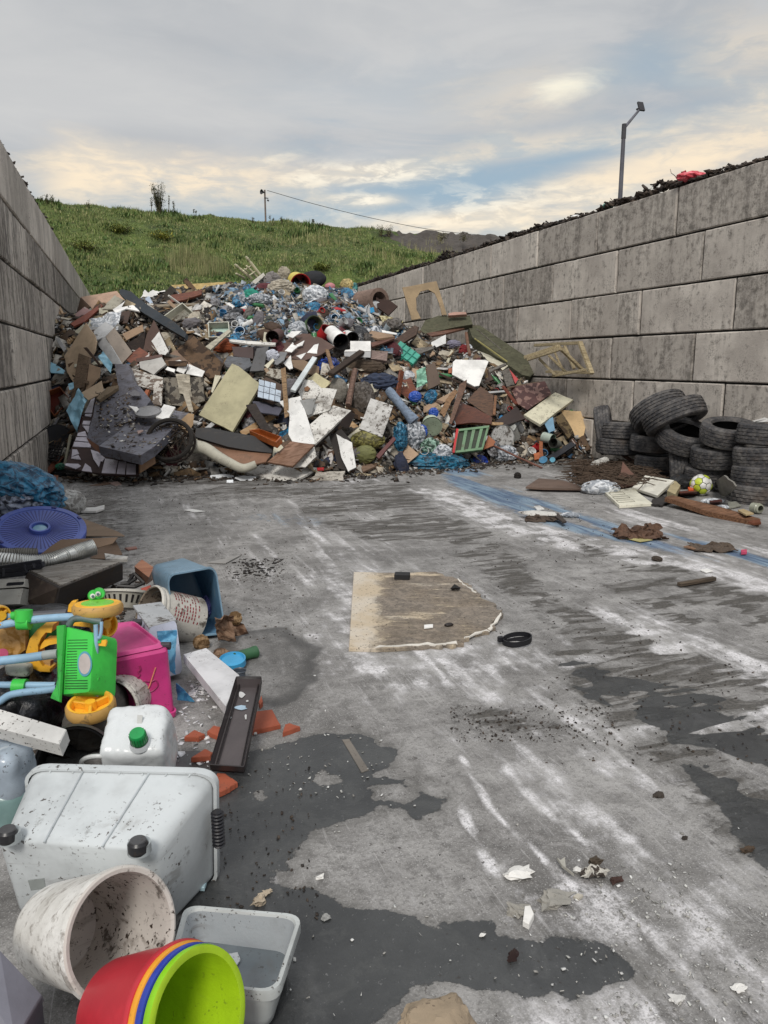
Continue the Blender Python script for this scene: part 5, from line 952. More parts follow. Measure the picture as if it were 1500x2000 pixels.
bag('blue_bag', 'bright blue strip of plastic on the ground past the green crate', 'bag', 5, (985, 712, 1092, 818), M('1f48b4', .1, .35, 'foil', '10256a'), .4, .05, 43, .3)
bag('clear_bag', 'clear bag on the ground under the white round tub', 'bag', 5, (1140, 645, 1305, 755), clear_bag, .6, .15, 44)
stick('rusty_rod', 'long thin rusty rod slanting to the ground at the right foot of the heap', 'rod', 5, (1140, 638), (1495, 802), M('7b4632', .2, .7), .014, .3, .1, sq=False)
board('plank', 'maroon plank leaning left of the blue upright bag', 'plank', 5, [(275, 715), (410, 570), (425, 590), (300, 735)], M('5a2c2c', .3, .6), (0, .8, .6), .35, .04)
board('speckled_board', 'rectangular cream speckled board jutting out near the wall', 'board', 6, [(415, 850), (720, 630), (898, 702), (578, 946)], M('dcd8c0', .55, .5, speck=2), (0, .55, .85), .5, .045)
board('maroon_board', 'big maroon scuffed board behind the cream speckled board', 'board', 6, [(285, 582), (620, 520), (685, 640), (450, 805), (355, 745)], MAR, (0, .7, .7), .35, .02)
stick('edge_batten', 'brown batten along the top of the maroon scuffed board', 'batten', 6, (275, 585), (635, 522), BRN, .02, .45)
stick('broken_lath', 'splintered red-brown lath left of the maroon board', 'batten', 6, (215, 575), (345, 750), M('7d4030', .4, .8, 'wood'), .028, .5)
board('plywood_wedge', 'reddish plywood wedge standing against the block wall', 'panel', 6, [(885, 488), (910, 500), (1132, 822), (1078, 905), (905, 800), (850, 640)], M('9c6a50', .4, .7, 'wood', '7a4a38', .5), (-.3, .85, .3), .15, .02)
board('hardboard_sheet', 'cream hardboard with a rotten corner in front of the reddish wedge', 'board', 6, [(770, 802), (1055, 820), (1000, 1060), (925, 1085), (870, 960)], M('c8ab80', .25, .7), (0, .85, .5), .3, .012)
board('rotten_foam', 'mouldy yellow-brown foam at the corner of the cream hardboard', 'foam', 6, [(715, 880), (790, 830), (850, 920), (905, 1030), (850, 1080), (760, 960)], M('6e5a34', .6, .95, 'chip', '3a2e1e', 3), (0, .8, .6), .38, .04, rag=.015)
board('white_casing', 'bright grey-white strip pointing at the wall above the cream board', 'board', 6, [(690, 575), (822, 474), (862, 520), (718, 622)], M('c3c6d0', .2, .5), (0, .7, .7), .35, .06)
board('sack_corner', 'cream flattened box between cushion end and grey-white strip', 'box', 6, [(510, 480), (545, 445), (700, 535), (660, 570), (560, 520)], M('bdb79c', .4, .7), (0, .7, .7), .35, .03)
board('blue_triangle', 'teal-blue triangular sheet under the cushion end', 'sheet', 6, [(535, 430), (650, 420), (668, 510)], M('2a5f80', .2, .6), (0, .8, .5), .3, .02)
board('black_plank', 'dark blue-black plank slanting over small rubbish near the tyres', 'plank', 6, [(640, 1262), (880, 1112), (930, 1140), (700, 1290)], M('22252d', .3, .6), (0, .7, .8), .3, .03)
board('light_blue_scrap', 'light blue plastic piece under the cream speckled board', 'plastic', 6, [(610, 920), (700, 870), (722, 1000), (660, 1030)], M('6f9cba', .3, .5), (0, .85, .5), .35, .02)
board('orange_plank', 'upright orange strip among small rubbish near the tyres', 'strip', 6, [(565, 1105), (600, 1110), (605, 1260), (568, 1270)], M('a85e30', .3, .6, 'wood'), (0, .9, .3), .3, .02)
board('orange_scrap', 'orange broken tile beside the upright orange strip', 'tile', 6, [(510, 1230), (570, 1210), (570, 1280), (520, 1290)], M('a8603a', .3, .7), (0, .6, .8), .25, .02)
can('plastic_canister', 'clear plastic jug lying behind the orange strip', 'jug', 6, (700, 1090), (610, 1070), .07, M('a9b5aa', .3, .4), M('6f8070', .3), .35, rb=.08)
can('grey_pot', 'grey pot with its open mouth toward the black plank', 'pot', 6, (700, 1125), (750, 1140), .07, M('6c6f68', .4), M('232420', .3), .38)
can('grey_can', 'pale tub lid on edge beside the white round tub', 'tub', 6, (280, 985), (330, 1080), .10, M('a4a6a2', .5), M('b7b8b4', .6), .25, closed=True)
can('grey_can', 'small grey-white cup above the pale tub lid', 'cup', 6, (345, 925), (385, 1000), .07, M('9ea0a2', .4), M('b4b6b8', .4), .25, closed=True)
can('paint_tin', 'blue-banded tin on the ground near the black plank', 'tin', 6, (605, 1290), (625, 1345), .06, M('8f9698', .3), M('3f7ba0', .2), .1, closed=True)
can('paint_tin', 'tiny turquoise tin right of the blue-banded one', 'tin', 6, (695, 1290), (705, 1320), .04, M('3f86a4', .2), M('4f9ab4', .2), .1, closed=True)
# broken window frame leaning on the wall
e = T('window_frame', 'broken wooden window frame with loose bars leaning on the block wall', 'frame', (6.45, 9.9, .9)); note(C(6, (800, 300))[0], 'window frame')
FR = M('b3a585', .35, .7, 'wood', '7d6e52')
def pw(x, y, off=0): q = C(6, (x, y))[0]; r = ray(*q); return CAM + r * ((DR - .12 - off) / r.x)
for a, b, r, o1, o2 in (((530, 172), (968, 148), .035, .1, .02), ((962, 138), (1080, 450), .035, .02, .02), ((640, 430), (1082, 440), .03, .05, .02), ((430, 292), (760, 182), .04, .8, .55), ((455, 312), (772, 210), .03, .82, .6), ((760, 190), (990, 412), .03, .55, .1), ((812, 178), (908, 402), .024, .15, .1), ((655, 268), (832, 440), .026, .5, .25), ((562, 300), (722, 462), .028, .7, .5), ((715, 235), (800, 420), .02, .4, .3), ((700, 470), (1020, 412), .03, .5, .3)):
    A, B = pw(*a, o1), pw(*b, o2); x, y, z = basis(B - A); ob('frame_bar', box((A + B) / 2, (r * 2, r * 1.3, (B - A).length), Matrix([x, y, z]).transposed()), FR, e)
# quilting seams are relief on the cushion; ground litter along the toe
def on_pile(x0, x1, y0, y1):
    def f():
        for _ in range(20):
            px, py = random.uniform(x0, x1), random.uniform(y0, y1); r = ray(px, py); q, n, i, d_ = BV.ray_cast(CAM, r.normalized())
            if q is not None and q.z > .0: return q - r.normalized() * random.uniform(0, .12), n
        return None, None
    return f
# crisp-packet, wrapper and splinter litter that nobody could count
LIT = [tuple(x * .7 for x in lin(h)) for h in ('6e665c', '8c8880', 'a9a7a2', '4a3c30', '5b4634', '2f2a26', '3c3a3c', '77604a', 'c6c4c0', '93755a', '55504a', '232022')]
CLR = [lin(h) for h in ('c8cdd2', '9da6b0', '6f7a88', '3c6a8c', '7b97ad', '4c525a', 'a9a59c', '2b2c30', '8c8f90', 'b8b0a4', '355f7a', '50564c')]
chips('splinter_litter', 9000, on_pile(80, 1160, 540, 935), LIT, .02, .15, .15)
chips('wrapper_litter', 6500, on_pile(420, 790, 535, 690), CLR, .03, .15, .12)
def toe_litter():
    x = random.uniform(-.7, 6.4); ty = np.interp(x, TX, TY); y = ty - abs(random.gauss(0, .28)) + .12; return V(x, y, .006), (0, 0, 1)
chips('pale_splinters', 2000, on_pile(90, 1150, 560, 930), [lin(h) for h in ('c9c4ba', 'a8987c', 'd8d6d2', '8a7050', 'b9b0a0', '5a4634')], .10, .26, .05)
chips('torn_scraps', 2000, on_pile(90, 1150, 560, 930), [lin(h) for h in ('d5d5d3', 'b7b9bc', '8d8f94', 'c8c2b6', '3b5f80', '7a7f86')], .03, .10, .06)
chips('foot_litter', 3800, toe_litter, LIT + DK + DK, .01, .08, .25)
# ---- countable smaller pieces lodged between the big ones
def near_short(c, k=1):
    s = sorted(PLACED_FIXED, key=lambda q: (q[0][0] - c[0]) ** 2 + (q[0][1] - c[1]) ** 2); return s[0], s[1]
PLACED_FIXED = list(PLACED); used_l = set()
def describe(cname, col, c):
    (p0, s0), (p1, s1) = near_short(c); dx, dy = c[0] - p0[0], c[1] - p0[1]
    rel = ('just above' if dy < 0 else 'just below') if abs(dy) > abs(dx) else ('to the right of' if dx > 0 else 'to the left of')
    opts = ['%s %s %s the %s' % (col, cname, rel, s0), '%s %s %s the %s, near the %s' % (col, cname, rel, s0, s1), 'smaller %s %s %s the %s' % (col, cname, rel, s0), 'half-buried %s %s %s the %s' % (col, cname, rel, s0), 'tilted %s %s %s the %s, near the %s' % (col, cname, rel, s0, s1), 'dirtiest %s %s %s the %s, near the %s' % (col, cname, rel, s0, s1)]
    for o in opts:
        if o not in used_l and len(o.split()) <= 16: used_l.add(o); return o
    return None
board_c = [('white', WH2), ('cream', CRM), ('brown', BRN), ('dark brown', DBR), ('tan', MDF), ('grey', GRW), ('red-brown', RBR), ('yellowish', PINE), ('peeling white', WHC), ('rotten', ROT), ('pale grey', LGR)]
bag_c = [('clear', clear_bag), ('grey', grey_bag), ('white', white_bag), ('black', black_bag), ('blue', blue_bag), ('muddy', mud_bag)]
bot_c = [('clear', M('aab6be', .3, .2, bump=.2)), ('blue', M('3f78a4', .2, .25)), ('white', WH), ('green', M('3c7a4c', .3, .3)), ('red', RED), ('grey', LGR), ('brown', M('5a3a28', .2, .3))]
def filler(n, x0, x1, y0, y1, kinds, zs=1.0):
    c = 0; tries = 0
    while c < n and tries < n * 12:
        tries += 1; px, py = random.uniform(x0, x1), random.uniform(y0, y1); r = ray(px, py).normalized(); q, nn, i, d_ = BV.ray_cast(CAM, r)
        if q is None or q.z < .05: continue
        k = random.choice(kinds); nn = (nn + V(random.gauss(0, .45), random.gauss(0, .45), random.gauss(0, .2)) - r * .6).normalized(); q = q - r * random.uniform(.03, .2)
        x, y, z = basis(nn, V(random.gauss(0, 1), random.gauss(0, 1), random.gauss(0, 1))); R = Matrix([x, y, z]).transposed()
        if k in ('board', 'plank', 'shard'):
            cn, mt = random.choice(board_c); lb = describe({'board': 'board offcut', 'plank': 'plank', 'shard': 'broken shard'}[k], cn, (px, py))
            if not lb: continue
            if k == 'plank':
                w, l = random.uniform(.03, .09), random.uniform(.35, .9)
                if px > 1000 or px < 180: l = min(l, .45)
                ob('plank', box(q, (l, w, random.uniform(.015, .035)), R), mt, label=lb, cat='plank', group='planks lodged in the heap')
            else:
                w, l = random.uniform(.12, .3) * zs, random.uniform(.16, .42) * zs; cs = [(-l, -w), (l, -w), (l, w), (-l, w)] if k == 'board' else [(math.cos(a) * l * random.uniform(.6, 1), math.sin(a) * w * random.uniform(.6, 1)) for a in sorted(random.uniform(0, 6.28) for _ in range(5))]
                if k == 'shard' and max(b - a for a, b in zip(sorted(math.atan2(p[1], p[0]) for p in cs), sorted(math.atan2(p[1], p[0]) for p in cs)[1:])) > 2.8: continue
                P = [q + x * a * .5 + y * b * .5 for a, b in cs]
                if random.random() < .5: P = ragged(P, .01, 4, keep=(0, 2))
                ob('board_offcut' if k == 'board' else 'broken_shard', prism(P, nn, random.uniform(.008, .022)), mt, label=lb, cat='board' if k == 'board' else 'shard', group='offcuts lodged in the heap')
        elif k == 'bag':
            cn, mt = random.choice(bag_c if px > 380 else bag_c[1:4]); lb = describe('plastic bag', cn, (px, py)); 
            if not lb: continue
            s = random.uniform(.14, .34) * zs; ob('plastic_bag', blob(q, (s, s * random.uniform(.5, .9), s * random.uniform(.3, .6)), R, random.random() * 99, .45, 3, 1.5, fold=(1, 3, 1.5)), mt, label=lb, cat='bag', smooth=30, group='plastic bags lodged in the heap')
        elif k == 'cloth':
            cn, mt = random.choice([('beige', beige_cl), ('grey', M('6f6c70', .4, .95, 'cloth')), ('navy', M('2e3448', .3, .95, 'cloth')), ('brown', M('5c4636', .4, .95, 'cloth')), ('maroon', M('5c2f34', .3, .95, 'cloth'))]); lb = describe('crumpled rag', cn, (px, py))
            if not lb: continue
            s = random.uniform(.18, .35); ob('rag', blob(q, (s, s * .6, s * .4), R, random.random() * 99, .5, 3, 2.0), mt, label=lb, cat='rag', smooth=40, group='rags lodged in the heap')
        elif k == 'bottle':
            cn, mt = random.choice(bot_c); lb = describe('bottle', cn, (px, py))
            if not lb: continue
            l, rr = random.uniform(.16, .28), random.uniform(.03, .045); o = ob('bottle', lathe(q - x * l / 2, q + x * l / 2, [(0, rr * .9), (.05, rr), (.2, rr * .93), (.3, rr), (.55, rr * .95), (.65, rr), (.85, rr * .4), (.88, rr * .36), (1, rr * .36)], 12, (True, True), wob=.06, seed=px), mt, label=lb, cat='bottle', smooth=40, group='bottles lodged in the heap')
        else:
            cn, mt = random.choice(bot_c); lb = describe('tub' if k == 'tub' else 'tin', cn, (px, py))
            if not lb: continue
            l, rr = (random.uniform(.08, .16), random.uniform(.04, .07)); rs = lathe(q - nn * l * .6, q + nn * l * .4, [(0, rr * .85), (1, rr), (1.05, rr * 1.06), (1.05, rr * .95), (.1, rr * .8)], 16, (True, True)); ob('tin' if k == 'tin' else 'tub', rs, mt, label=lb, cat=k, smooth=35, group='small containers lodged in the heap')
        c += 1
filler(80, 430, 770, 545, 685, ['bag', 'bag', 'bag', 'bottle', 'bottle', 'cloth', 'tub', 'tin', 'shard'])
filler(56, 120, 430, 570, 900, ['board', 'board', 'plank', 'plank', 'shard', 'bag', 'cloth'])
filler(74, 430, 800, 680, 910, ['board', 'plank', 'plank', 'shard', 'bag', 'cloth', 'bottle'])
filler(70, 760, 1130, 630, 900, ['board', 'plank', 'plank', 'shard', 'shard', 'bag', 'cloth', 'bottle', 'tub', 'tin'])
filler(26, 950, 1130, 800, 900, ['bottle', 'tub', 'tin', 'bag', 'shard'], .7)
CR[17] = (980, 900, 2.885); CR[18] = (0, 1180, 6.25)
def pp(k, x, y, t): q = C(k, (x, y))[0]; return at(q[0], q[1], t)
def gp(k, x, y, z=0.0): q = C(k, (x, y))[0]; return G(q[0], q[1], z)
def rrect(P, r=.12, n=5):
    """ring of points round four corners with rounded corners (r a share of each side)"""
    P = [Vector(p) for p in P]; out_ = []
    for i in range(4):
        c, a, b = P[i], P[i - 1], P[(i + 1) % 4]; s, e_ = c.lerp(a, r), c.lerp(b, r)
        for j in range(n + 1):
            t = j / n; out_.append(s * (1 - t) ** 2 + c * 2 * t * (1 - t) * .82 + c * 0 + e_ * t * t + (s + e_) * (t * (1 - t) * .18))
    return out_
def grow(R, k): c = sum(R, Vector()) / len(R); return [c + (p - c) * k for p in R]
def tub(name, label, cat, rim, base, mat, r=.15, lip=.05, wall=.03, mat_in=None, levels=5, belly=0.0, parts=True, loc=None):
    """open container lofted from a rim ring down to a base ring, with a turned lip and an inside"""
    A, B = rrect(rim, r), rrect(base, r * 1.2); ca, cb = sum(A, Vector()) / len(A), sum(B, Vector()) / len(B); d = (cb - ca)
    e = T(name, label, cat, loc or (ca + cb) / 2); L = lambda t, k=1.0: grow([a.lerp(b, t) for a, b in zip(A, B)], k)
    rs = [L(i / levels, 1 + belly * math.sin(math.pi * i / levels)) for i in range(levels)] + [L(.97), L(1.0, .96)]
    ob('body', rings(rs, (False, True)), mat, e, smooth=50)
    ob('inside', rings([L(0, 1 - wall), L(.5, 1 - wall * 1.2), L(.94, 1 - wall * 1.5), L(.96, .9 - wall)], (False, True)), mat_in or mat, e, smooth=50)
    th = .018
    ob('rim', rings([L(0, 1 - wall), [p - d.normalized() * .006 for p in L(0, 1 - wall * .5)], [p - d.normalized() * .006 for p in L(0, 1 + lip * .8)], L(0, 1 + lip), [p + d.normalized() * th for p in L(0, 1 + lip)], [p + d.normalized() * th for p in L(0, 1.0)]], (False, False)), mat, e, smooth=50)
    return e
def rbox(c, s, R=None, ex=4.0, seed=0, amp=.02, sub=4, freq=1.6):
    """rounded, slightly dented container body"""
    v, f = blob((0, 0, 0), (2, 2, 2), None, seed, 0, sub); R = R or Matrix.Identity(3); o = V(seed * 3.7, seed, seed * 2.2); r = []
    for p in v:
        n_ = (abs(p.x) ** ex + abs(p.y) ** ex + abs(p.z) ** ex) ** (1 / ex); q = p / n_; k = 1 + amp * (mn.noise(q * freq + o) * 2 + abs(mn.noise(q * freq * 2.5 + o)) * -1.2)
        r.append(Vector(c) + R @ V(q.x * s[0] / 2 * k, q.y * s[1] / 2 * k, q.z * s[2] / 2 * k))
    return r, f
def cols(*a): return Matrix([Vector(x).normalized() for x in a]).transposed()
def hull8(T4, B4): return rings([list(map(Vector, B4)), list(map(Vector, T4))])
WPL = M('c9cbca', .45, .35, speck=1.6, bump=.25); WPL2 = M('bdbab2', .8, .5, speck=1.5); TRN = M('c3c8ca', .35, .28, bump=.15, speck=1.3)
# ---------------- tyres
m, g = newmat('tyre_rubber'); c = coords(g); a = g.noise(c, 7, 6, .7); b = g.noise(c, 40, 4, .7)
cl = g.mix(g.ramp(a, .42, .68), lin('37373a'), lin('686563')); cl = g.mix(g.m('MULTIPLY', g.ramp(b, .5, .7), .5), cl, lin('787069')); cl = g.mix(g.m('MULTIPLY', g.ramp(g.noise(c, 3, 4), .55, .75), .5), cl, lin('5a4a3c'))
out(g, **{'Base Color': cl, 'Roughness': .75, 'Normal': g.bump(b, .004, .8)}); TYR = m
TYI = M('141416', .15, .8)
def tyre(label, cpos, axis, R=.30, w=.2, var=0):
    axis = Vector(axis).normalized(); x, y, n = basis(axis); c = Vector(cpos); e = T('tyre', label, 'tyre', c - V(0, 0, R if abs(axis.z) < .5 else w / 2), 'dumped tyres by the block wall')
    prof = [(-.36, .62), (-.5, .66), (-.52, .74), (-.53, .86), (-.49, .93), (-.44, .965)]
    gr = [(-.40, .975), (-.30, .985), (-.29, .955), (-.25, .955), (-.24, .99), (-.12, .995), (-.11, .962), (-.07, .962), (-.06, 1.0), (.06, 1.0), (.07, .962), (.11, .962), (.12, .995), (.24, .99), (.25, .955), (.29, .955), (.30, .985), (.40, .975)]
    pr = prof + gr + [(-s, r) for s, r in prof[::-1]]; SEG = 72; rs = []
    for i, (s, r) in enumerate(pr):
        q = []
        for j in range(SEG):
            a = 2 * math.pi * j / SEG; rr = r * R
            tread = len(prof) - 1 <= i < len(prof) + len(gr) + 1
            sh = 0
            if tread and r > .965 and (j + (i // 3) * (1 if var else 2)) % 3 == 0: rr -= .007
            if tread: sh = .006 * math.sin(a * 24 + i)
            q.append(c + n * (s * w) + (x * math.cos(a + sh) + y * math.sin(a + sh)) * rr)
        rs.append(q)
    ob('tread', rings(rs, (False, False)), TYR, e, smooth=25)
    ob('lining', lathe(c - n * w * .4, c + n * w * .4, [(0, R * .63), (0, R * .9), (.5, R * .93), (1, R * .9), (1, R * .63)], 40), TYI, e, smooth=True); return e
def wp(px, py, x): r = ray(px, py); return CAM + r * (x / r.x)
tyre('topmost tyre of the stack at the right edge of the photo', wp(1497, 849, 6.28), (.06, 0, 1), .29, .2)
tyre('second tyre from the top in the stack at the right edge', wp(1492, 890, 6.26), (-.05, .05, 1), .3, .2, 1)
tyre('third tyre from the top in the stack at the right edge', wp(1489, 928, 6.24), (0, .04, 1), .3, .2)
tyre('bottom tyre of the stack at the right edge', wp(1484, 966, 6.22), (.03, 0, 1), .31, .21, 1)
tyre('tilted open tyre on top of the middle leaning stack', wp(1425, 846, 6.33), (-.10, -.22, 1), .31, .21)
tyre('second tyre of the middle leaning stack', wp(1406, 888, 6.33), (-.16, -.05, 1), .31, .22, 1)
tyre('bottom tyre of the middle leaning stack', wp(1389, 925, 6.33), (-.14, .0, 1), .29, .2)
tyre('tyre with its wide black opening turned to the camera', wp(1338, 853, 6.28), -FWD * .42 + UP * .95 + RIGHT * .1, .33, .22, 1)
tyre('upright tyre wedged under the one with the wide opening', wp(1327, 912, 6.3), RIGHT * .95 - FWD * .35 + UP * .12, .29, .21)
tyre('flat tyre beneath the two big leaning ones', wp(1276, 865, 6.4), (.0, -.05, 1), .29, .2)
tyre('brown muddy tyre at the bottom beneath the two leaning ones', wp(1284, 905, 6.38), (.0, 0, 1), .28, .2, 1)
tyre('rear one of the two big leaning tyres', wp(1287, 804, 6.36), RIGHT * .28 - FWD * .52 - UP * .78, .36, .22, 1)
tyre('front one of the two big leaning tyres, over the wide opening', wp(1317, 813, 6.2), RIGHT * .30 - FWD * .40 - UP * .86, .37, .22)
tyre('upright tyre at the left end of the tyre row', wp(1181, 840, 6.25), RIGHT * .93 - FWD * .3 + UP * .2, .34, .2, 1)
tyre('flat tyre behind the upright one at the left end', wp(1222, 841, 6.36), (.05, .05, 1), .34, .21)
tyre('lowest flat tyre behind the upright one at the left end', wp(1214, 869, 6.34), (.0, 0, 1), .34, .21, 1)
# ---------------- things before the tyres (ground plane)
def gboard(name, label, cat, k, pts, mat, z=.02, th=.02, n=None, rag=0, zs=None, **kw):
    pix = C(k, *pts)
    if n is not None:
        cx = sum(p[0] for p in pix) / len(pix); cy = sum(p[1] for p in pix) / len(pix); p0 = G(cx, cy, z); nn = nv(n); P = [on_plane(x, y, p0, nn) for x, y in pix]
    else:
        P = [G(x, y, (zs[i] if zs else z)) for i, (x, y) in enumerate(pix)]; nn = UP
        if zs: nn = ((P[1] - P[0]).cross(P[2] - P[0])).normalized(); nn = nn if nn.z > 0 else -nn
    if rag: P = ragged(P, rag)
    return ob(name, prism(P, nn, th), mat, label=label, cat=cat, **kw)
def gbag(name, label, cat, k, bx, mat, h=.1, seed=1, amp=.35, sub=4, freq=2.2, z0=0, deep=None, **kw):
    (x0, y0), (x1, y1) = C(k, bx[:2], bx[2:]); b = G((x0 + x1) / 2, y1, z0); t = (b - CAM).dot(FWD); w = (x1 - x0) * t / 1500; dp = deep or w * .7
    return ob(name, blob(b + FWD * dp * .4 + UP * (h * .42), (w, dp, h), cols(RIGHT, FWD, UP), seed, amp, sub, freq * .7, fold=(2.6, 2.6, .9)), mat, label=label, cat=cat, smooth=35, **kw)
def gwad(name, label, cat, k, bx, mat, h=.06, seed=1, deep=.14):
    (x0, y0), (x1, y1) = C(k, bx[:2], bx[2:]); a, b = G(x0, y1), G(x1, y1); d_ = FWD * deep
    P = [a + UP * .012, b + UP * .012, b + d_ + UP * h * .8, a + d_ * .8 + UP * h * .7]
    v1, f1 = sheet(ragged(P, .03, 2)[:0] or P, 30, 16, .006, h * .55, seed, 16); v1 = [V(v[0] + .03 * mn.noise(Vector(v) * 22), v[1] + .05 * mn.noise(Vector(v) * 17 + V(5, 0, 0)), max(v[2], .004)) for v in v1]
    return ob(name, (v1, f1), mat, label=label, cat=cat, smooth=20)
gboard('brown_board', 'dark brown flat board with a pale edge lying nearest the heap', 'board', 6, [(435, 1552), (560, 1470), (800, 1490), (930, 1530), (1000, 1568), (600, 1562)], M('6e5444', .4, .6), .05, .025)
gboard('brown_board', 'red-brown board under the straw beside the clear rolled bag', 'board', 7, [(200, 980), (300, 850), (318, 755), (380, 830), (472, 912), (430, 945)], M('6f4837', .3, .8), .12, .025, (0, .5, .9))
ob('straw_heap', join(*[tube([p, p + V(random.gauss(0, .09), random.gauss(0, .09), random.uniform(-.01, .05)), p + V(random.gauss(0, .17), random.gauss(0, .17), random.uniform(-.04, .03))], .005, 4) for p in [gp(7, random.uniform(-30, 560), random.uniform(760, 930), random.uniform(.01, .14)) for _ in range(900)]]), M('54402e', .4, .9), kind='stuff')
gwad('straw_clump', 'low brown clump of matted straw before the left end tyre', 'straw', 7, (-10, 740, 330, 960), M('4a3828', .5, .95, 'cloth', scale=4), .14, 3, .6)
gwad('straw_clump', 'low brown clump of matted straw before the muddy bottom tyre', 'straw', 7, (300, 720, 560, 880), M('4a3828', .5, .95, 'cloth', scale=4), .1, 5, .4)
gbag('clear_bag', 'rolled white translucent bag lying in front of the red-brown board', 'bag', 7, (5, 865, 300, 1030), white_bag, .16, 9, .25, deep=.2)
gbag('white_rag', 'white torn cloth half under the straw', 'cloth', 6, (880, 1365, 1050, 1470), white_bag, .08, 10, .5)
ob('paper_roll', lathe(gp(7, 90, 785, .12), gp(7, 175, 750, .14), [(0, .055), (1, .055), (1, .02)], 14, (True, True)), WH2, label='short white speckled roll stuck in the straw', cat='roll', smooth=True)
gboard('red_plank', 'narrow red-brown plank slanting down from the left end tyres', 'plank', 7, [(140, 590), (165, 580), (440, 765), (420, 775)], M('6a4030', .4, .7, 'wood'), .2, .03, (0, .8, .6))
gboard('plank_block', 'short red-brown block at the lower end of the slanting plank', 'wood block', 7, [(315, 740), (400, 755), (410, 785), (330, 775)], M('6a4030', .4, .7, 'wood'), .1, .05)
gboard('white_tile_piece', 'pair of pale crossed slivers by the slanting plank', 'shard', 7, [(325, 680), (345, 650), (385, 740), (350, 725)], M('c4bcae', .3), .14, .015, (.2, .8, .5))
gboard('white_board', 'large off-white board lying in front of the upright tyre', 'board', 7, [(395, 965), (500, 868), (735, 908), (600, 1032)], M('e3e0d4', .2, .5), .11, .03, zs=(.06, .16, .14, .05))
gboard('foam_edge', 'yellow foam block sticking out from the large off-white board', 'foam', 7, [(680, 992), (738, 902), (788, 950), (745, 1022)], M('b9a672', .3, .8), .10, .07)
gboard('printed_board', 'off-white board with faint scribbled lines nearest the clear bag', 'board', 7, [(172, 1005), (395, 968), (558, 1095), (290, 1112)], M('dfdccb', .25, .5), .035, .03)
for j in range(3):
    a = [(205 + 30 * j, 1012 + 30 * j), (320 + 40 * j, 1004 + 32 * j), (338 + 40 * j, 1020 + 30 * j), (225 + 30 * j, 1030 + 30 * j)]
    ob('scribble', tube([gp(7, *q, z=.037) for q in a] + [gp(7, *a[0], z=.037)], .0025, 4), M('6f6a5c', .2), label=['scribbled oval farthest up', 'scribbled oval in the middle', 'scribbled oval nearest the viewer'][j] + ' on the scribbled off-white board', cat='marking')
gboard('charred_sheet', 'dark charred scrap between the scribbled board and the long plank', 'sheet', 7, [(550, 1100), (560, 1060), (650, 1035), (730, 1070), (640, 1108)], M('2f2b2a', .3, .8), .03, .02, rag=.02)
e = T('long_plank', 'long splintered orange-brown plank lying before the right tyre stack', 'plank', gp(7, 1050, 1140))
P = [gp(7, x, y, z) for x, y, z in ((660, 1045, .1), (720, 1030, .1), (1100, 1120, .06), (1440, 1222, .05), (1425, 1250, .04), (1000, 1160, .05), (760, 1075, .09))]
ob('board', prism(P, UP, .045), M('8a5a30', .35, .7, 'wood', '4c2e1a'), e); ob('splinter', prism([gp(7, 1340, 1240, .06), gp(7, 1430, 1225, .06), gp(7, 1445, 1250, .05), gp(7, 1390, 1255, .05)], UP, .02), M('6b3a22', .3, .7, 'wood'), e)
ob('brick', hull8([gp(7, 775, 1000, .08), gp(7, 905, 985, .08), gp(7, 925, 1000, .08), gp(7, 785, 1015, .08)], [gp(7, 775, 1022, 0), gp(7, 915, 1010, 0), gp(7, 925, 1030, 0), gp(7, 785, 1040, 0)]), M('5a2c20', .2, .5), label='dark red brick lying left of the football', cat='brick')
gboard('orange_scrap', 'bright orange scrap just left of the football', 'plastic', 7, [(848, 965), (890, 955), (895, 985), (855, 988)], M('d0582a', .1), .09, .02)
ob('red_block', hull8([gp(7, 1022, 1075, .08), gp(7, 1120, 1062, .08), gp(7, 1130, 1080, .08), gp(7, 1030, 1088, .08)], [gp(7, 1022, 1100, .02), gp(7, 1128, 1090, .02), gp(7, 1130, 1105, .02), gp(7, 1026, 1112, .02)]), M('4e2420', .2, .4), label='small dark red box lying in white paper right of the football', cat='box')
gbag('white_paper', 'crumpled white paper around the small dark red box', 'paper', 7, (985, 1055, 1140, 1100), white_bag, .05, 13, .5, deep=.1)
gbag('white_paper', 'crumpled white paper in front of the grey flat piece', 'paper', 7, (1090, 1100, 1185, 1145), white_bag, .04, 14, .5, deep=.08)
gboard('grey_sheet', 'grey flat offcut before the bottom tyre of the right stack', 'sheet', 7, [(1170, 1085), (1240, 1080), (1285, 1112), (1185, 1135)], M('8f8f85', .3), .02, .01)
ob('rolled_mat', sheet([gp(7, 1030, 940, .03), gp(7, 1150, 1040, .02), gp(7, 1235, 960, .25), gp(7, 1140, 870, .3)], 12, 12, .015, .03, 4, 3), M('7f7c76', .4, .8, scale=.8), label='grey bent mat leaning on the right tyre stack behind the football', cat='mat', smooth=40)
ob('dark_bag', blob(gp(7, 800, 920, .08), (.28, .2, .16), cols(RIGHT, FWD, UP), 7, .3, 3), M('2a2c30', .3, .6, 'foil', '0f1012'), label='dark grey scrap between the football and the off-white board', cat='sheet', smooth=30)
ob('glass_jar', lathe(gp(7, 1440, 1140, .055), gp(7, 1380, 1130, .05), [(0, .03), (.08, .045), (.1, .038), (.2, .038), (.3, .05), (1, .05), (1.02, .02)], 20, (False, True)), M('9a9c8c', .3, .2, bump=.1), label='small cloudy glass jar lying by the right tyre stack', cat='jar', smooth=30)
gboard('yellow_offcut', 'pale yellow offcut on the end of the long splintered plank', 'shard', 7, [(1255, 1150), (1300, 1140), (1385, 1175), (1320, 1185)], M('b99f66', .3), .09, .015)
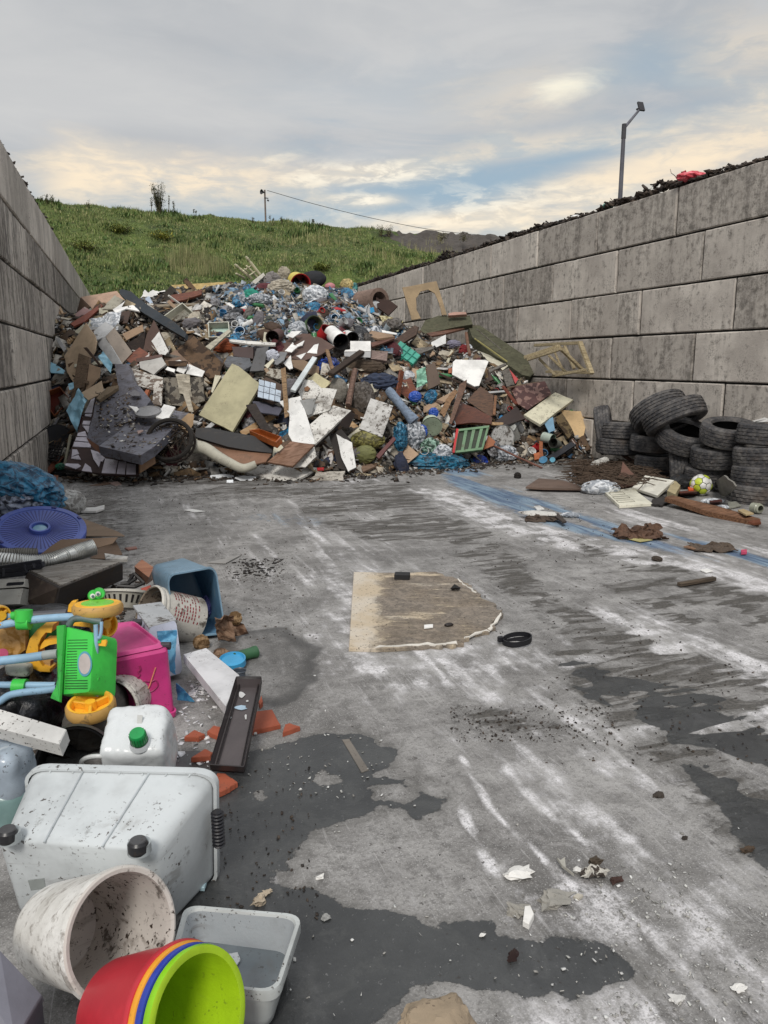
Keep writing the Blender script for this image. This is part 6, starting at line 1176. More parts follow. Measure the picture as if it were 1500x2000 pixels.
ob('stone', blob(gp(7, 885, 1145, .02), (.07, .05, .045), None, 3, .12, 2), M('8a8379', .3), label='round grey stone before the long splintered plank', cat='stone', smooth=True)
gboard('paper_flyer', 'large white folded sheet lying on top of the right tyre stacks', 'paper', 7, [(1250, 468), (1452, 392), (1500, 405), (1500, 432), (1340, 440)], WBR, .78, .006, zs=(.70, .82, .82, .80, .74))
# football with panels
bcx = gp(7, 972, 1045); bc = V(bcx.x, bcx.y, .118) + FWD * .08; e = T('football', 'lime, white and black football lying against the tyre stack', 'ball', bc - V(0, 0, .118))
PHI = (1 + 5 ** .5) / 2; ic = [V(*p).normalized() for p in [(0, s, t * PHI) for s in (1, -1) for t in (1, -1)] + [(s, t * PHI, 0) for s in (1, -1) for t in (1, -1)] + [(s * PHI, 0, t) for s in (1, -1) for t in (1, -1)]]
fc = []
for i in range(12):
    for j in range(i + 1, 12):
        for k in range(j + 1, 12):
            if (ic[i] - ic[j]).length < 1.1 and (ic[j] - ic[k]).length < 1.1 and (ic[i] - ic[k]).length < 1.1: fc.append((i, j, k))
RB = rot(25, 40, 10); ob('core', lathe(bc - UP * .108, bc + UP * .108, [(t, .108 * math.sin(math.pi * max(.01, min(.99, t))) ** 1) for t in []] or [(.5 - .5 * math.cos(a), .108 * math.sin(a)) for a in np.linspace(.02, 3.12, 14)], 20, (True, True)), M('1b1c1e', .1, .5), e, smooth=True)
def patch(corners, cen, mat):
    k = len(corners); cen = cen.normalized(); ring1 = [(c_.lerp(cen, .09)).normalized() for c_ in corners]; ring2 = [(c_.lerp(cen, .5)).normalized() for c_ in corners]
    mid = lambda R_: [x for i in range(k) for x in (R_[i], ((R_[i] + R_[(i + 1) % k]) / 2).normalized())]
    r1, r2 = mid(ring1), mid(ring2); vs = [bc + RB @ (p * .112) for p in r1] + [bc + RB @ (p * .116) for p in r2] + [bc + RB @ (cen * .117)]; K2 = 2 * k; f_ = []
    for i in range(K2): j = (i + 1) % K2; f_ += [(i, j, K2 + j, K2 + i), (K2 + i, K2 + j, 2 * K2)]
    vs += [bc + RB @ (p * .105) for p in r1]; f_ += [(2 * K2 + 1 + i, 2 * K2 + 1 + (i + 1) % K2, (i + 1) % K2, i) for i in range(K2)]
    ob('panel', (vs, f_), mat, e, smooth=30)
LIME, BWH = M('b7c53c', .25, .4), M('dad9d4', .3, .4); 
for i in range(12):
    nb = [j for j in range(12) if j != i and (ic[i] - ic[j]).length < 1.1]; x, y, _ = basis(ic[i]); nb.sort(key=lambda j: math.atan2((ic[j] - ic[i]).dot(y), (ic[j] - ic[i]).dot(x)))
    patch([(ic[i] * 2 + ic[j]).normalized() for j in nb], ic[i], BWH if i % 3 else M('1d1e22', .2))
for h_, (i, j, k) in enumerate(fc): patch([v_.normalized() for v_ in (ic[i] * 2 + ic[j], ic[j] * 2 + ic[i], ic[j] * 2 + ic[k], ic[k] * 2 + ic[j], ic[k] * 2 + ic[i], ic[i] * 2 + ic[k])], ic[i] + ic[j] + ic[k], LIME if h_ % 2 else BWH)
# debris dragged along the blue paint
gboard('white_board', 'broken white board lying on a small lump in the blue paint', 'board', 17, [(95, 285), (180, 278), (300, 290), (310, 302), (150, 300)], WH2, .06, .015)
gwad('debris_lump', 'muddy lump of scraps under the broken white board', 'debris', 17, (140, 290, 330, 348), M('55483e', .6, .9, 'cloth', scale=4), .06, 21, .12)
gboard('wood_scrap', 'dark splinter standing in the muddy lump on the blue paint', 'splinter', 17, [(300, 310), (315, 292), (365, 340), (345, 345)], M('3c322c', .4), .05, .015)
gbag('white_plaster', 'white plaster crumbs behind the broken white board', 'plaster', 17, (350, 278, 430, 320), white_bag, .04, 22, .6, deep=.1)
gwad('rag', 'brown torn rag lying in the middle of the blue paint', 'rag', 17, (660, 372, 935, 450), M('6a4830', .4, .9, 'cloth', scale=3), .10, 23, .25)
gboard('label_scrap', 'yellowish torn label under the front of the brown rag', 'paper', 17, [(680, 432), (760, 430), (850, 445), (780, 456)], M('b3ab72', .3), .012, .004)
stick_p = [gp(17, 838, 384, .03), gp(17, 812, 352, .12)]; ob('spike', tube(stick_p, .008, 5, .3), M('1f1c1a', .2), label='dark spike sticking up from the brown rag', cat='splinter')
gwad('rag', 'flat grey-brown rag near the right end of the blue paint', 'rag', 17, (1090, 455, 1330, 520), M('5a4d42', .4, .9, 'cloth', scale=3), .05, 24, .2)
gboard('wood_scrap', 'tan sliver left of the flat grey-brown rag', 'splinter', 17, [(1025, 480), (1090, 468), (1160, 478), (1090, 495)], M('8a6240', .3), .025, .012)
gboard('pink_scrap', 'tiny pink scrap at the end of the flat grey-brown rag', 'plastic', 17, [(1348, 500), (1382, 497), (1382, 512), (1350, 514)], M('c04868', .1), .03, .02)
ob('wooden_stick', box(gp(17, 1100, 680, .02), (.32, .035, .025), cols(gp(17, 1165, 668) - gp(17, 1035, 690), UP.cross(gp(17, 1165, 668) - gp(17, 1035, 690)), UP)), M('5b4a36', .3, .8, 'wood'), label='short dark wooden stick lying alone on the right of the floor', cat='stick')
gbag('debris_lump', 'small dark clod left of the blue paint near the white bag', 'clod', 17, (75, 70, 108, 100), M('24201d', .3, .9), .07, 25, .6, deep=.1)
gbag('debris_lump', 'small brown clod above the short dark wooden stick', 'clod', 17, (858, 548, 908, 568), M('3c332b', .3, .9), .03, 26, .5, deep=.08)
gboard('white_chip', 'flat white chip between clod and wooden stick', 'chip', 17, [(1115, 612), (1160, 606), (1190, 618), (1150, 626)], WBR, .012, .008)
gboard('white_chip', 'flat pale stone in the blue paint near the clear bag', 'stone', 17, [(180, 255), (215, 252), (240, 268), (200, 275)], WH, .02, .015)
gboard('grey_scrap', 'flat pale scrap on the floor near the brown sofa side of the heap', 'chip', 0, [(360, 996), (375, 994), (400, 998), (380, 1000)], WH, .012, .006)
# ---------------- board in the middle of the floor
m, g = newmat('dirty_plasterboard'); c = g.n('ShaderNodeTexCoord').outputs['Object']; cr = g.n('ShaderNodeMapping', i={0: c, 2: (0, 0, YAW)}).outputs[0]
a = g.noise(g.scale(cr, (1.5, 11, 1)), 1.1, 5, .6, .2); b = g.noise(c, 26, 6, .75); w_ = g.noise(c, 3.0, 4, .6); xx = g.n('ShaderNodeSeparateXYZ', i={0: cr}).outputs[0]
dm = g.m('ADD', g.m('ADD', g.m('MULTIPLY', a, .80), g.m('MULTIPLY', b, .35)), g.m('MULTIPLY', g.m('SUBTRACT', w_, .5), .4)); dm = g.m('MULTIPLY', g.ramp(dm, .42, .54), g.ramp(g.m('ADD', xx, g.m('MULTIPLY', g.m('ADD', w_, b), .25)), -.23, -.15))
cl = g.mix(g.ramp(w_, .4, .6), lin('c2b29a'), lin('cdc3b4')); cl = g.mix(g.m('MULTIPLY', dm, .85), cl, g.mix(g.ramp(b, .4, .65), lin('524a43'), lin('85796d'))); cl = g.mix(g.m('MULTIPLY', g.ramp(g.noise(c, 70, 2, .6), .64, .67), .8), cl, lin('2f2823'))
out(g, **{'Base Color': cl, 'Roughness': .85, 'Normal': g.bump(g.m('ADD', b, g.m('MULTIPLY', dm, .5)), .012, .7)})
pl = C(15, (182, 132), (480, 138), (760, 130), (900, 180), (968, 218), (1045, 275), (1110, 330), (1178, 378), (1225, 420), (1150, 478), (1130, 540), (1040, 562), (940, 600), (900, 632), (660, 652), (330, 665), (148, 660))
PB = [G(x, y, .022) for x, y in pl]; pr = []
for i in range(len(PB)):
    a_, b_ = PB[i], PB[(i + 1) % len(PB)]; pr.append(a_)
    if i < 15: 
        for j in range(1, 5): q = a_.lerp(b_, j / 5); am = .004 if i < 2 or i > 13 else .026; pr.append(q + V(random.uniform(-am, am), random.uniform(-am, am), 0))
ob('dirty_plasterboard', prism(pr, UP, .020), m, label='large beige plasterboard piece caked with dirt lying in the middle of the floor', cat='board')
for i, (a_, b_) in enumerate(((3, 5), (8, 10), (10, 12), (13, 15))):
    pts = [PB[a_].lerp(PB[b_], t) + V(random.uniform(-.012, .012), random.uniform(-.012, .012), 0) for t in np.linspace(0, 1, 9)]
    inn = [p.lerp(sum(PB, Vector()) / len(PB), .035 + random.uniform(-.02, .03)) for p in pts]
    ob('torn_edge', prism([p + UP * .003 for p in pts + inn[::-1]], UP, .008), M('d9d4cb', .3, .8), label=['white torn paper at the far corner', 'white torn paper at the right tip', 'white torn paper below the right tip', 'white torn paper on the near edge'][i] + ' of the large dirty plasterboard', cat='paper')
def gbox(name, label, cat, k, top, bot, mat, z=.06, zb=.02):
    return ob(name, hull8([gp(k, *q, z=z) for q in top], [gp(k, *q, z=zb) for q in bot]), mat, label=label, cat=cat)
p0 = gp(15, 520, 150, .05); ob('black_block', box(p0 - UP * .01, (.1, .07, .038), rot(0, 0, -25)), M('202022', .2, .7), label='flat black block on the far edge of the dirty plasterboard', cat='block')
ob('black_block', rock(gp(15, 888, 245, .04), (.08, .07, .045), 5, .15), M('161514', .1, .7), label='rounded black lump on the far right of the dirty plasterboard', cat='lump', smooth=30)
ob('twig', blob(gp(15, 845, 500, .03), (.05, .03, .02), None, 8, .2, 2), M('241d1a', .1), label='small dark bean-shaped clod on the plasterboard', cat='clod')
gboard('white_scrap', 'white curled scrap on the near half of the plasterboard', 'scrap', 15, [(672, 500), (735, 495), (735, 512), (672, 520)], WBR, .035, .008)
rc = gp(15, 1320, 640, .0); x_, y_ = RIGHT, FWD; e = T('rubber_strap', 'coiled black rubber strap lying right of the dirty plasterboard', 'strap', rc)
for k_, (rr, zz_, th_) in enumerate(((.075, .030, .012), (.07, .014, .012))):
    rs = []
    for i in range(40):
        a_ = 2 * math.pi * i / 40; d_ = x_ * math.cos(a_) + y_ * math.sin(a_) * .75; p_ = rc + d_ * rr + UP * (zz_ + .012 * math.sin(a_ + 1 + k_)); rs.append([p_ - UP * .012, p_ + UP * .012, p_ + UP * .012 - d_ * .006, p_ - UP * .012 - d_ * .006])
    rs.append(rs[0]); ob('loop', rings(rs, (False, False)), M('15151a', .1, .4), e, smooth=30)
ob('buckle', box(rc - x_ * .085 + UP * .03, (.03, .02, .03)), M('15151a', .1, .4), e)
# ---------------- plaster chunks and stones in front
def chunk(label, k, x, y, s, mat, seed, h=.5, amp=.25, cat='plaster', name='plaster_chunk', freq=3.5):
    p = gp(k, x, y); return ob(name, rock(p + UP * s * h * .35, (s * 1.15, s * .8, s * h * 1.1), seed, amp), mat, label=label, cat=cat, group='plaster crumbs' if name == 'plaster_chunk' else None)
PLS, PLW = M('98958e', .5, .95, scale=2, bump=1), M('dedcd8', .15, .9)
chunk('knobbly grey plaster chunk right of the white smear', 16, 550, 1060, .10, PLS, 3, .35, .3, freq=6)
chunk('grey crumbling plaster chunk with a white flake beside it', 16, 385, 1095, .075, PLS, 4, .3, .35, freq=6)
gboard('plaster_chunk', 'white wedge-shaped plaster flake beside the crumbling chunk', 'plaster', 16, [(420, 1065), (445, 1062), (462, 1100), (440, 1145), (412, 1130)], PLW, .02, .018)
chunk('big white and dark plaster chunk of the right cluster', 16, 720, 940, .085, M('b9b5ac', .4, .9, 'chip', '3a322c', 6), 5, .45, .35, freq=5)
chunk('dark mossy piece on the back of the right plaster cluster', 16, 735, 885, .05, M('4a4034', .3, .9), 6, .7, .3)
chunk('brown-red crumb at the right end of the plaster cluster', 16, 825, 960, .04, M('3f2a24', .3, .9), 7, .5, .3)
chunk('white plaster lump at the end of the white smear', 16, 385, 935, .09, PLW, 8, .3, .3)
chunk('small white crumb near the left of the plaster cluster', 16, 655, 920, .03, PLW, 9, .6, .2)
gboard('plaster_chunk', 'grey forked chip standing left of the plaster cluster', 'plaster', 16, [(563, 850), (578, 862), (598, 848), (603, 895), (640, 925), (585, 885)], M('a8a59c', .3), .03, .008)
gboard('plaster_chunk', 'flat curved chip in front of the plaster cluster', 'plaster', 16, [(635, 1020), (655, 1008), (680, 1015), (660, 1030)], M('c4beb0', .3), .012, .01)
chunk('black-red clod lying in the near puddle', 16, 372, 1305, .035, M('2c1a18', .2, .8), 10, 1.0, .3, 'clod', 'clod')
chunk('white flake on the near puddle', 16, 232, 1200, .018, PLW, 11, .4, .3)
chunk('white triangular flake near the right bottom corner', 16, 1098, 1490, .04, PLW, 12, .4, .3)
chunk('bright white flake by the right edge', 16, 1370, 1440, .04, PLW, 13, .3, .3)
chunk('bright white flake on the dark tongue of the floor', 14, 625*1.0+937, 840, .03, PLW, 14, .4, .3)
chunk('black and white pebble beside the near puddle', 14, 1588, 1040, .028, M('8a8a88', .3), 15, .6, .3, 'pebble', 'pebble')
chunk('brown clod with leaves at the right edge of the floor', 16, 1410, 830, .05, M('4b3c2e', .5, .9), 17, .4, .4, 'clod', 'clod')
chunk('dark clod in the pale right part of the floor', 16, 1010, 580, .05, M('3a342f', .5, .9), 18, .4, .4, 'clod', 'clod')
chunk('small dark clod near the lower middle of the pale floor', 16, 1130, 770, .025, M('2b2623', .5, .9), 19, .5, .3, 'clod', 'clod')
chunk('bone-coloured broken foam scrap behind the plastic pan', 14, 1265, 960, .055, M('b3a591', .5, .9), 31, .5, .5, 'foam scrap', 'foam_scrap'); chunk('thin bone-coloured sliver on the far side of the foam scrap', 14, 1300, 915, .035, M('b3a591', .5, .9), 33, .4, .6, 'foam scrap', 'foam_scrap')
ob('stone_slab', rock(G(858, 2010, .0), (.2, .17, .09), 14, .10, 60, 3), M('9c8668', .35, .95, bump=1.0), label='tan rough stone cut off by the bottom edge of the photo', cat='stone', smooth=25)
gboard('concrete_strip', 'thin pale cement strip sunk into the floor beyond the puddle island', 'strip', 0, [(668, 1444), (682, 1443), (720, 1503), (706, 1508)], M('77716a', .3, .9), .003, .004)
# ---------------- the left foreground: back to front
ob('blue_bag', blob(at(38, 955, 6.0), (.62, .45, .34), cols(RIGHT - UP * .35, FWD, UP + RIGHT * .35), 41, .32, 5, .8, fold=(.6, 3, 3.2)), blue_bag, label='big petrol-blue plastic bag slumped against the dark wall', cat='bag', smooth=35)
ob('clear_bag', blob(at(20, 985, 5.9), (.5, .35, .25), cols(RIGHT, FWD, UP), 42, .3, 5, 1.2, fold=(3, 3, 1)), M('8a93a6', .3, .35, 'foil', '2c3240', bump=1), label='clear dark plastic bag under the petrol-blue one', cat='bag', smooth=35)
gboard('blue_tail', 'smooth blue plastic tail hanging from the bag against the wall', 'plastic sheet', 11, [(150, 215), (300, 290), (552, 532), (420, 500), (200, 430)], blue_bag, .22, .02, (-.1, .8, .6))
e = T('brown_box', 'orange-brown broken wooden box standing behind the white sack', 'box', gp(11, 430, 450))
for nme, pts, n in (('front_panel', [(290, 222), (565, 240), (555, 270), (500, 460), (400, 380), (285, 245)], (0, .85, .5)), ('side_panel', [(555, 250), (580, 410), (500, 462)], (.5, .8, .3))):
    pix = C(11, *pts); nn = nv(n); p0 = gp(11, 500, 462, .02); P = [on_plane(x, y, p0, nn) for x, y in pix]; ob(nme, prism(P, nn, .02), M('93552e', .25, .6, 'wood', '6b3a1e', .6), e)
gbag('white_sack', 'white stained woven sack collapsed beyond the round blue lid', 'sack', 11, (500, 370, 785, 640), M('c2c2c0', .45, .6, 'foil', '7f7d7a', bump=.7), .24, 43, .2, 4, 1.6, deep=.3)
gboard('white_strip', 'white plastic strip lying right of the collapsed sack', 'strip', 11, [(780, 560), (930, 552), (1020, 530), (1018, 560), (940, 590), (790, 590)], WBR, .03, .02)
CB = M('8e7357', .25, .85, scale=.6)
gboard('cardboard_flap', 'tan cardboard flap pointing right behind the round blue lid', 'cardboard', 11, [(600, 620), (700, 625), (980, 725), (1150, 790), (1218, 832), (700, 832)], CB, .1, .006)
gboard('cardboard_flap', 'brown cardboard flap lying below the first one over the duct', 'cardboard', 11, [(385, 1020), (500, 930), (595, 868), (1150, 846), (1100, 905), (900, 965), (620, 1012)], M('7d6248', .25, .85, scale=.6), .2, .006, (0, .4, .95))
gboard('cardboard_flap', 'lowest brown cardboard flap on the floor beside the duct end', 'cardboard', 11, [(880, 1050), (1000, 900), (1130, 880), (1195, 1010), (1020, 1055)], M('75593f', .25, .85), .03, .006)
gboard('white_piece', 'whitish dirty chip beyond the black box', 'shard', 11, [(1020, 1002), (1250, 1035), (1240, 1062), (1030, 1055)], WH2, .08, .02)
# round blue lid
bl_c = at(78, 1033, 5.55); ax = (UP * 1 - FWD * .34 + RIGHT * .20).normalized(); x_, y_, n_ = basis(ax); e = T('round_blue_lid', 'large round violet-blue lid with radial ribs and a hub in the middle', 'lid', bl_c - UP * .1)
LB, LBD = M('4c60b0', .12, .38, bump=.2), M('2d3276', .1, .45); RL = .315
ob('disc', lathe(bl_c - n_ * .05, bl_c, [(0, RL * .96), (.2, RL), (1, RL), (1.12, RL * .985), (1.12, RL * .86), (1.0, RL * .85), (1.0, .05)], 72, (False, True)), LB, e, smooth=30)
for k in range(56):
    a_ = 2 * math.pi * k / 56; d_ = x_ * math.cos(a_) + y_ * math.sin(a_); s_ = n_.cross(d_); q = [bl_c + d_ * r0 + s_ * w0 + n_ * .002 for r0, w0 in ((.07, -.0016), (RL * .82, -.0042), (RL * .82, .0042), (.07, .0016))]
    ob('rib', prism(q, n_, .006), LBD, e)
ob('hub', lathe(bl_c, bl_c + n_ * .022, [(0, .075), (1, .07), (1, .056), (.1, .052)], 32), LB, e, smooth=30); ob('cap', lathe(bl_c, bl_c + n_ * .014, [(0, .052), (.6, .045), (1, .005)], 24, (False, True)), M('7aa3bd', .1, .2), e, smooth=True)
for k in (.3, 1.1, 2.6, 3.6, 4.4, 5.5): d_ = x_ * math.cos(k) + y_ * math.sin(k); ob('clip', box(bl_c + d_ * RL * .94 + n_ * .008, (.035, .02, .012), cols(n_.cross(d_), d_, n_)), LBD, e)
# ducts, crates
def duct(label, pts, r, mat, t):
    cv = curve([pp(11, x, y, tt) for (x, y), tt in zip(pts, t)], 36); rs = []; prev = None
    for i, p in enumerate(cv):
        d_ = (cv[min(i + 1, len(cv) - 1)] - cv[max(0, i - 1)]).normalized(); x, y, _ = basis(d_) if prev is None else ((prev - d_ * prev.dot(d_)).normalized(), d_.cross((prev - d_ * prev.dot(d_)).normalized()), 0); prev = x
        rr = r * (1 + .06 * (1 if (i // 2) % 2 else -1)); rs.append([p + (x * math.cos(6.2832 * j / 20) + y * math.sin(6.2832 * j / 20)) * rr for j in range(20)])
    ob('flexible_duct', rings(rs, (False, False)), mat, label=label, cat='duct', smooth=60)
duct('silver ribbed flexible duct curving behind the black box', [(-150, 1075), (100, 1085), (300, 1100), (480, 1085), (650, 1030), (800, 980), (920, 940)], .052, M('c8c9c6', .1, .28, metal=.85, bump=.2), (4.75, 4.75, 4.8, 4.85, 4.95, 5.05, 5.1))
duct('darker silver duct lying under the round blue lid', [(-150, 1030), (60, 1020), (220, 1015), (360, 1020)], .045, M('7d7a74', .3, .4, metal=.7), (5.1, 5.1, 5.15, 5.2))
e = T('black_grate', 'black plastic slotted tray rim in front of the silver duct', 'crate', pp(11, 200, 1200, 4.6))
for a_, b_ in (((-100, 1165), (405, 1085)), ((-100, 1240), (260, 1195)), ((405, 1085), (420, 1140)), ((40, 1145), (40, 1235)), ((235, 1110), (260, 1200)), ((330, 1100), (340, 1150)), ((-100, 1190), (410, 1130))):
    A, B = pp(11, *a_, t=4.6), pp(11, *b_, t=4.6); x, y, z = basis(B - A); ob('bar', box((A + B) / 2, (.022, .03, (B - A).length), cols(x, y, z)), M('1c1e28', .2, .4), e)
e = T('grey_crate', 'pale grey plastic crate with a dark handle slot left of the black box', 'crate', pp(11, 90, 1400, 4.3))
q = [pp(11, -120, 1262, 4.5), pp(11, 245, 1250, 4.5), pp(11, 235, 1330, 4.42), pp(11, -120, 1355, 4.42)]; nn = nv((0, .9, .35))
ob('upper_panel', prism(q, nn, .2), M('9f9d96', .4, .6), e); q2 = [pp(11, -120, 1365, 4.4), pp(11, 225, 1345, 4.4), pp(11, 190, 1500, 4.3), pp(11, -120, 1510, 4.3)]; ob('lower_panel', prism(q2, nn, .2), M('96958f', .4, .6), e)
ob('handle_slot', prism([pp(11, *a_, t=4.44) for a_ in ((60, 1300), (80, 1288), (225, 1280), (225, 1310), (75, 1340), (60, 1325))], nn, .01), M('1a1c26', .1), e)
# black box (old speaker cabinet)
e = T('black_box', 'long black and white scuffed box lying across the left heap', 'box', pp(11, 500, 1550, 4.4))
a, b, c3, d3 = pp(11, 265, 1185, 4.6), pp(11, 590, 1340, 4.25), pp(11, 1198, 1100, 4.75), pp(11, 870, 1062, 5.05); a2, b2, c2 = pp(11, 150, 1530, 4.5), pp(11, 535, 1572, 4.35), pp(11, 1200, 1262, 4.85); d2 = a2 + (c2 - b2)
BXM = M('2a2728', .75, .6, speck=2); nt = ((b - a).cross(c3 - a)).normalized(); nt = nt if nt.z > 0 else -nt
ob('body', rings([[a2, b2, c2, d2], [a, b, c3, d3]]), BXM, e)
ob('top_panel', prism([p + nt * .012 for p in (a.lerp(c3, .03), b.lerp(d3, .03), c3.lerp(a, .03), d3.lerp(b, .03))], nt, .014), M('8d8a85', .6, .55, 'wood', '47433f'), e)
nf = ((b2 - a2).cross(a - a2)).normalized(); nf = nf if nf.dot(CAM - a) > 0 else -nf
ob('front_panel', prism([p + nf * .008 for p in (a.lerp(b2, .04), b.lerp(a2, .04), b2.lerp(a, .04), a2.lerp(b, .04))], nf, .01), M('2b201c', .7, .7, speck=2), e)
# orange box piece and black frame
gbox('wooden_box', 'orange wooden box corner beside the blue tub', 'box', 11, [(1312, 1130), (1385, 1062), (1500, 1140), (1455, 1240)], [(1325, 1230), (1400, 1180), (1500, 1260), (1430, 1310)], M('a8642e', .15, .45, 'wood', '7c421c'), .26, .12)
e = T('black_frame', 'bent black metal frame in front of the orange box corner', 'frame', pp(11, 1300, 1280, 4.5))
for a_, b_ in (((1150, 1320), (1320, 1330)), ((1320, 1330), (1410, 1290)), ((1410, 1290), (1310, 1200)), ((1310, 1200), (1240, 1310)), ((1250, 1300), (1330, 1250)), ((1180, 1300), (1260, 1290))): ob('bar', tube([pp(11, *a_, t=4.5), pp(11, *b_, t=4.5)], .011, 6), BLK, e)
gboard('red_tile', 'red flat piece behind the laundry basket', 'tile', 11, [(1370, 1345), (1470, 1310), (1475, 1400), (1420, 1420)], M('a5483a', .2), .14, .02, (0, .7, .7))
gboard('red_tile', 'thin terracotta sliver on the floor beyond the black box', 'shard', 11, [(1215, 950), (1330, 932), (1340, 950), (1250, 965)], M('935a48', .3), .012, .01)
# laundry basket
b0 = C(12, (915, 60))[0]; bt = at(b0[0], b0[1], 4.0); bb = at(C(12, (905, 170))[0][0], C(12, (905, 170))[0][1], 3.98) - UP * .01; e = T('laundry_basket', 'dirty white slotted basket behind the frog-topped toy wheel', 'basket', bb)
ob('body', lathe(bt, bb, [(0, .118), (1, .085), (1, .01)], 32), M('a9a79b', .5, .6), e, smooth=30); ob('rim', lathe(bt, bb, [(-.06, .115), (-.04, .128), (.1, .126), (.12, .118)], 32), M('c4c2b8', .4, .5), e, smooth=30); ob('inside', lathe(bt, bb, [(0, .112), (.9, .08), (.92, .01)], 32), M('77756c', .6, .7), e)
ab = (bb - bt); x_, y_, z_ = basis(ab)
for k in range(22):
    a_ = 6.2832 * k / 22; d_ = x_ * math.cos(a_) + y_ * math.sin(a_); ob('slot', prism([bt + ab * s_ + d_ * (.1185 - .033 * s_ + .0012) + ab.cross(d_).normalized() * w_ for s_, w_ in ((.25, -.006), (.25, .006), (.7, .005), (.7, -.005))], d_, .002), M('1e1c1a', .1), e)
# blue tub
BT = M('7593a8', .3, .4, bump=.2, speck=1.5)
rim = [at(327, 1124, 3.82), at(420, 1108, 3.98), at(440, 1236, 4.0), at(343, 1246, 3.92)]; bas = [at(293, 1104, 4.3), at(366, 1087, 4.42), at(408, 1190, 4.42), at(312, 1215, 4.3)]
tub('blue_tub', 'slate-blue plastic tub lying on its side with its dark opening to the right', 'tub', rim, bas, BT, .14, .04, .03, M('5f86a2', .2, .35))
ob('brown_paper', sheet([gp(13, 750, 500, .17), gp(13, 870, 480, .16), gp(13, 870, 655, .01), gp(13, 770, 650, .01)], 18, 18, .004, .05, 3, 13), brown_paper, label='crumpled brown paper bag at the mouth of the slate-blue tub', cat='paper bag', smooth=15)
ob('brown_paper', sheet([gp(13, 850, 520, .09), gp(13, 940, 540, .07), gp(13, 975, 605, .01), gp(13, 860, 625, .01)], 16, 16, .004, .045, 5, 15), brown_paper, label='second brown paper wad right of the crumpled bag', cat='paper bag', smooth=15)
gbag('yellow_paper', 'yellow-brown cardboard scrap inside the brown paper', 'paper', 13, (845, 475, 920, 540), M('a07c48', .3, .8, 'foil', '5c4426'), .06, 53, .5, z0=.08)
gbag('cardboard_wad', 'tan cardboard wad between the paint bucket and the white board', 'cardboard', 13, (605, 650, 705, 712), M('9c7746', .3, .8, 'foil', '5c4426'), .07, 54, .4)
gbag('cardboard_wad', 'brown leaf-like scraps behind the turquoise lid', 'paper', 13, (740, 720, 835, 780), M('8a6848', .3, .8, 'foil', '4c3624'), .05, 55, .5)
gbag('purple_net', 'violet net scrap standing inside the slate-blue tub', 'net', 13, (650, 370, 722, 500), M('5a5a98', .2, .5, 'foil', '3c4470'), .12, 56, .4, z0=.03)
gbag('blue_paper', 'pale blue scrap on the lower edge of the slate-blue tub', 'paper', 13, (708, 585, 782, 622), M('9fbccb', .3), .03, 57, .4)
# paint buckets
def paint_bucket(label, A, B, r, rb, lines, red_arc=(0, 0), handle=None):
    e = T('paint_bucket', label, 'bucket', (A + B) / 2 - UP * r); ax_ = (B - A); L = ax_.length
    ob('body', lathe(A, B, [(0, r), (.03, r * 1.07), (.07, r * 1.07), (.08, r * 1.02), (.12, r * 1.02), (.13, r * 1.05), (.16, r * 1.05), (.17, r), (1, rb), (1.0, rb * .9), (.98, .01)], 40), M('cfccc4', .7, .5, speck=2), e, smooth=30)
    ob('inside', lathe(A, B, [(0, r), (.02, r * .95), (.95, rb * .95), (.95, .01)], 40), M('8f8272', .8, .7), e, smooth=30)
    x, y, z = basis(ax_); vs, fs = [], []
    mt = M('8a3038', .4, .6)
    for s0 in lines:
        row = []
        for j in range(15):
            a_ = red_arc[0] + (red_arc[1] - red_arc[0]) * j / 14; rr = r + (rb - r) * (s0 - .17) / .83 + .0012; d_ = x * math.cos(a_) + y * math.sin(a_)
            row.append((A + ax_ * s0 + d_ * rr, A + ax_ * (s0 + .025) + d_ * rr))
        segs = []
        for j in range(14):
            if random.random() < .25: continue
            o = len(vs); vs += [row[j][0], row[j][1], row[j + 1][1].lerp(row[j][1], .25), row[j + 1][0].lerp(row[j][0], .25)]; fs.append((o, o + 1, o + 2, o + 3))
    if vs: o_ = ob('printing', (vs, fs), mt, e); o_['kind'] = 'stuff'
    if handle: ob('handle', tube(curve(handle, 8), .003, 5), M('5d5c58', .3, .4, metal=.6), e)
    return e
A, B = at(290, 1190, 3.84), at(378, 1212, 4.02); U_ = UP * 1
paint_bucket('whitish paint bucket with a wire handle lying before the slate-blue tub', A, B, .118, .124, (.3, .36, .42, .48, .54, .6, .66, .72, .8), (1.2, 3.2), [pp(13, 330, 350, 3.9), pp(13, 370, 322, 3.85), pp(13, 412, 350, 3.8), pp(13, 415, 440, 3.78), pp(13, 412, 500, 3.78)])
A, B = at(217, 1380, 2.96), at(262, 1345, 3.14)
paint_bucket('whitish paint bucket with red print between the pink tub and yellow wheel', A, B, .105, .1, (.3, .36, .42, .48, .54, .6, .66), (.2, 1.9))
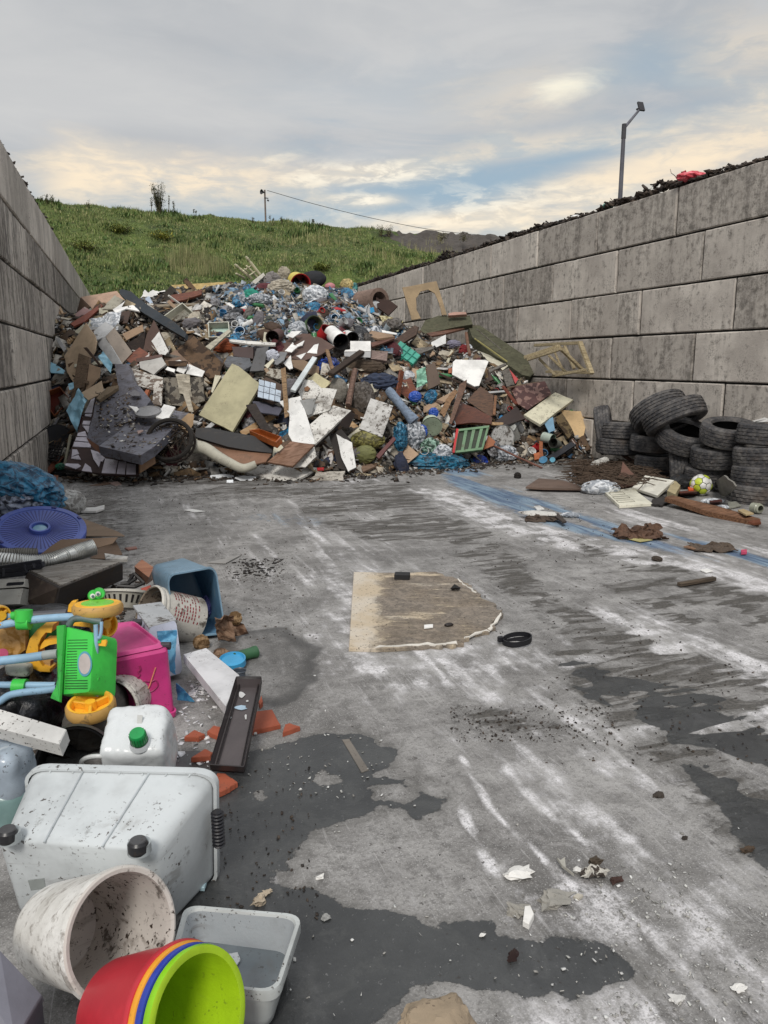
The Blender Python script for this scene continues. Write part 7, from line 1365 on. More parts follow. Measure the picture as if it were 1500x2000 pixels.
# white box with blue bag
e = T('white_box', 'white appliance box with a blue bag tucked against the pink tub', 'box', at(320, 1300, 3.5))
f1, f2, f3, f4 = at(290, 1226, 3.38), at(344, 1211, 3.52), at(357, 1314, 3.5), at(336, 1330, 3.4); f0 = at(296, 1330, 3.36)
dv = FWD * .22 - RIGHT * .12; ob('body', rings([[p + dv for p in rrect([f1, f2, f3, f0], .12)], rrect([f1, f2, f3, f0], .12)]), M('c6cbdc', .15, .35, bump=.1), e, smooth=30)
ob('top_panel', prism([f1 + UP * .004, f2 + UP * .004, f2 + dv * 1.2 + UP * .004, f1 + dv * 1.4 + UP * .004], UP, .01), M('b9bcbf', .7, .5), e)
ob('blue_bag', sheet([at(306, 1233, 3.30), at(345, 1230, 3.36), at(342, 1318, 3.36), at(318, 1300, 3.30)], 12, 14, .004, .02, 2, 14), M('6fb0d2', .1, .35, 'foil', '3a7ca4'), label='light blue thin bag hanging on the white box', cat='bag', smooth=35)
ob('blue_bag', sheet([gp(13, 490, 935, .10), gp(13, 540, 975, .08), gp(13, 612, 1062, .01), gp(13, 490, 1050, .03)], 12, 12, .004, .02, 3, 12), M('4f9ac4', .1, .35, 'foil', '2f6a94'), label='light blue thin bag lying on the floor beside the pink tub', cat='bag', smooth=35)
# pink tub, upside down
PK = M('c43a7e', .12, .33, bump=.15, speck=1.0)
tF = [pp(12, 735, 585, 2.96), pp(12, 1252, 478, 3.06), pp(12, 995, 278, 3.45), pp(12, 760, 305, 3.40)]
gF = [gp(12, 690, 1010, .01), gp(12, 1300, 965, .01), gp(12, 1270, 790, .01), gp(12, 640, 800, .01)]
gF[2] = gF[1] + (tF[2] - tF[1]) * 1.06; gF[2].z = .01; gF[3] = gF[0] + (tF[3] - tF[0]) * 1.06; gF[3].z = .01
e = tub('pink_tub', 'bright pink plastic tub lying upside down in the left foreground', 'tub', gF, tF, PK, .10, .04, .03)
ntp = ((tF[1] - tF[0]).cross(tF[3] - tF[0])).normalized(); ntp = ntp if ntp.z > 0 else -ntp; ct = sum(tF, Vector()) / 4
R1 = [p + ntp * .004 for p in grow(rrect(tF, .12), .90)]; R2 = [p + ntp * .016 for p in grow(rrect(tF, .12), .84)]; R3 = [p + ntp * .016 for p in grow(rrect(tF, .12), .78)]; R4 = [p + ntp * .005 for p in grow(rrect(tF, .12), .73)]
ob('base_ridge', rings([R1, R2, R3, R4], (False, True)), M('cc4a8a', .12, .33, bump=.15), e, smooth=50)
for q, l in (((1005, 285, 3.42), 0), ((1215, 455, 3.10), 1)): p = pp(12, *q); ob('clip', lathe(p - RIGHT * .018, p + RIGHT * .018, [(0, .016), (1, .016)], 12, (True, True)), M('2e2730', .2, .4), e)
for pts in ([(1018, 600), (1022, 625), (1005, 645), (1018, 665), (1000, 690), (1012, 700)], [(1130, 610), (1105, 680), (1085, 740), (1070, 770)], [(1085, 712), (1040, 715), (1035, 760), (1070, 790), (1110, 775), (1140, 735), (1125, 700), (1095, 715)]):
    def fr(x, y):
        u = (x - 735) / (1252 - 735); w = (y - (585 - 107 * u)) / (1000 - 530); a_ = tF[0].lerp(tF[1], u); b_ = gF[0].lerp(gF[1], u); n2_ = ((tF[1] - tF[0]).cross(gF[0] - tF[0])).normalized(); n2_ = n2_ if n2_.dot(-FWD) > 0 else -n2_; return a_.lerp(b_, w) + n2_ * .003
    ob('moulded_motif', tube(curve([fr(*q) for q in pts], 4), .0028, 5), M('9c2a5e' if pts[0][0] != 1130 else 'e08a70', .1), e)
# toy pushchair
TB = M('8fb2cc', .2, .35, bump=.1); GT = M('3fc04a', .2, .35, bump=.1); GT2 = M('2f9a3c', .4, .4); OT = M('f0b232', .2, .38, bump=.1); OD = M('c79c56', .5, .6); YT = M('b98420', .35, .45)
e = T('toy_pushchair', 'toy pushchair with pale blue tubes, green basket and yellow wheels lying on its side', 'toy pushchair', pp(18, 500, 1200, 3.0)); ET = e
for pts, r, t in (([(-220, 275), (0, 255), (370, 195), (700, 165), (960, 155)], .0155, 2.93), ([(-200, 250), (0, 235), (200, 222)], .012, 2.96), ([(-150, 170), (30, 158), (180, 132)], .013, 2.95), ([(-250, 720), (0, 692), (300, 660), (530, 628), (705, 605)], .0165, 2.82), ([(-200, 985), (200, 988), (450, 990), (680, 992)], .013, 2.86), ([(-100, 1230), (0, 1185), (120, 1110), (300, 1075), (500, 1055), (690, 1030)], .0135, 2.80), ([(1170, 250), (1175, 500), (1165, 800), (1140, 1085)], .0085, 2.80), ([(1240, 215), (1235, 330), (1215, 410), (1185, 400)], .006, 2.80), ([(1195, 930), (1195, 1080), (1185, 1120)], .006, 2.78), ([(840, 260), (890, 190), (1000, 175), (1150, 200), (1240, 215)], .013, 2.90)):
    ob('frame_tube', tube(curve([pp(18, x, y, t) for x, y in pts], 5), r, 12), TB if r != .013 or t != 2.90 else M('5f6f70', .6, .5), e, smooth=60)
ob('tube_sleeve', tube([pp(18, 530, 626, 2.815), pp(18, 705, 604, 2.815)], .0175, 12), M('9fa7a6', .7, .5), e, smooth=60)
for a_, b_, r in (((290, 70), (288, 210), .032), ((222, 232), (368, 228), .026), ((150, 145), (270, 120), .016), ((168, 1005), (325, 1005), .028), ((190, 1120), (290, 1110), .02)):
    ob('clamp', lathe(pp(18, *a_, t=2.86 if a_[1] > 1000 else 2.92), pp(18, *b_, t=2.86 if a_[1] > 1000 else 2.92), [(0, r * .8), (0, r), (1, r), (1, r * .8)], 20, (True, True)), GT, e, smooth=30)
# green basket
gq = [pp(18, 775, 262, 2.86), pp(18, 1145, 350, 2.80), pp(18, 1108, 1085, 2.72), pp(18, 728, 1118, 2.76)]; ng = ((gq[1] - gq[0]).cross(gq[3] - gq[0])).normalized(); ng = ng if ng.dot(-FWD) > 0 else -ng
bk = [p - ng * .13 for p in grow(rrect(gq, .10), 1.02)]; bs = ob('basket', rings([bk, [p - ng * .01 for p in grow(rrect(gq, .10), 1.0)], grow(rrect(gq, .10), .965)], (False, True)), GT, e, smooth=50)
fl_ = [pp(18, 690, 262, 2.86), pp(18, 782, 250, 2.84), pp(18, 722, 1195, 2.72), pp(18, 615, 1150, 2.76), pp(18, 640, 1085, 2.76), pp(18, 700, 980, 2.78)]; ob('flange', prism(fl_, ng, .012), M('3aa845', .35, .35), bs)
def gg(x, y, o=.001):
    q_ = C(18, (x, y))[0]; return on_plane(q_[0], q_[1], gq[0], ng) + ng * o
for i, y in enumerate([440, 475, 510, 545, 578, 612, 645, 680, 712, 745, 778, 810, 842, 875, 905, 935, 968, 1000, 1030]):
    x1 = 1068 if (i < 4 or i > 14) else 940; x0 = 828 - i * 2; ob('slot', prism([gg(x0, y - 4), gg(x1, y - 8), gg(x1, y + 1), gg(x0, y + 5)], ng, .001), M('0f4a1a', .2), bs)
so = [gg(1030 + 88 * math.cos(a_) + 8, 730 + 155 * math.sin(a_), .002) for a_ in np.linspace(0, 6.2832, 28, endpoint=False)]; ob('sticker_border', prism(so, ng, .001), M('5aa0b4', .2, .4), bs); ob('sticker', prism([p + ng * .001 for p in grow(so, .82)], ng, .001), M('b3aaa6', .3, .4), bs)
# wheels
def toywheel(p, ax_, R, w, open_=False, cap=None):
    n = Vector(ax_).normalized(); A, B = p - n * w / 2, p + n * w / 2
    wh = ob('wheel', lathe(A, B, [(.1, R * .72), (0, R * .82), (.0, R * .92), (.25, R), (.75, R), (1, R * .92), (1, R * .80), (.9, R * .76)], 40), OD, e, smooth=40)
    ob('wheel_face', lathe(A, B, [(.3, .01), (.3, R * .74), (.9, R * .76), (1.02, R * .8), (1.03, R * .9)] if open_ else [(1.0, R * .88), (1.04, R * .86), (1.04, R * .64), (.96, R * .62), (.96, .005)], 40), OT, wh, smooth=30)
    ob('wheel_back', lathe(A, B, [(.2, .01), (.12, R * .75)], 32), YT, wh)
    if open_:
        x, y, z = basis(n)
        for k in range(3): a_ = .5 + k * 2.094; d_ = x * math.cos(a_) + y * math.sin(a_); ob('spoke', box(p + d_ * R * .4 + n * w * .1, (R * .75, .012, w * .6), cols(d_, n.cross(d_), n)), OT, wh)
        ob('hub', lathe(p - n * .01, p + n * w * .55, [(0, .02), (1, .018)], 14, (True, True)), OT, wh)
    if cap: ob('cap', lathe(A, B, [(.98, R * .66), (1.1, R * .62), (1.12, .005)], 36), cap, wh, smooth=30)
toywheel(pp(12, 716, 183, 2.98), UP * 1 + FWD * .10, .095, .042, cap=M('7fcf4a', .3, .4))
toywheel(pp(12, 762, 300, 3.02), RIGHT * .75 - FWD * .5 + UP * .25, .055, .035, True)
toywheel(pp(12, 666, 905, 2.74), UP * 1 - FWD * .14, .086, .045, True)
toywheel(pp(18, -8, 135, 2.93), RIGHT * .7 - FWD * .6 + UP * .1, .04, .04, True)
# orange parts
oc = [(650, 255), (530, 252), (450, 315), (360, 425), (312, 590), (325, 690), (400, 790), (490, 830), (610, 835), (612, 790), (520, 760), (475, 690), (462, 600), (462, 510), (500, 410), (560, 340), (630, 345)]
ob('seat_guard', prism([pp(18, x, y, 2.97) for x, y in oc], -FWD, .06), OT, e, smooth=30)
ob('seat_brace', prism([pp(18, x, y, 2.985) for x, y in ((470, 520), (540, 440), (710, 440), (712, 480), (600, 500), (480, 560))], -FWD, .05), OT, e); ob('seat_brace', prism([pp(18, x, y, 2.99) for x, y in ((470, 640), (705, 590), (705, 650), (615, 690), (612, 835), (500, 830))], -FWD, .03), YT, e)
ob('seat_fabric', prism([pp(18, x, y, 3.05) for x, y in ((-100, 285), (312, 272), (312, 560), (200, 640), (80, 650), (-100, 660))], nv((0, .9, .3)), .05), M('c08a1c', .3, .5, 'foil', '8f6410'), e)
ob('pink_button', lathe(pp(18, 30, 610, 3.0), pp(18, 32, 606, 2.97), [(0, .022), (1, .02)], 16, (True, True)), M('c8507a', .1), e)
ob('green_back', prism([pp(18, x, y, 3.08) for x, y in ((325, 250), (700, 215), (720, 420), (330, 460))], nv((0, .95, .2)), .03), M('1f6a34', .3), e)
ob('orange_tab', prism([pp(18, x, y, 2.80) for x, y in ((1190, 452), (1290, 445), (1300, 470), (1290, 520), (1190, 512))], -FWD, .012), OT, e); ob('green_tab', prism([pp(18, x, y, 2.795) for x, y in ((1120, 462), (1230, 450), (1230, 475), (1122, 488))], -FWD, .012), GT, e); ob('green_tab', prism([pp(18, x, y, 2.765) for x, y in ((1110, 925), (1200, 910), (1200, 938), (1112, 952))], -FWD, .012), GT, e)
for pts in ([(835, 10), (870, -30), (930, -40), (930, 110), (820, 100)], [(870, 210), (1150, 235), (1145, 290), (860, 262)]): ob('orange_panel', prism([pp(18, x, y, 3.04) for x, y in pts], -FWD, .02), OT, e)
# frog knob
e = T('frog_knob', 'small green frog-eyed knob above the upper toy wheel', 'toy', pp(12, 705, 120, 3.05))
ob('head', join(rings([[pp(12, 705 + 45 * math.cos(a_), 90 + 32 * math.sin(a_), 3.10) for a_ in np.linspace(0, 6.2832, 20, endpoint=False)], [pp(12, 705 + 45 * math.cos(a_), 90 + 32 * math.sin(a_), 3.06) for a_ in np.linspace(0, 6.2832, 20, endpoint=False)]])), GT, e, smooth=40)
for x, y in ((680, 88), (718, 72)):
    ob('eye_socket', lathe(pp(12, x + 8, y, 3.09), pp(12, x + 8, y, 3.03), [(0, .024), (.8, .024), (1, .02)], 18, (True, True)), GT, e, smooth=30); ey = ob('eye', lathe(pp(12, x, y + 4, 3.035), pp(12, x, y + 4, 3.018), [(0, .012), (1, .009)], 16, (True, True)), M('d8d8d4', .1), e); ob('pupil', lathe(pp(12, x, y + 6, 3.02), pp(12, x, y + 6, 3.008), [(0, .006), (1, .005)], 10, (True, True)), M('4a5a6a', .1), ey)
# red bucket behind, grey latch, hoses
A, B = pp(18, 560, 790, 3.2), pp(18, 520, 1400, 3.25); e = T('red_bucket', 'dark red bucket with a white rim under the toy pushchair', 'bucket', B)
ob('body', lathe(A, B, [(0, .125), (.06, .13), (.2, .125), (.22, .118), (1, .095), (1, .01)], 36), M('a0242e', .2, .4), e, smooth=30); ob('inside', lathe(A, B, [(0, .12), (.9, .09), (.9, .01)], 36), M('8a1c24', .2, .4), e, smooth=30); ob('rim', lathe(A, B, [(-.02, .121), (-.03, .13), (.01, .132)], 36), M('b9a8a4', .3, .4), e, smooth=30)
ob('sticker', prism([pp(18, x, y, 3.0) for x, y in ((370, 915), (470, 945), (475, 968), (370, 962))], nv((0, .9, .4)), .003), M('c8d03a', .1), label='small yellow-green tag on the dark red bucket', cat='tag')
e = T('grey_latch', 'grey plastic latch block under the pale blue tubes', 'latch', pp(18, 200, 900, 2.95)); ob('head', rbox(pp(18, 235, 790, 2.92), (.09, .06, .045), cols(RIGHT + UP * -.1, FWD, UP), 6, 1, .02, 3), M('a6a79f', .4), e, smooth=40); ob('shank', prism([pp(18, x, y, 2.93) for x, y in ((120, 820), (225, 830), (180, 970), (80, 960))], -FWD, .03), M('8d8f8a', .4), e)
ob('dark_hose', tube(curve([pp(18, 480, 1085, 2.98), pp(18, 430, 1180, 2.98), pp(18, 380, 1290, 3.0), pp(18, 200, 1600, 2.9), pp(18, 0, 1720, 2.8)], 6), .022, 10), M('434d5a', .4, .4), label='dark blue-grey hose hanging before the dark red bucket', cat='hose', smooth=True)
ob('grey_pole', tube([pp(18, -100, 170, 3.25), pp(18, 400, 140, 3.3), pp(18, 820, 110, 3.3)], .018, 10), M('55565c', .4, .5), label='dark grey pole lying behind the upper blue tube', cat='pole', smooth=True)
gbag('black_sack', 'black bin bag filling the gap below the blue tubes', 'bag', 18, (-500, 900, 620, 1750), black_bag, .26, 61, .25, 4, 1.6, deep=.45)
gbag('grey_cloth', 'dark grey mesh cloth lying below the lower toy wheel', 'cloth', 18, (680, 1300, 1400, 1850), M('55524e', .6, .9, 'cloth', scale=1.5), .24, 62, .15, 4, 1.6, deep=.35)
gbag('black_sack', 'black rubbish bag wedged behind the pushchair seat', 'bag', 18, (-400, 300, 900, 700), black_bag, .2, 63, .25, 4, 1.6, deep=.5)
gboard('white_gutter', 'white plastic trim length lying diagonally before the dark hose', 'trim', 18, [(-420, 1180), (0, 1282), (810, 1527), (722, 1712), (0, 1520), (-420, 1400)], M('cfcecb', .35, .4, speck=1.6), .33, .05, (0, .35, .95))
e = T('black_drum', 'black plastic drum lying open behind the translucent tub', 'drum', pp(18, 900, 1850, 2.7)); A, B = pp(18, 905, 1960, 2.56), pp(18, 1010, 1800, 3.0)
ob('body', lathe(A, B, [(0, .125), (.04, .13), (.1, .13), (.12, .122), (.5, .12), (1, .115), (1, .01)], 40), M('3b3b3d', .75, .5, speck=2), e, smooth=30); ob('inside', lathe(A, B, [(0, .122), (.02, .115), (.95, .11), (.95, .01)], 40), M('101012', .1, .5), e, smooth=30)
hr = [pp(18, 1190 + 200 * math.cos(a_), 1935 + 80 * math.sin(a_), 2.45 + .08 * math.sin(a_)) for a_ in np.linspace(0, 6.2832, 30, endpoint=False)]; ob('bucket_hoop', tube(hr, .007, 8, closed=True), WPL, label='white plastic ring lying between the drum and the jerrycan', cat='ring', smooth=True)
# jerrycan
cj = at(276, 1462, 2.50); Rj = cols(RIGHT * 1 + FWD * .1, FWD * .8 + UP * .45 - RIGHT * .08, UP * .85 - FWD * .45)
e = T('jerrycan', 'dented white jerrycan with a green screw cap behind the translucent tub', 'jerrycan', cj - UP * .14); ob('body', rbox(cj, (.20, .195, .235), Rj, 8, 3, .035, 5), M('d2d6d8', .4, .25, bump=.3, speck=1.8), e, smooth=60)
cp = at(270, 1440, 2.365); ca = (UP * .9 - FWD * .45).normalized(); cpo = ob('cap', lathe(cp - ca * .02, cp + ca * .022, [(0, .024), (.1, .026), (.9, .0245), (1, .022), (1, .001)], 28), M('1d8f4a', .1, .35), e, smooth=30)
for k in range(18): a_ = 6.2832 * k / 18; x, y, z = basis(ca); d_ = x * math.cos(a_) + y * math.sin(a_); ob('cap_rib', box(cp + d_ * .0256, (.003, .002, .032), cols(z.cross(d_), d_, z)), M('17783c', .1, .35), cpo)
ob('neck', lathe(cp - ca * .035, cp - ca * .018, [(0, .034), (1, .028)], 24), M('c9cdd0', .3, .3), e, smooth=True); ob('label_strip', prism([at(x, y, 2.44) + UP * .004 for x, y in ((268, 1398), (279, 1399), (276, 1424), (267, 1423))], ca, .003), M('e2e2e0', .1), e)
# water jug at the left edge
cj = at(12, 1528, 2.42); e = T('water_jug', 'cloudy plastic jug holding greenish water at the left edge of the photo', 'jug', cj - UP * .14); ob('upper_body', rbox(cj + UP * .04, (.155, .16, .19), cols(RIGHT, FWD + UP * .2, UP - FWD * .2), 4, 5, .04, 4), M('aab7c4', .3, .22, bump=.3), e, smooth=60); ob('lower_body', rbox(cj - UP * .07, (.15, .17, .16), None, 4, 6, .03, 4), M('6f8a88', .2, .22, bump=.3), e, smooth=60); ob('neck', lathe(at(12, 1478, 2.38) - UP * .02, at(12, 1470, 2.36), [(0, .03), (.3, .028), (1, .026), (1, .001)], 20), M('c0cad2', .2, .25), e, smooth=30)
# translucent storage tub
R1, R2, R3 = at(60, 1496, 2.08), at(421, 1506, 2.05), at(423, 1722, 2.15); R4 = R1 + (R3 - R2); B1, B2, B3 = at(-6, 1640, 1.88), at(303, 1662, 1.82), at(332, 1820, 1.95); B4 = B1 + (B3 - B2)
e = tub('storage_tub', 'large translucent storage tub on castors lying on its side, its base toward the camera', 'storage tub', [R1, R2, R3, R4], [B1, B2, B3, B4], TRN, .11, .035, .03, M('9aa2a6', .3, .4), 6, 0, loc=(B3 + B4) / 2)
nb_ = ((B2 - B1).cross(B4 - B1)).normalized(); nb_ = nb_ if nb_.dot(-FWD) > 0 else -nb_
for q, l in (((270, 1650), 1), ((15, 1628), 0)):
    p = at(q[0], q[1], 1.79 if l else 1.85); cst = ob('castor', lathe(p - UP * .020 - FWD * .004, p + UP * .010, [(0, .019), (.2, .023), (.8, .024), (1, .02), (1, .001)], 24, (True, False)), M('232326', .35, .35, bump=.3), e, smooth=30); ob('castor_disc', lathe(p + UP * .010, p + UP * .014, [(0, .02), (1, .018), (1, .001)], 20), M('4c4c4e', .4, .4), cst, smooth=30)
    ob('castor_socket', lathe(p - UP * .022 + FWD * .006, p + UP * .002 + FWD * .006, [(0, .028), (1, .027)], 24, (True, True)), M('a9b0b2', .3, .3), e, smooth=30)
# panel seams on the upper long side
up_n = ((R2 - R1).cross(B1 - R1)).normalized(); up_n = up_n if up_n.z > 0 else -up_n
for u in (.30, .66): ob('seam', tube([R1.lerp(R2, u) + up_n * .002, B1.lerp(B2, u * 1.02) + up_n * .002], .003, 6), M('b4babd', .3, .3), e)
for u in np.linspace(.12, .88, 7): ob('rim_rib', prism([p + up_n * .004 for p in (R1.lerp(R2, u), R1.lerp(R2, u + .008), R1.lerp(R2, u + .008).lerp(B1.lerp(B2, u), .10), R1.lerp(R2, u).lerp(B1.lerp(B2, u), .10))], up_n, .006), TRN, e)
ha, hb = at(424, 1585, 2.03), at(428, 1652, 2.06); hd_ = (hb - ha); hdl = ob('handle', tube([ha, hb], .013, 10), M('1c1c22', .2, .4), e, smooth=60)
for k in range(10): p = ha.lerp(hb, (k + .5) / 10); ob('grip_ridge', lathe(p - hd_ * .025, p + hd_ * .025, [(0, .014), (.5, .0175), (1, .014)], 14, (True, True)), M('1c1c22', .2, .4), hdl, smooth=30)
ob('maker_plate', prism([at(x, y, 1.79) for x, y in ((54, 1720), (86, 1716), (89, 1736), (60, 1740))], nb_, .002), M('7f8482', .3), e)
gboard('blue_chip', 'light blue chip poking out beneath the right end of the storage tub', 'chip', 14, [(950, 850), (968, 822), (1012, 835), (998, 882), (945, 880)], M('b4cfd8', .2), .02, .012)
# pan
rim = [gp(14, 912, 984, .115), gp(14, 1466, 1032, .125), gp(14, 1345, 1400, .13), gp(14, 815, 1345, .12)]; cc = sum(rim, Vector()) / 4; bas = [cc + (p - cc) * .84 - UP * .11 for p in rim]
e = tub('plastic_pan', 'cloudy white rectangular pan with shallow dirty water beside the nested buckets', 'pan', rim, bas, M('b9bdbc', .3, .3, speck=1.5, bump=.2), .13, .05, .05, M('a4aaae', .45, .3))
wt = [p.lerp(cc, .13) for p in rim]; ob('dirty_water', prism([V(p.x, p.y, .045) for p in rrect(wt, .15)], UP, .004, False), M('6f777c', .3, .12, bump=.1), e)
gboard('label_scrap', 'small speckled label piece stuck inside the cloudy pan', 'label', 14, [(1118, 1205), (1160, 1198), (1175, 1235), (1150, 1268), (1130, 1240)], M('d0d4d6', .5, .4, speck=2), .052, .003)
# big dirty white bucket
def bucket(name, label, A, B, r, rb, mat, mat_in, lipw=.008, s0=0, thick=.005, rimlip=True, streaks=None):
    e = T(name, label, 'bucket', (A + B) / 2 - UP * r); L = (B - A).length
    ob('body', lathe(A, B, [(0, r + lipw), (.035, r + lipw + .002), (.07, r + lipw), (.08, r), (.5, (r + rb) / 2 + .002), (.93, rb), (.98, rb * .96), (1, rb * .88), (1, .01)], 64), mat, e, smooth=40)
    ob('inside', lathe(A, B, [(0, r + lipw), (-.008, r + lipw * .4), (0, r - thick), (.93, rb - thick), (.95, .01)], 64), mat_in, e, smooth=40); return e
m, g = newmat('streaked_white_plastic'); c = coords(g); s_ = g.noise(g.scale(c, (7, 45, 45)), 1.0, 6, .7, .3); n2_ = g.noise(c, 5, 5, .65); n3_ = g.noise(c, 30, 5, .7)
cl = g.mix(g.ramp(n2_, .35, .65), lin('c6c3bd'), lin('e6e4e0')); cl = g.mix(g.m('MULTIPLY', g.ramp(s_, .5, .7), .75), cl, lin('6d6258')); cl = g.mix(g.m('MULTIPLY', g.ramp(g.m('ADD', g.m('MULTIPLY', n2_, .6), g.m('MULTIPLY', n3_, .4)), .56, .68), .7), cl, lin('5a4a3c'))
out(g, **{'Base Color': cl, 'Roughness': .55, 'Normal': g.bump(s_, .004, .6)})
bucket('white_bucket', 'large dirt-streaked white bucket lying open in front of the storage tub', at(240, 1824, 1.62), at(104, 1815, 1.79), .124, .101, m, M('d3cdc6', .65, .5, speck=1.5), .008)
RD, OG, BU, LM = M('c2303c', .15, .36, bump=.15), M('e09a2a', .1, .38), M('2c3fa0', .12, .38), M('8fcf1e', .12, .33, bump=.15)
ax0, ax1 = at(390, 1990, 1.42), at(238, 1976, 1.53); dd = (ax1 - ax0)
bucket('green_bucket', 'lime-green bucket nested innermost with its inside showing', ax0, ax1, .111, .085, LM, M('9fc21c', .15, .38), .009)
bucket('blue_bucket', 'blue bucket of the nested set, only its rim showing', ax0 + dd * .09, ax1 + dd * .03, .1155, .089, BU, BU, .007)
bucket('orange_bucket', 'orange bucket of the nested set, only its rim showing', ax0 + dd * .16, ax1 + dd * .06, .1185, .092, OG, OG, .007)
bucket('red_bucket', 'outermost red bucket of the nested set lying at the bottom of the photo', ax0 + dd * .22, ax1 + dd * .10, .1215, .096, RD, RD, .007)
# grey box corner at the bottom left
e = T('grey_box', 'smooth slate-grey box corner cut off at the bottom left of the photo', 'box', G(20, 1990))
q = [at(-120, 1790, 1.55), at(0, 1856, 1.52), at(82, 1943, 1.50), at(30, 2030, 1.40), at(-120, 2040, 1.40)]; nn = UP * .9 - FWD * .3; ob('top_panel', prism(q, nn, .02), M('6a6a74', .12, .5), e)
ob('side_panel', prism([q[2] - UP * .004, q[3] - UP * .004, q[3] - UP * .2, q[2] - UP * .2 + RIGHT * .0], RIGHT, .01), M('4a4a54', .15, .5), e)
# board, tray, tiles, small things
gboard('white_board', 'white laminated board leaning under the black trough', 'board', 13, [(540, 742), (690, 700), (912, 882), (822, 1092)], M('d4d4d6', .2, .4, speck=1.2), .1, .04, zs=(.10, .10, .10, .10))
rim = [gp(13, 890, 897, .19), gp(13, 1063, 897, .19), gp(13, 945, 1502, .055), gp(13, 711, 1487, .055)]; nt = ((rim[1] - rim[0]).cross(rim[3] - rim[0])).normalized(); nt = nt if nt.z > 0 else -nt; cc = sum(rim, Vector()) / 4
BK = M('2a2526', .3, .45, speck=1.2); e = tub('black_trough', 'long dark brown plastic trough leaning on the white board', 'trough', rim, [p + (cc - p) * .04 - nt * .035 for p in rim], BK, .03, .0, .04, M('4c4546', .3, .4, speck=1))
for s_ in (-1, 1):
    a_, b_ = rim[0].lerp(rim[1], .5 + s_ * .36) - nt * .02, rim[3].lerp(rim[2], .5 + s_ * .36) - nt * .02; ob('ridge', tube([a_.lerp(b_, .04), a_.lerp(b_, .96)], .003, 5), BK, e)
for x, y, w_, h_ in ((925, 1010, 30, 28), (920, 1095, 60, 20), (965, 1052, 14, 8), (955, 1160, 10, 26), (850, 1162, 12, 10)):
    P = [on_plane(*C(13, (x + w_ * math.cos(a_) * random.uniform(.5, 1), y + h_ * math.sin(a_) * random.uniform(.5, 1)))[0], cc - nt * .030, nt) for a_ in np.linspace(0, 6.28, 9, endpoint=False)]; ob('paint_spot', prism(P, nt, .002), M('9fb6c8' if w_ > 40 else 'c9c9c9', .1), e)
TC = M('a3553c', .3, .8, bump=.8)
for pts, l in (([(1020, 1122), (1130, 1108), (1186, 1208), (1080, 1232), (998, 1250), (985, 1180)], 'largest terracotta tile piece sticking out right of the trough'), ([(1215, 1208), (1245, 1200), (1316, 1222), (1200, 1262)], 'small terracotta triangle farthest right'), ([(545, 1290), (612, 1244), (682, 1272), (640, 1294)], 'terracotta shard lying alone left of the trough'), ([(697, 1255), (742, 1215), (785, 1225), (770, 1285)], 'terracotta shard touching the middle of the trough'), ([(590, 1430), (682, 1370), (736, 1395), (720, 1420)], 'pointed terracotta shard near the lower end of the trough'), ([(745, 1572), (765, 1530), (820, 1536), (900, 1592), (850, 1625), (767, 1665), (748, 1622)], 'curved terracotta shard nearest the viewer'), ([(1040, 1060), (1060, 1015), (1068, 1060), (1050, 1080)], 'terracotta bit peeping out behind the trough rim')):
    gboard('terracotta_shard', l, 'tile shard', 13, pts, TC, .022, .02, rag=.002, group='broken terracotta tiles')
ob('green_pipe', lathe(gp(13, 868, 768, .03), gp(13, 1025, 725, .03), [(0, .026), (.02, .03), (.15, .03), (.2, .027), (.8, .027), (.85, .03), (1, .03), (1, .02)], 16, (True, True)), M('2f5a3a', .3, .5), label='short dark green pipe lying beyond the turquoise lid', cat='pipe', smooth=30)
p = gp(13, 868, 808, .02); ob('turquoise_lid', lathe(p, p + (UP - FWD * .2) * .03, [(0, .062), (1, .062), (1.1, .055), (.8, .05), (.8, .001)], 32), M('3f9fd0', .3, .35), label='turquoise round lid lying by the end of the white board', cat='lid', smooth=30)
p = gp(13, 912, 880, .03); ob('grey_cup', lathe(p + UP * .02, p - UP * .02, [(0, .032), (-.1, .03), (0, .027), (1, .026)], 24, (False, True)), M('4d5560', .3, .4), label='small grey cup between the turquoise lid and the black trough', cat='cup', smooth=30)
gboard('clear_film', 'thin white scrap near the terracotta pieces', 'chip', 13, [(995, 1250), (1025, 1250), (1030, 1268), (1010, 1268)], WBR, .012, .006)
gboard('grey_slate', 'thin grey sheet lying on the floor beyond the blue tub', 'sheet', 13, [(700, 130), (925, 80), (820, 135)], M('8d8b88', .3), .01, .006)
# fine crumbs on the floor
def fl_at(boxes):
    def f():
        x0, y0, x1, y1 = random.choice(boxes); p = G(random.uniform(x0, x1), random.uniform(y0, y1)); return (V(p.x, p.y, .003), (0, 0, 1)) if p.x < DR - .05 and p.x > lwx(p.y) + .03 else (None, None)
    return f
chips('white_crumbs', 900, fl_at([(560, 1300, 1500, 2000), (1000, 1700, 1500, 2000), (360, 1330, 480, 1400), (480, 1400, 760, 1560), (1150, 1780, 1500, 2000), (1080, 1680, 1350, 1800)]), [lin('cfcfcd'), lin('b9b9b5'), lin('a3a19c')], .002, .011, .3)
chips('paper_shreds', 160, fl_at([(370, 1330, 410, 1370), (372, 1340, 400, 1360), (340, 1380, 420, 1500)]), [lin('dcdce0')], .008, .03, .12)
chips('dark_crumbs', 3200, fl_at([(150, 940, 800, 1040), (150, 940, 640, 1000), (420, 1050, 620, 1250), (440, 1090, 560, 1140), (880, 1380, 1200, 1450), (1060, 1250, 1500, 1500), (820, 1040, 1300, 1260), (200, 1500, 620, 1800), (950, 960, 1200, 1100)]), DK, .002, .011, .5)
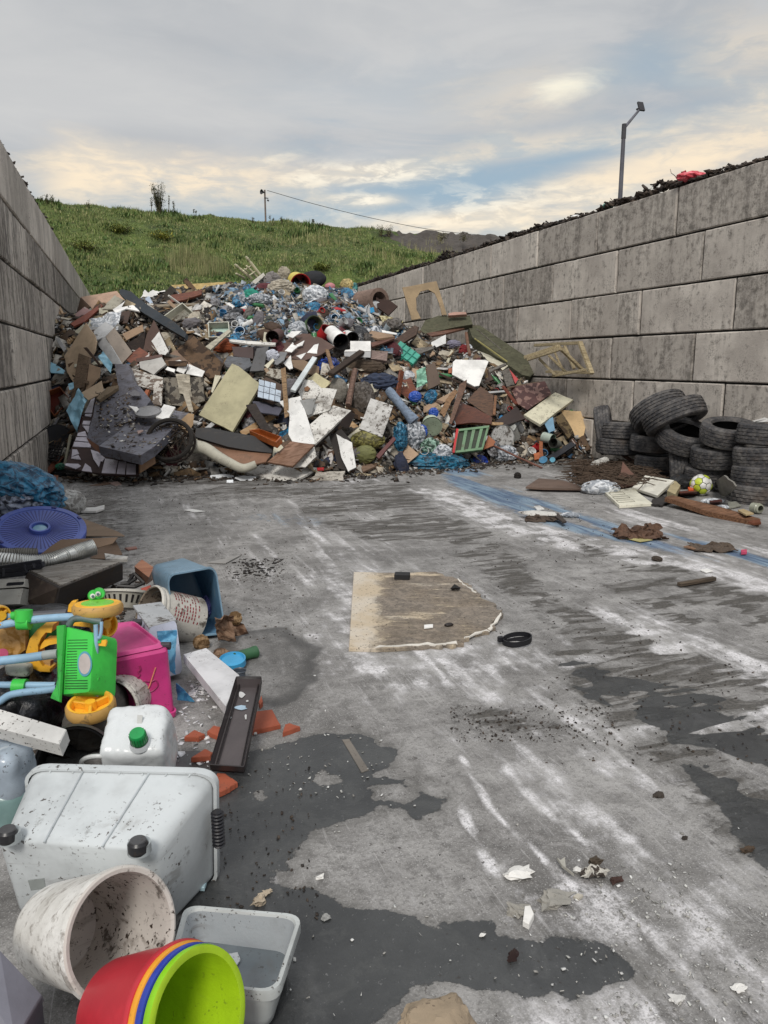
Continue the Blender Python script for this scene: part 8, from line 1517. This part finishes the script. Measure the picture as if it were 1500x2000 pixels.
chips('screws_and_slivers', 110, fl_at([(455, 1092, 560, 1132), (475, 1098, 530, 1125)]), [lin('1d1b1a')], .012, .035, .25)
chips('left_heap_crumbs', 700, fl_at([(0, 1230, 260, 1480), (180, 1120, 330, 1300), (0, 900, 150, 1100)]), DK + [lin('7a6a58')], .01, .06, .3)
# on the wall top
e0 = wp(1352, 352, DR + .1); ob('red_plastic', join(blob(e0 + UP * .04, (.34, .2, .1), cols(RIGHT, FWD, UP), 3, .4, 3)), M('f0747e', .05, .4, 'foil', 'c03844'), label='torn red plastic bag on top of the right wall', cat='plastic bag', smooth=30)
pA, pB = wp(1336, 334, DR + .1), wp(1368, 338, DR + .1)
ob('red_flap', sheet([wp(1330, 336, DR + .1), wp(1340, 332, DR + .1), wp(1347, 354, DR + .1), wp(1336, 354, DR + .1)], 6, 8, .003, .02, 2, 20), M('d8505c', .05, .4, 'foil', 'a02834'), label='upright flap of the torn red plastic on the wall', cat='plastic', smooth=30)
ob('teal_scrap', blob(wp(1188, 402, DR + .12), (.16, .1, .07), None, 9, .3, 3), M('7fc0b0', .1), label='pale teal scrap on the wall top beside the lamp post', cat='plastic', smooth=30)
ob('white_scrap', blob(wp(1128, 424, DR + .12), (.2, .1, .06), None, 19, .3, 3), WH, label='white scrap on the wall top left of the lamp post', cat='plastic', smooth=30)
tw = [wp(1326, 356, DR + .15), wp(1318, 343, DR + .15), wp(1311, 338, DR + .15), wp(1309, 330, DR + .15)]; ob('bare_twig', tube(tw, .006, 5, .4), M('3a2e26', .1), label='bare twig sticking up from the wall top beside the red plastic', cat='twig')
# plain names for loose boards, covers and drawers that are things of their own
for o in list(S.objects):
    if o.parent is None and o.type in ('MESH', 'EMPTY') and not o.get('kind'):
        w = o.name.split('.')[0].split('_'); nw = {'panel': 'board', 'lid': 'cover', 'drawer': 'drawer_box', 'frame': 'framework', 'side': 'board', 'edge': 'strip', 'door': 'door_board', 'base': 'board'}.get(w[-1])
        if nw and len(w) > 1: o.name = '_'.join(w[:-1] + [nw])
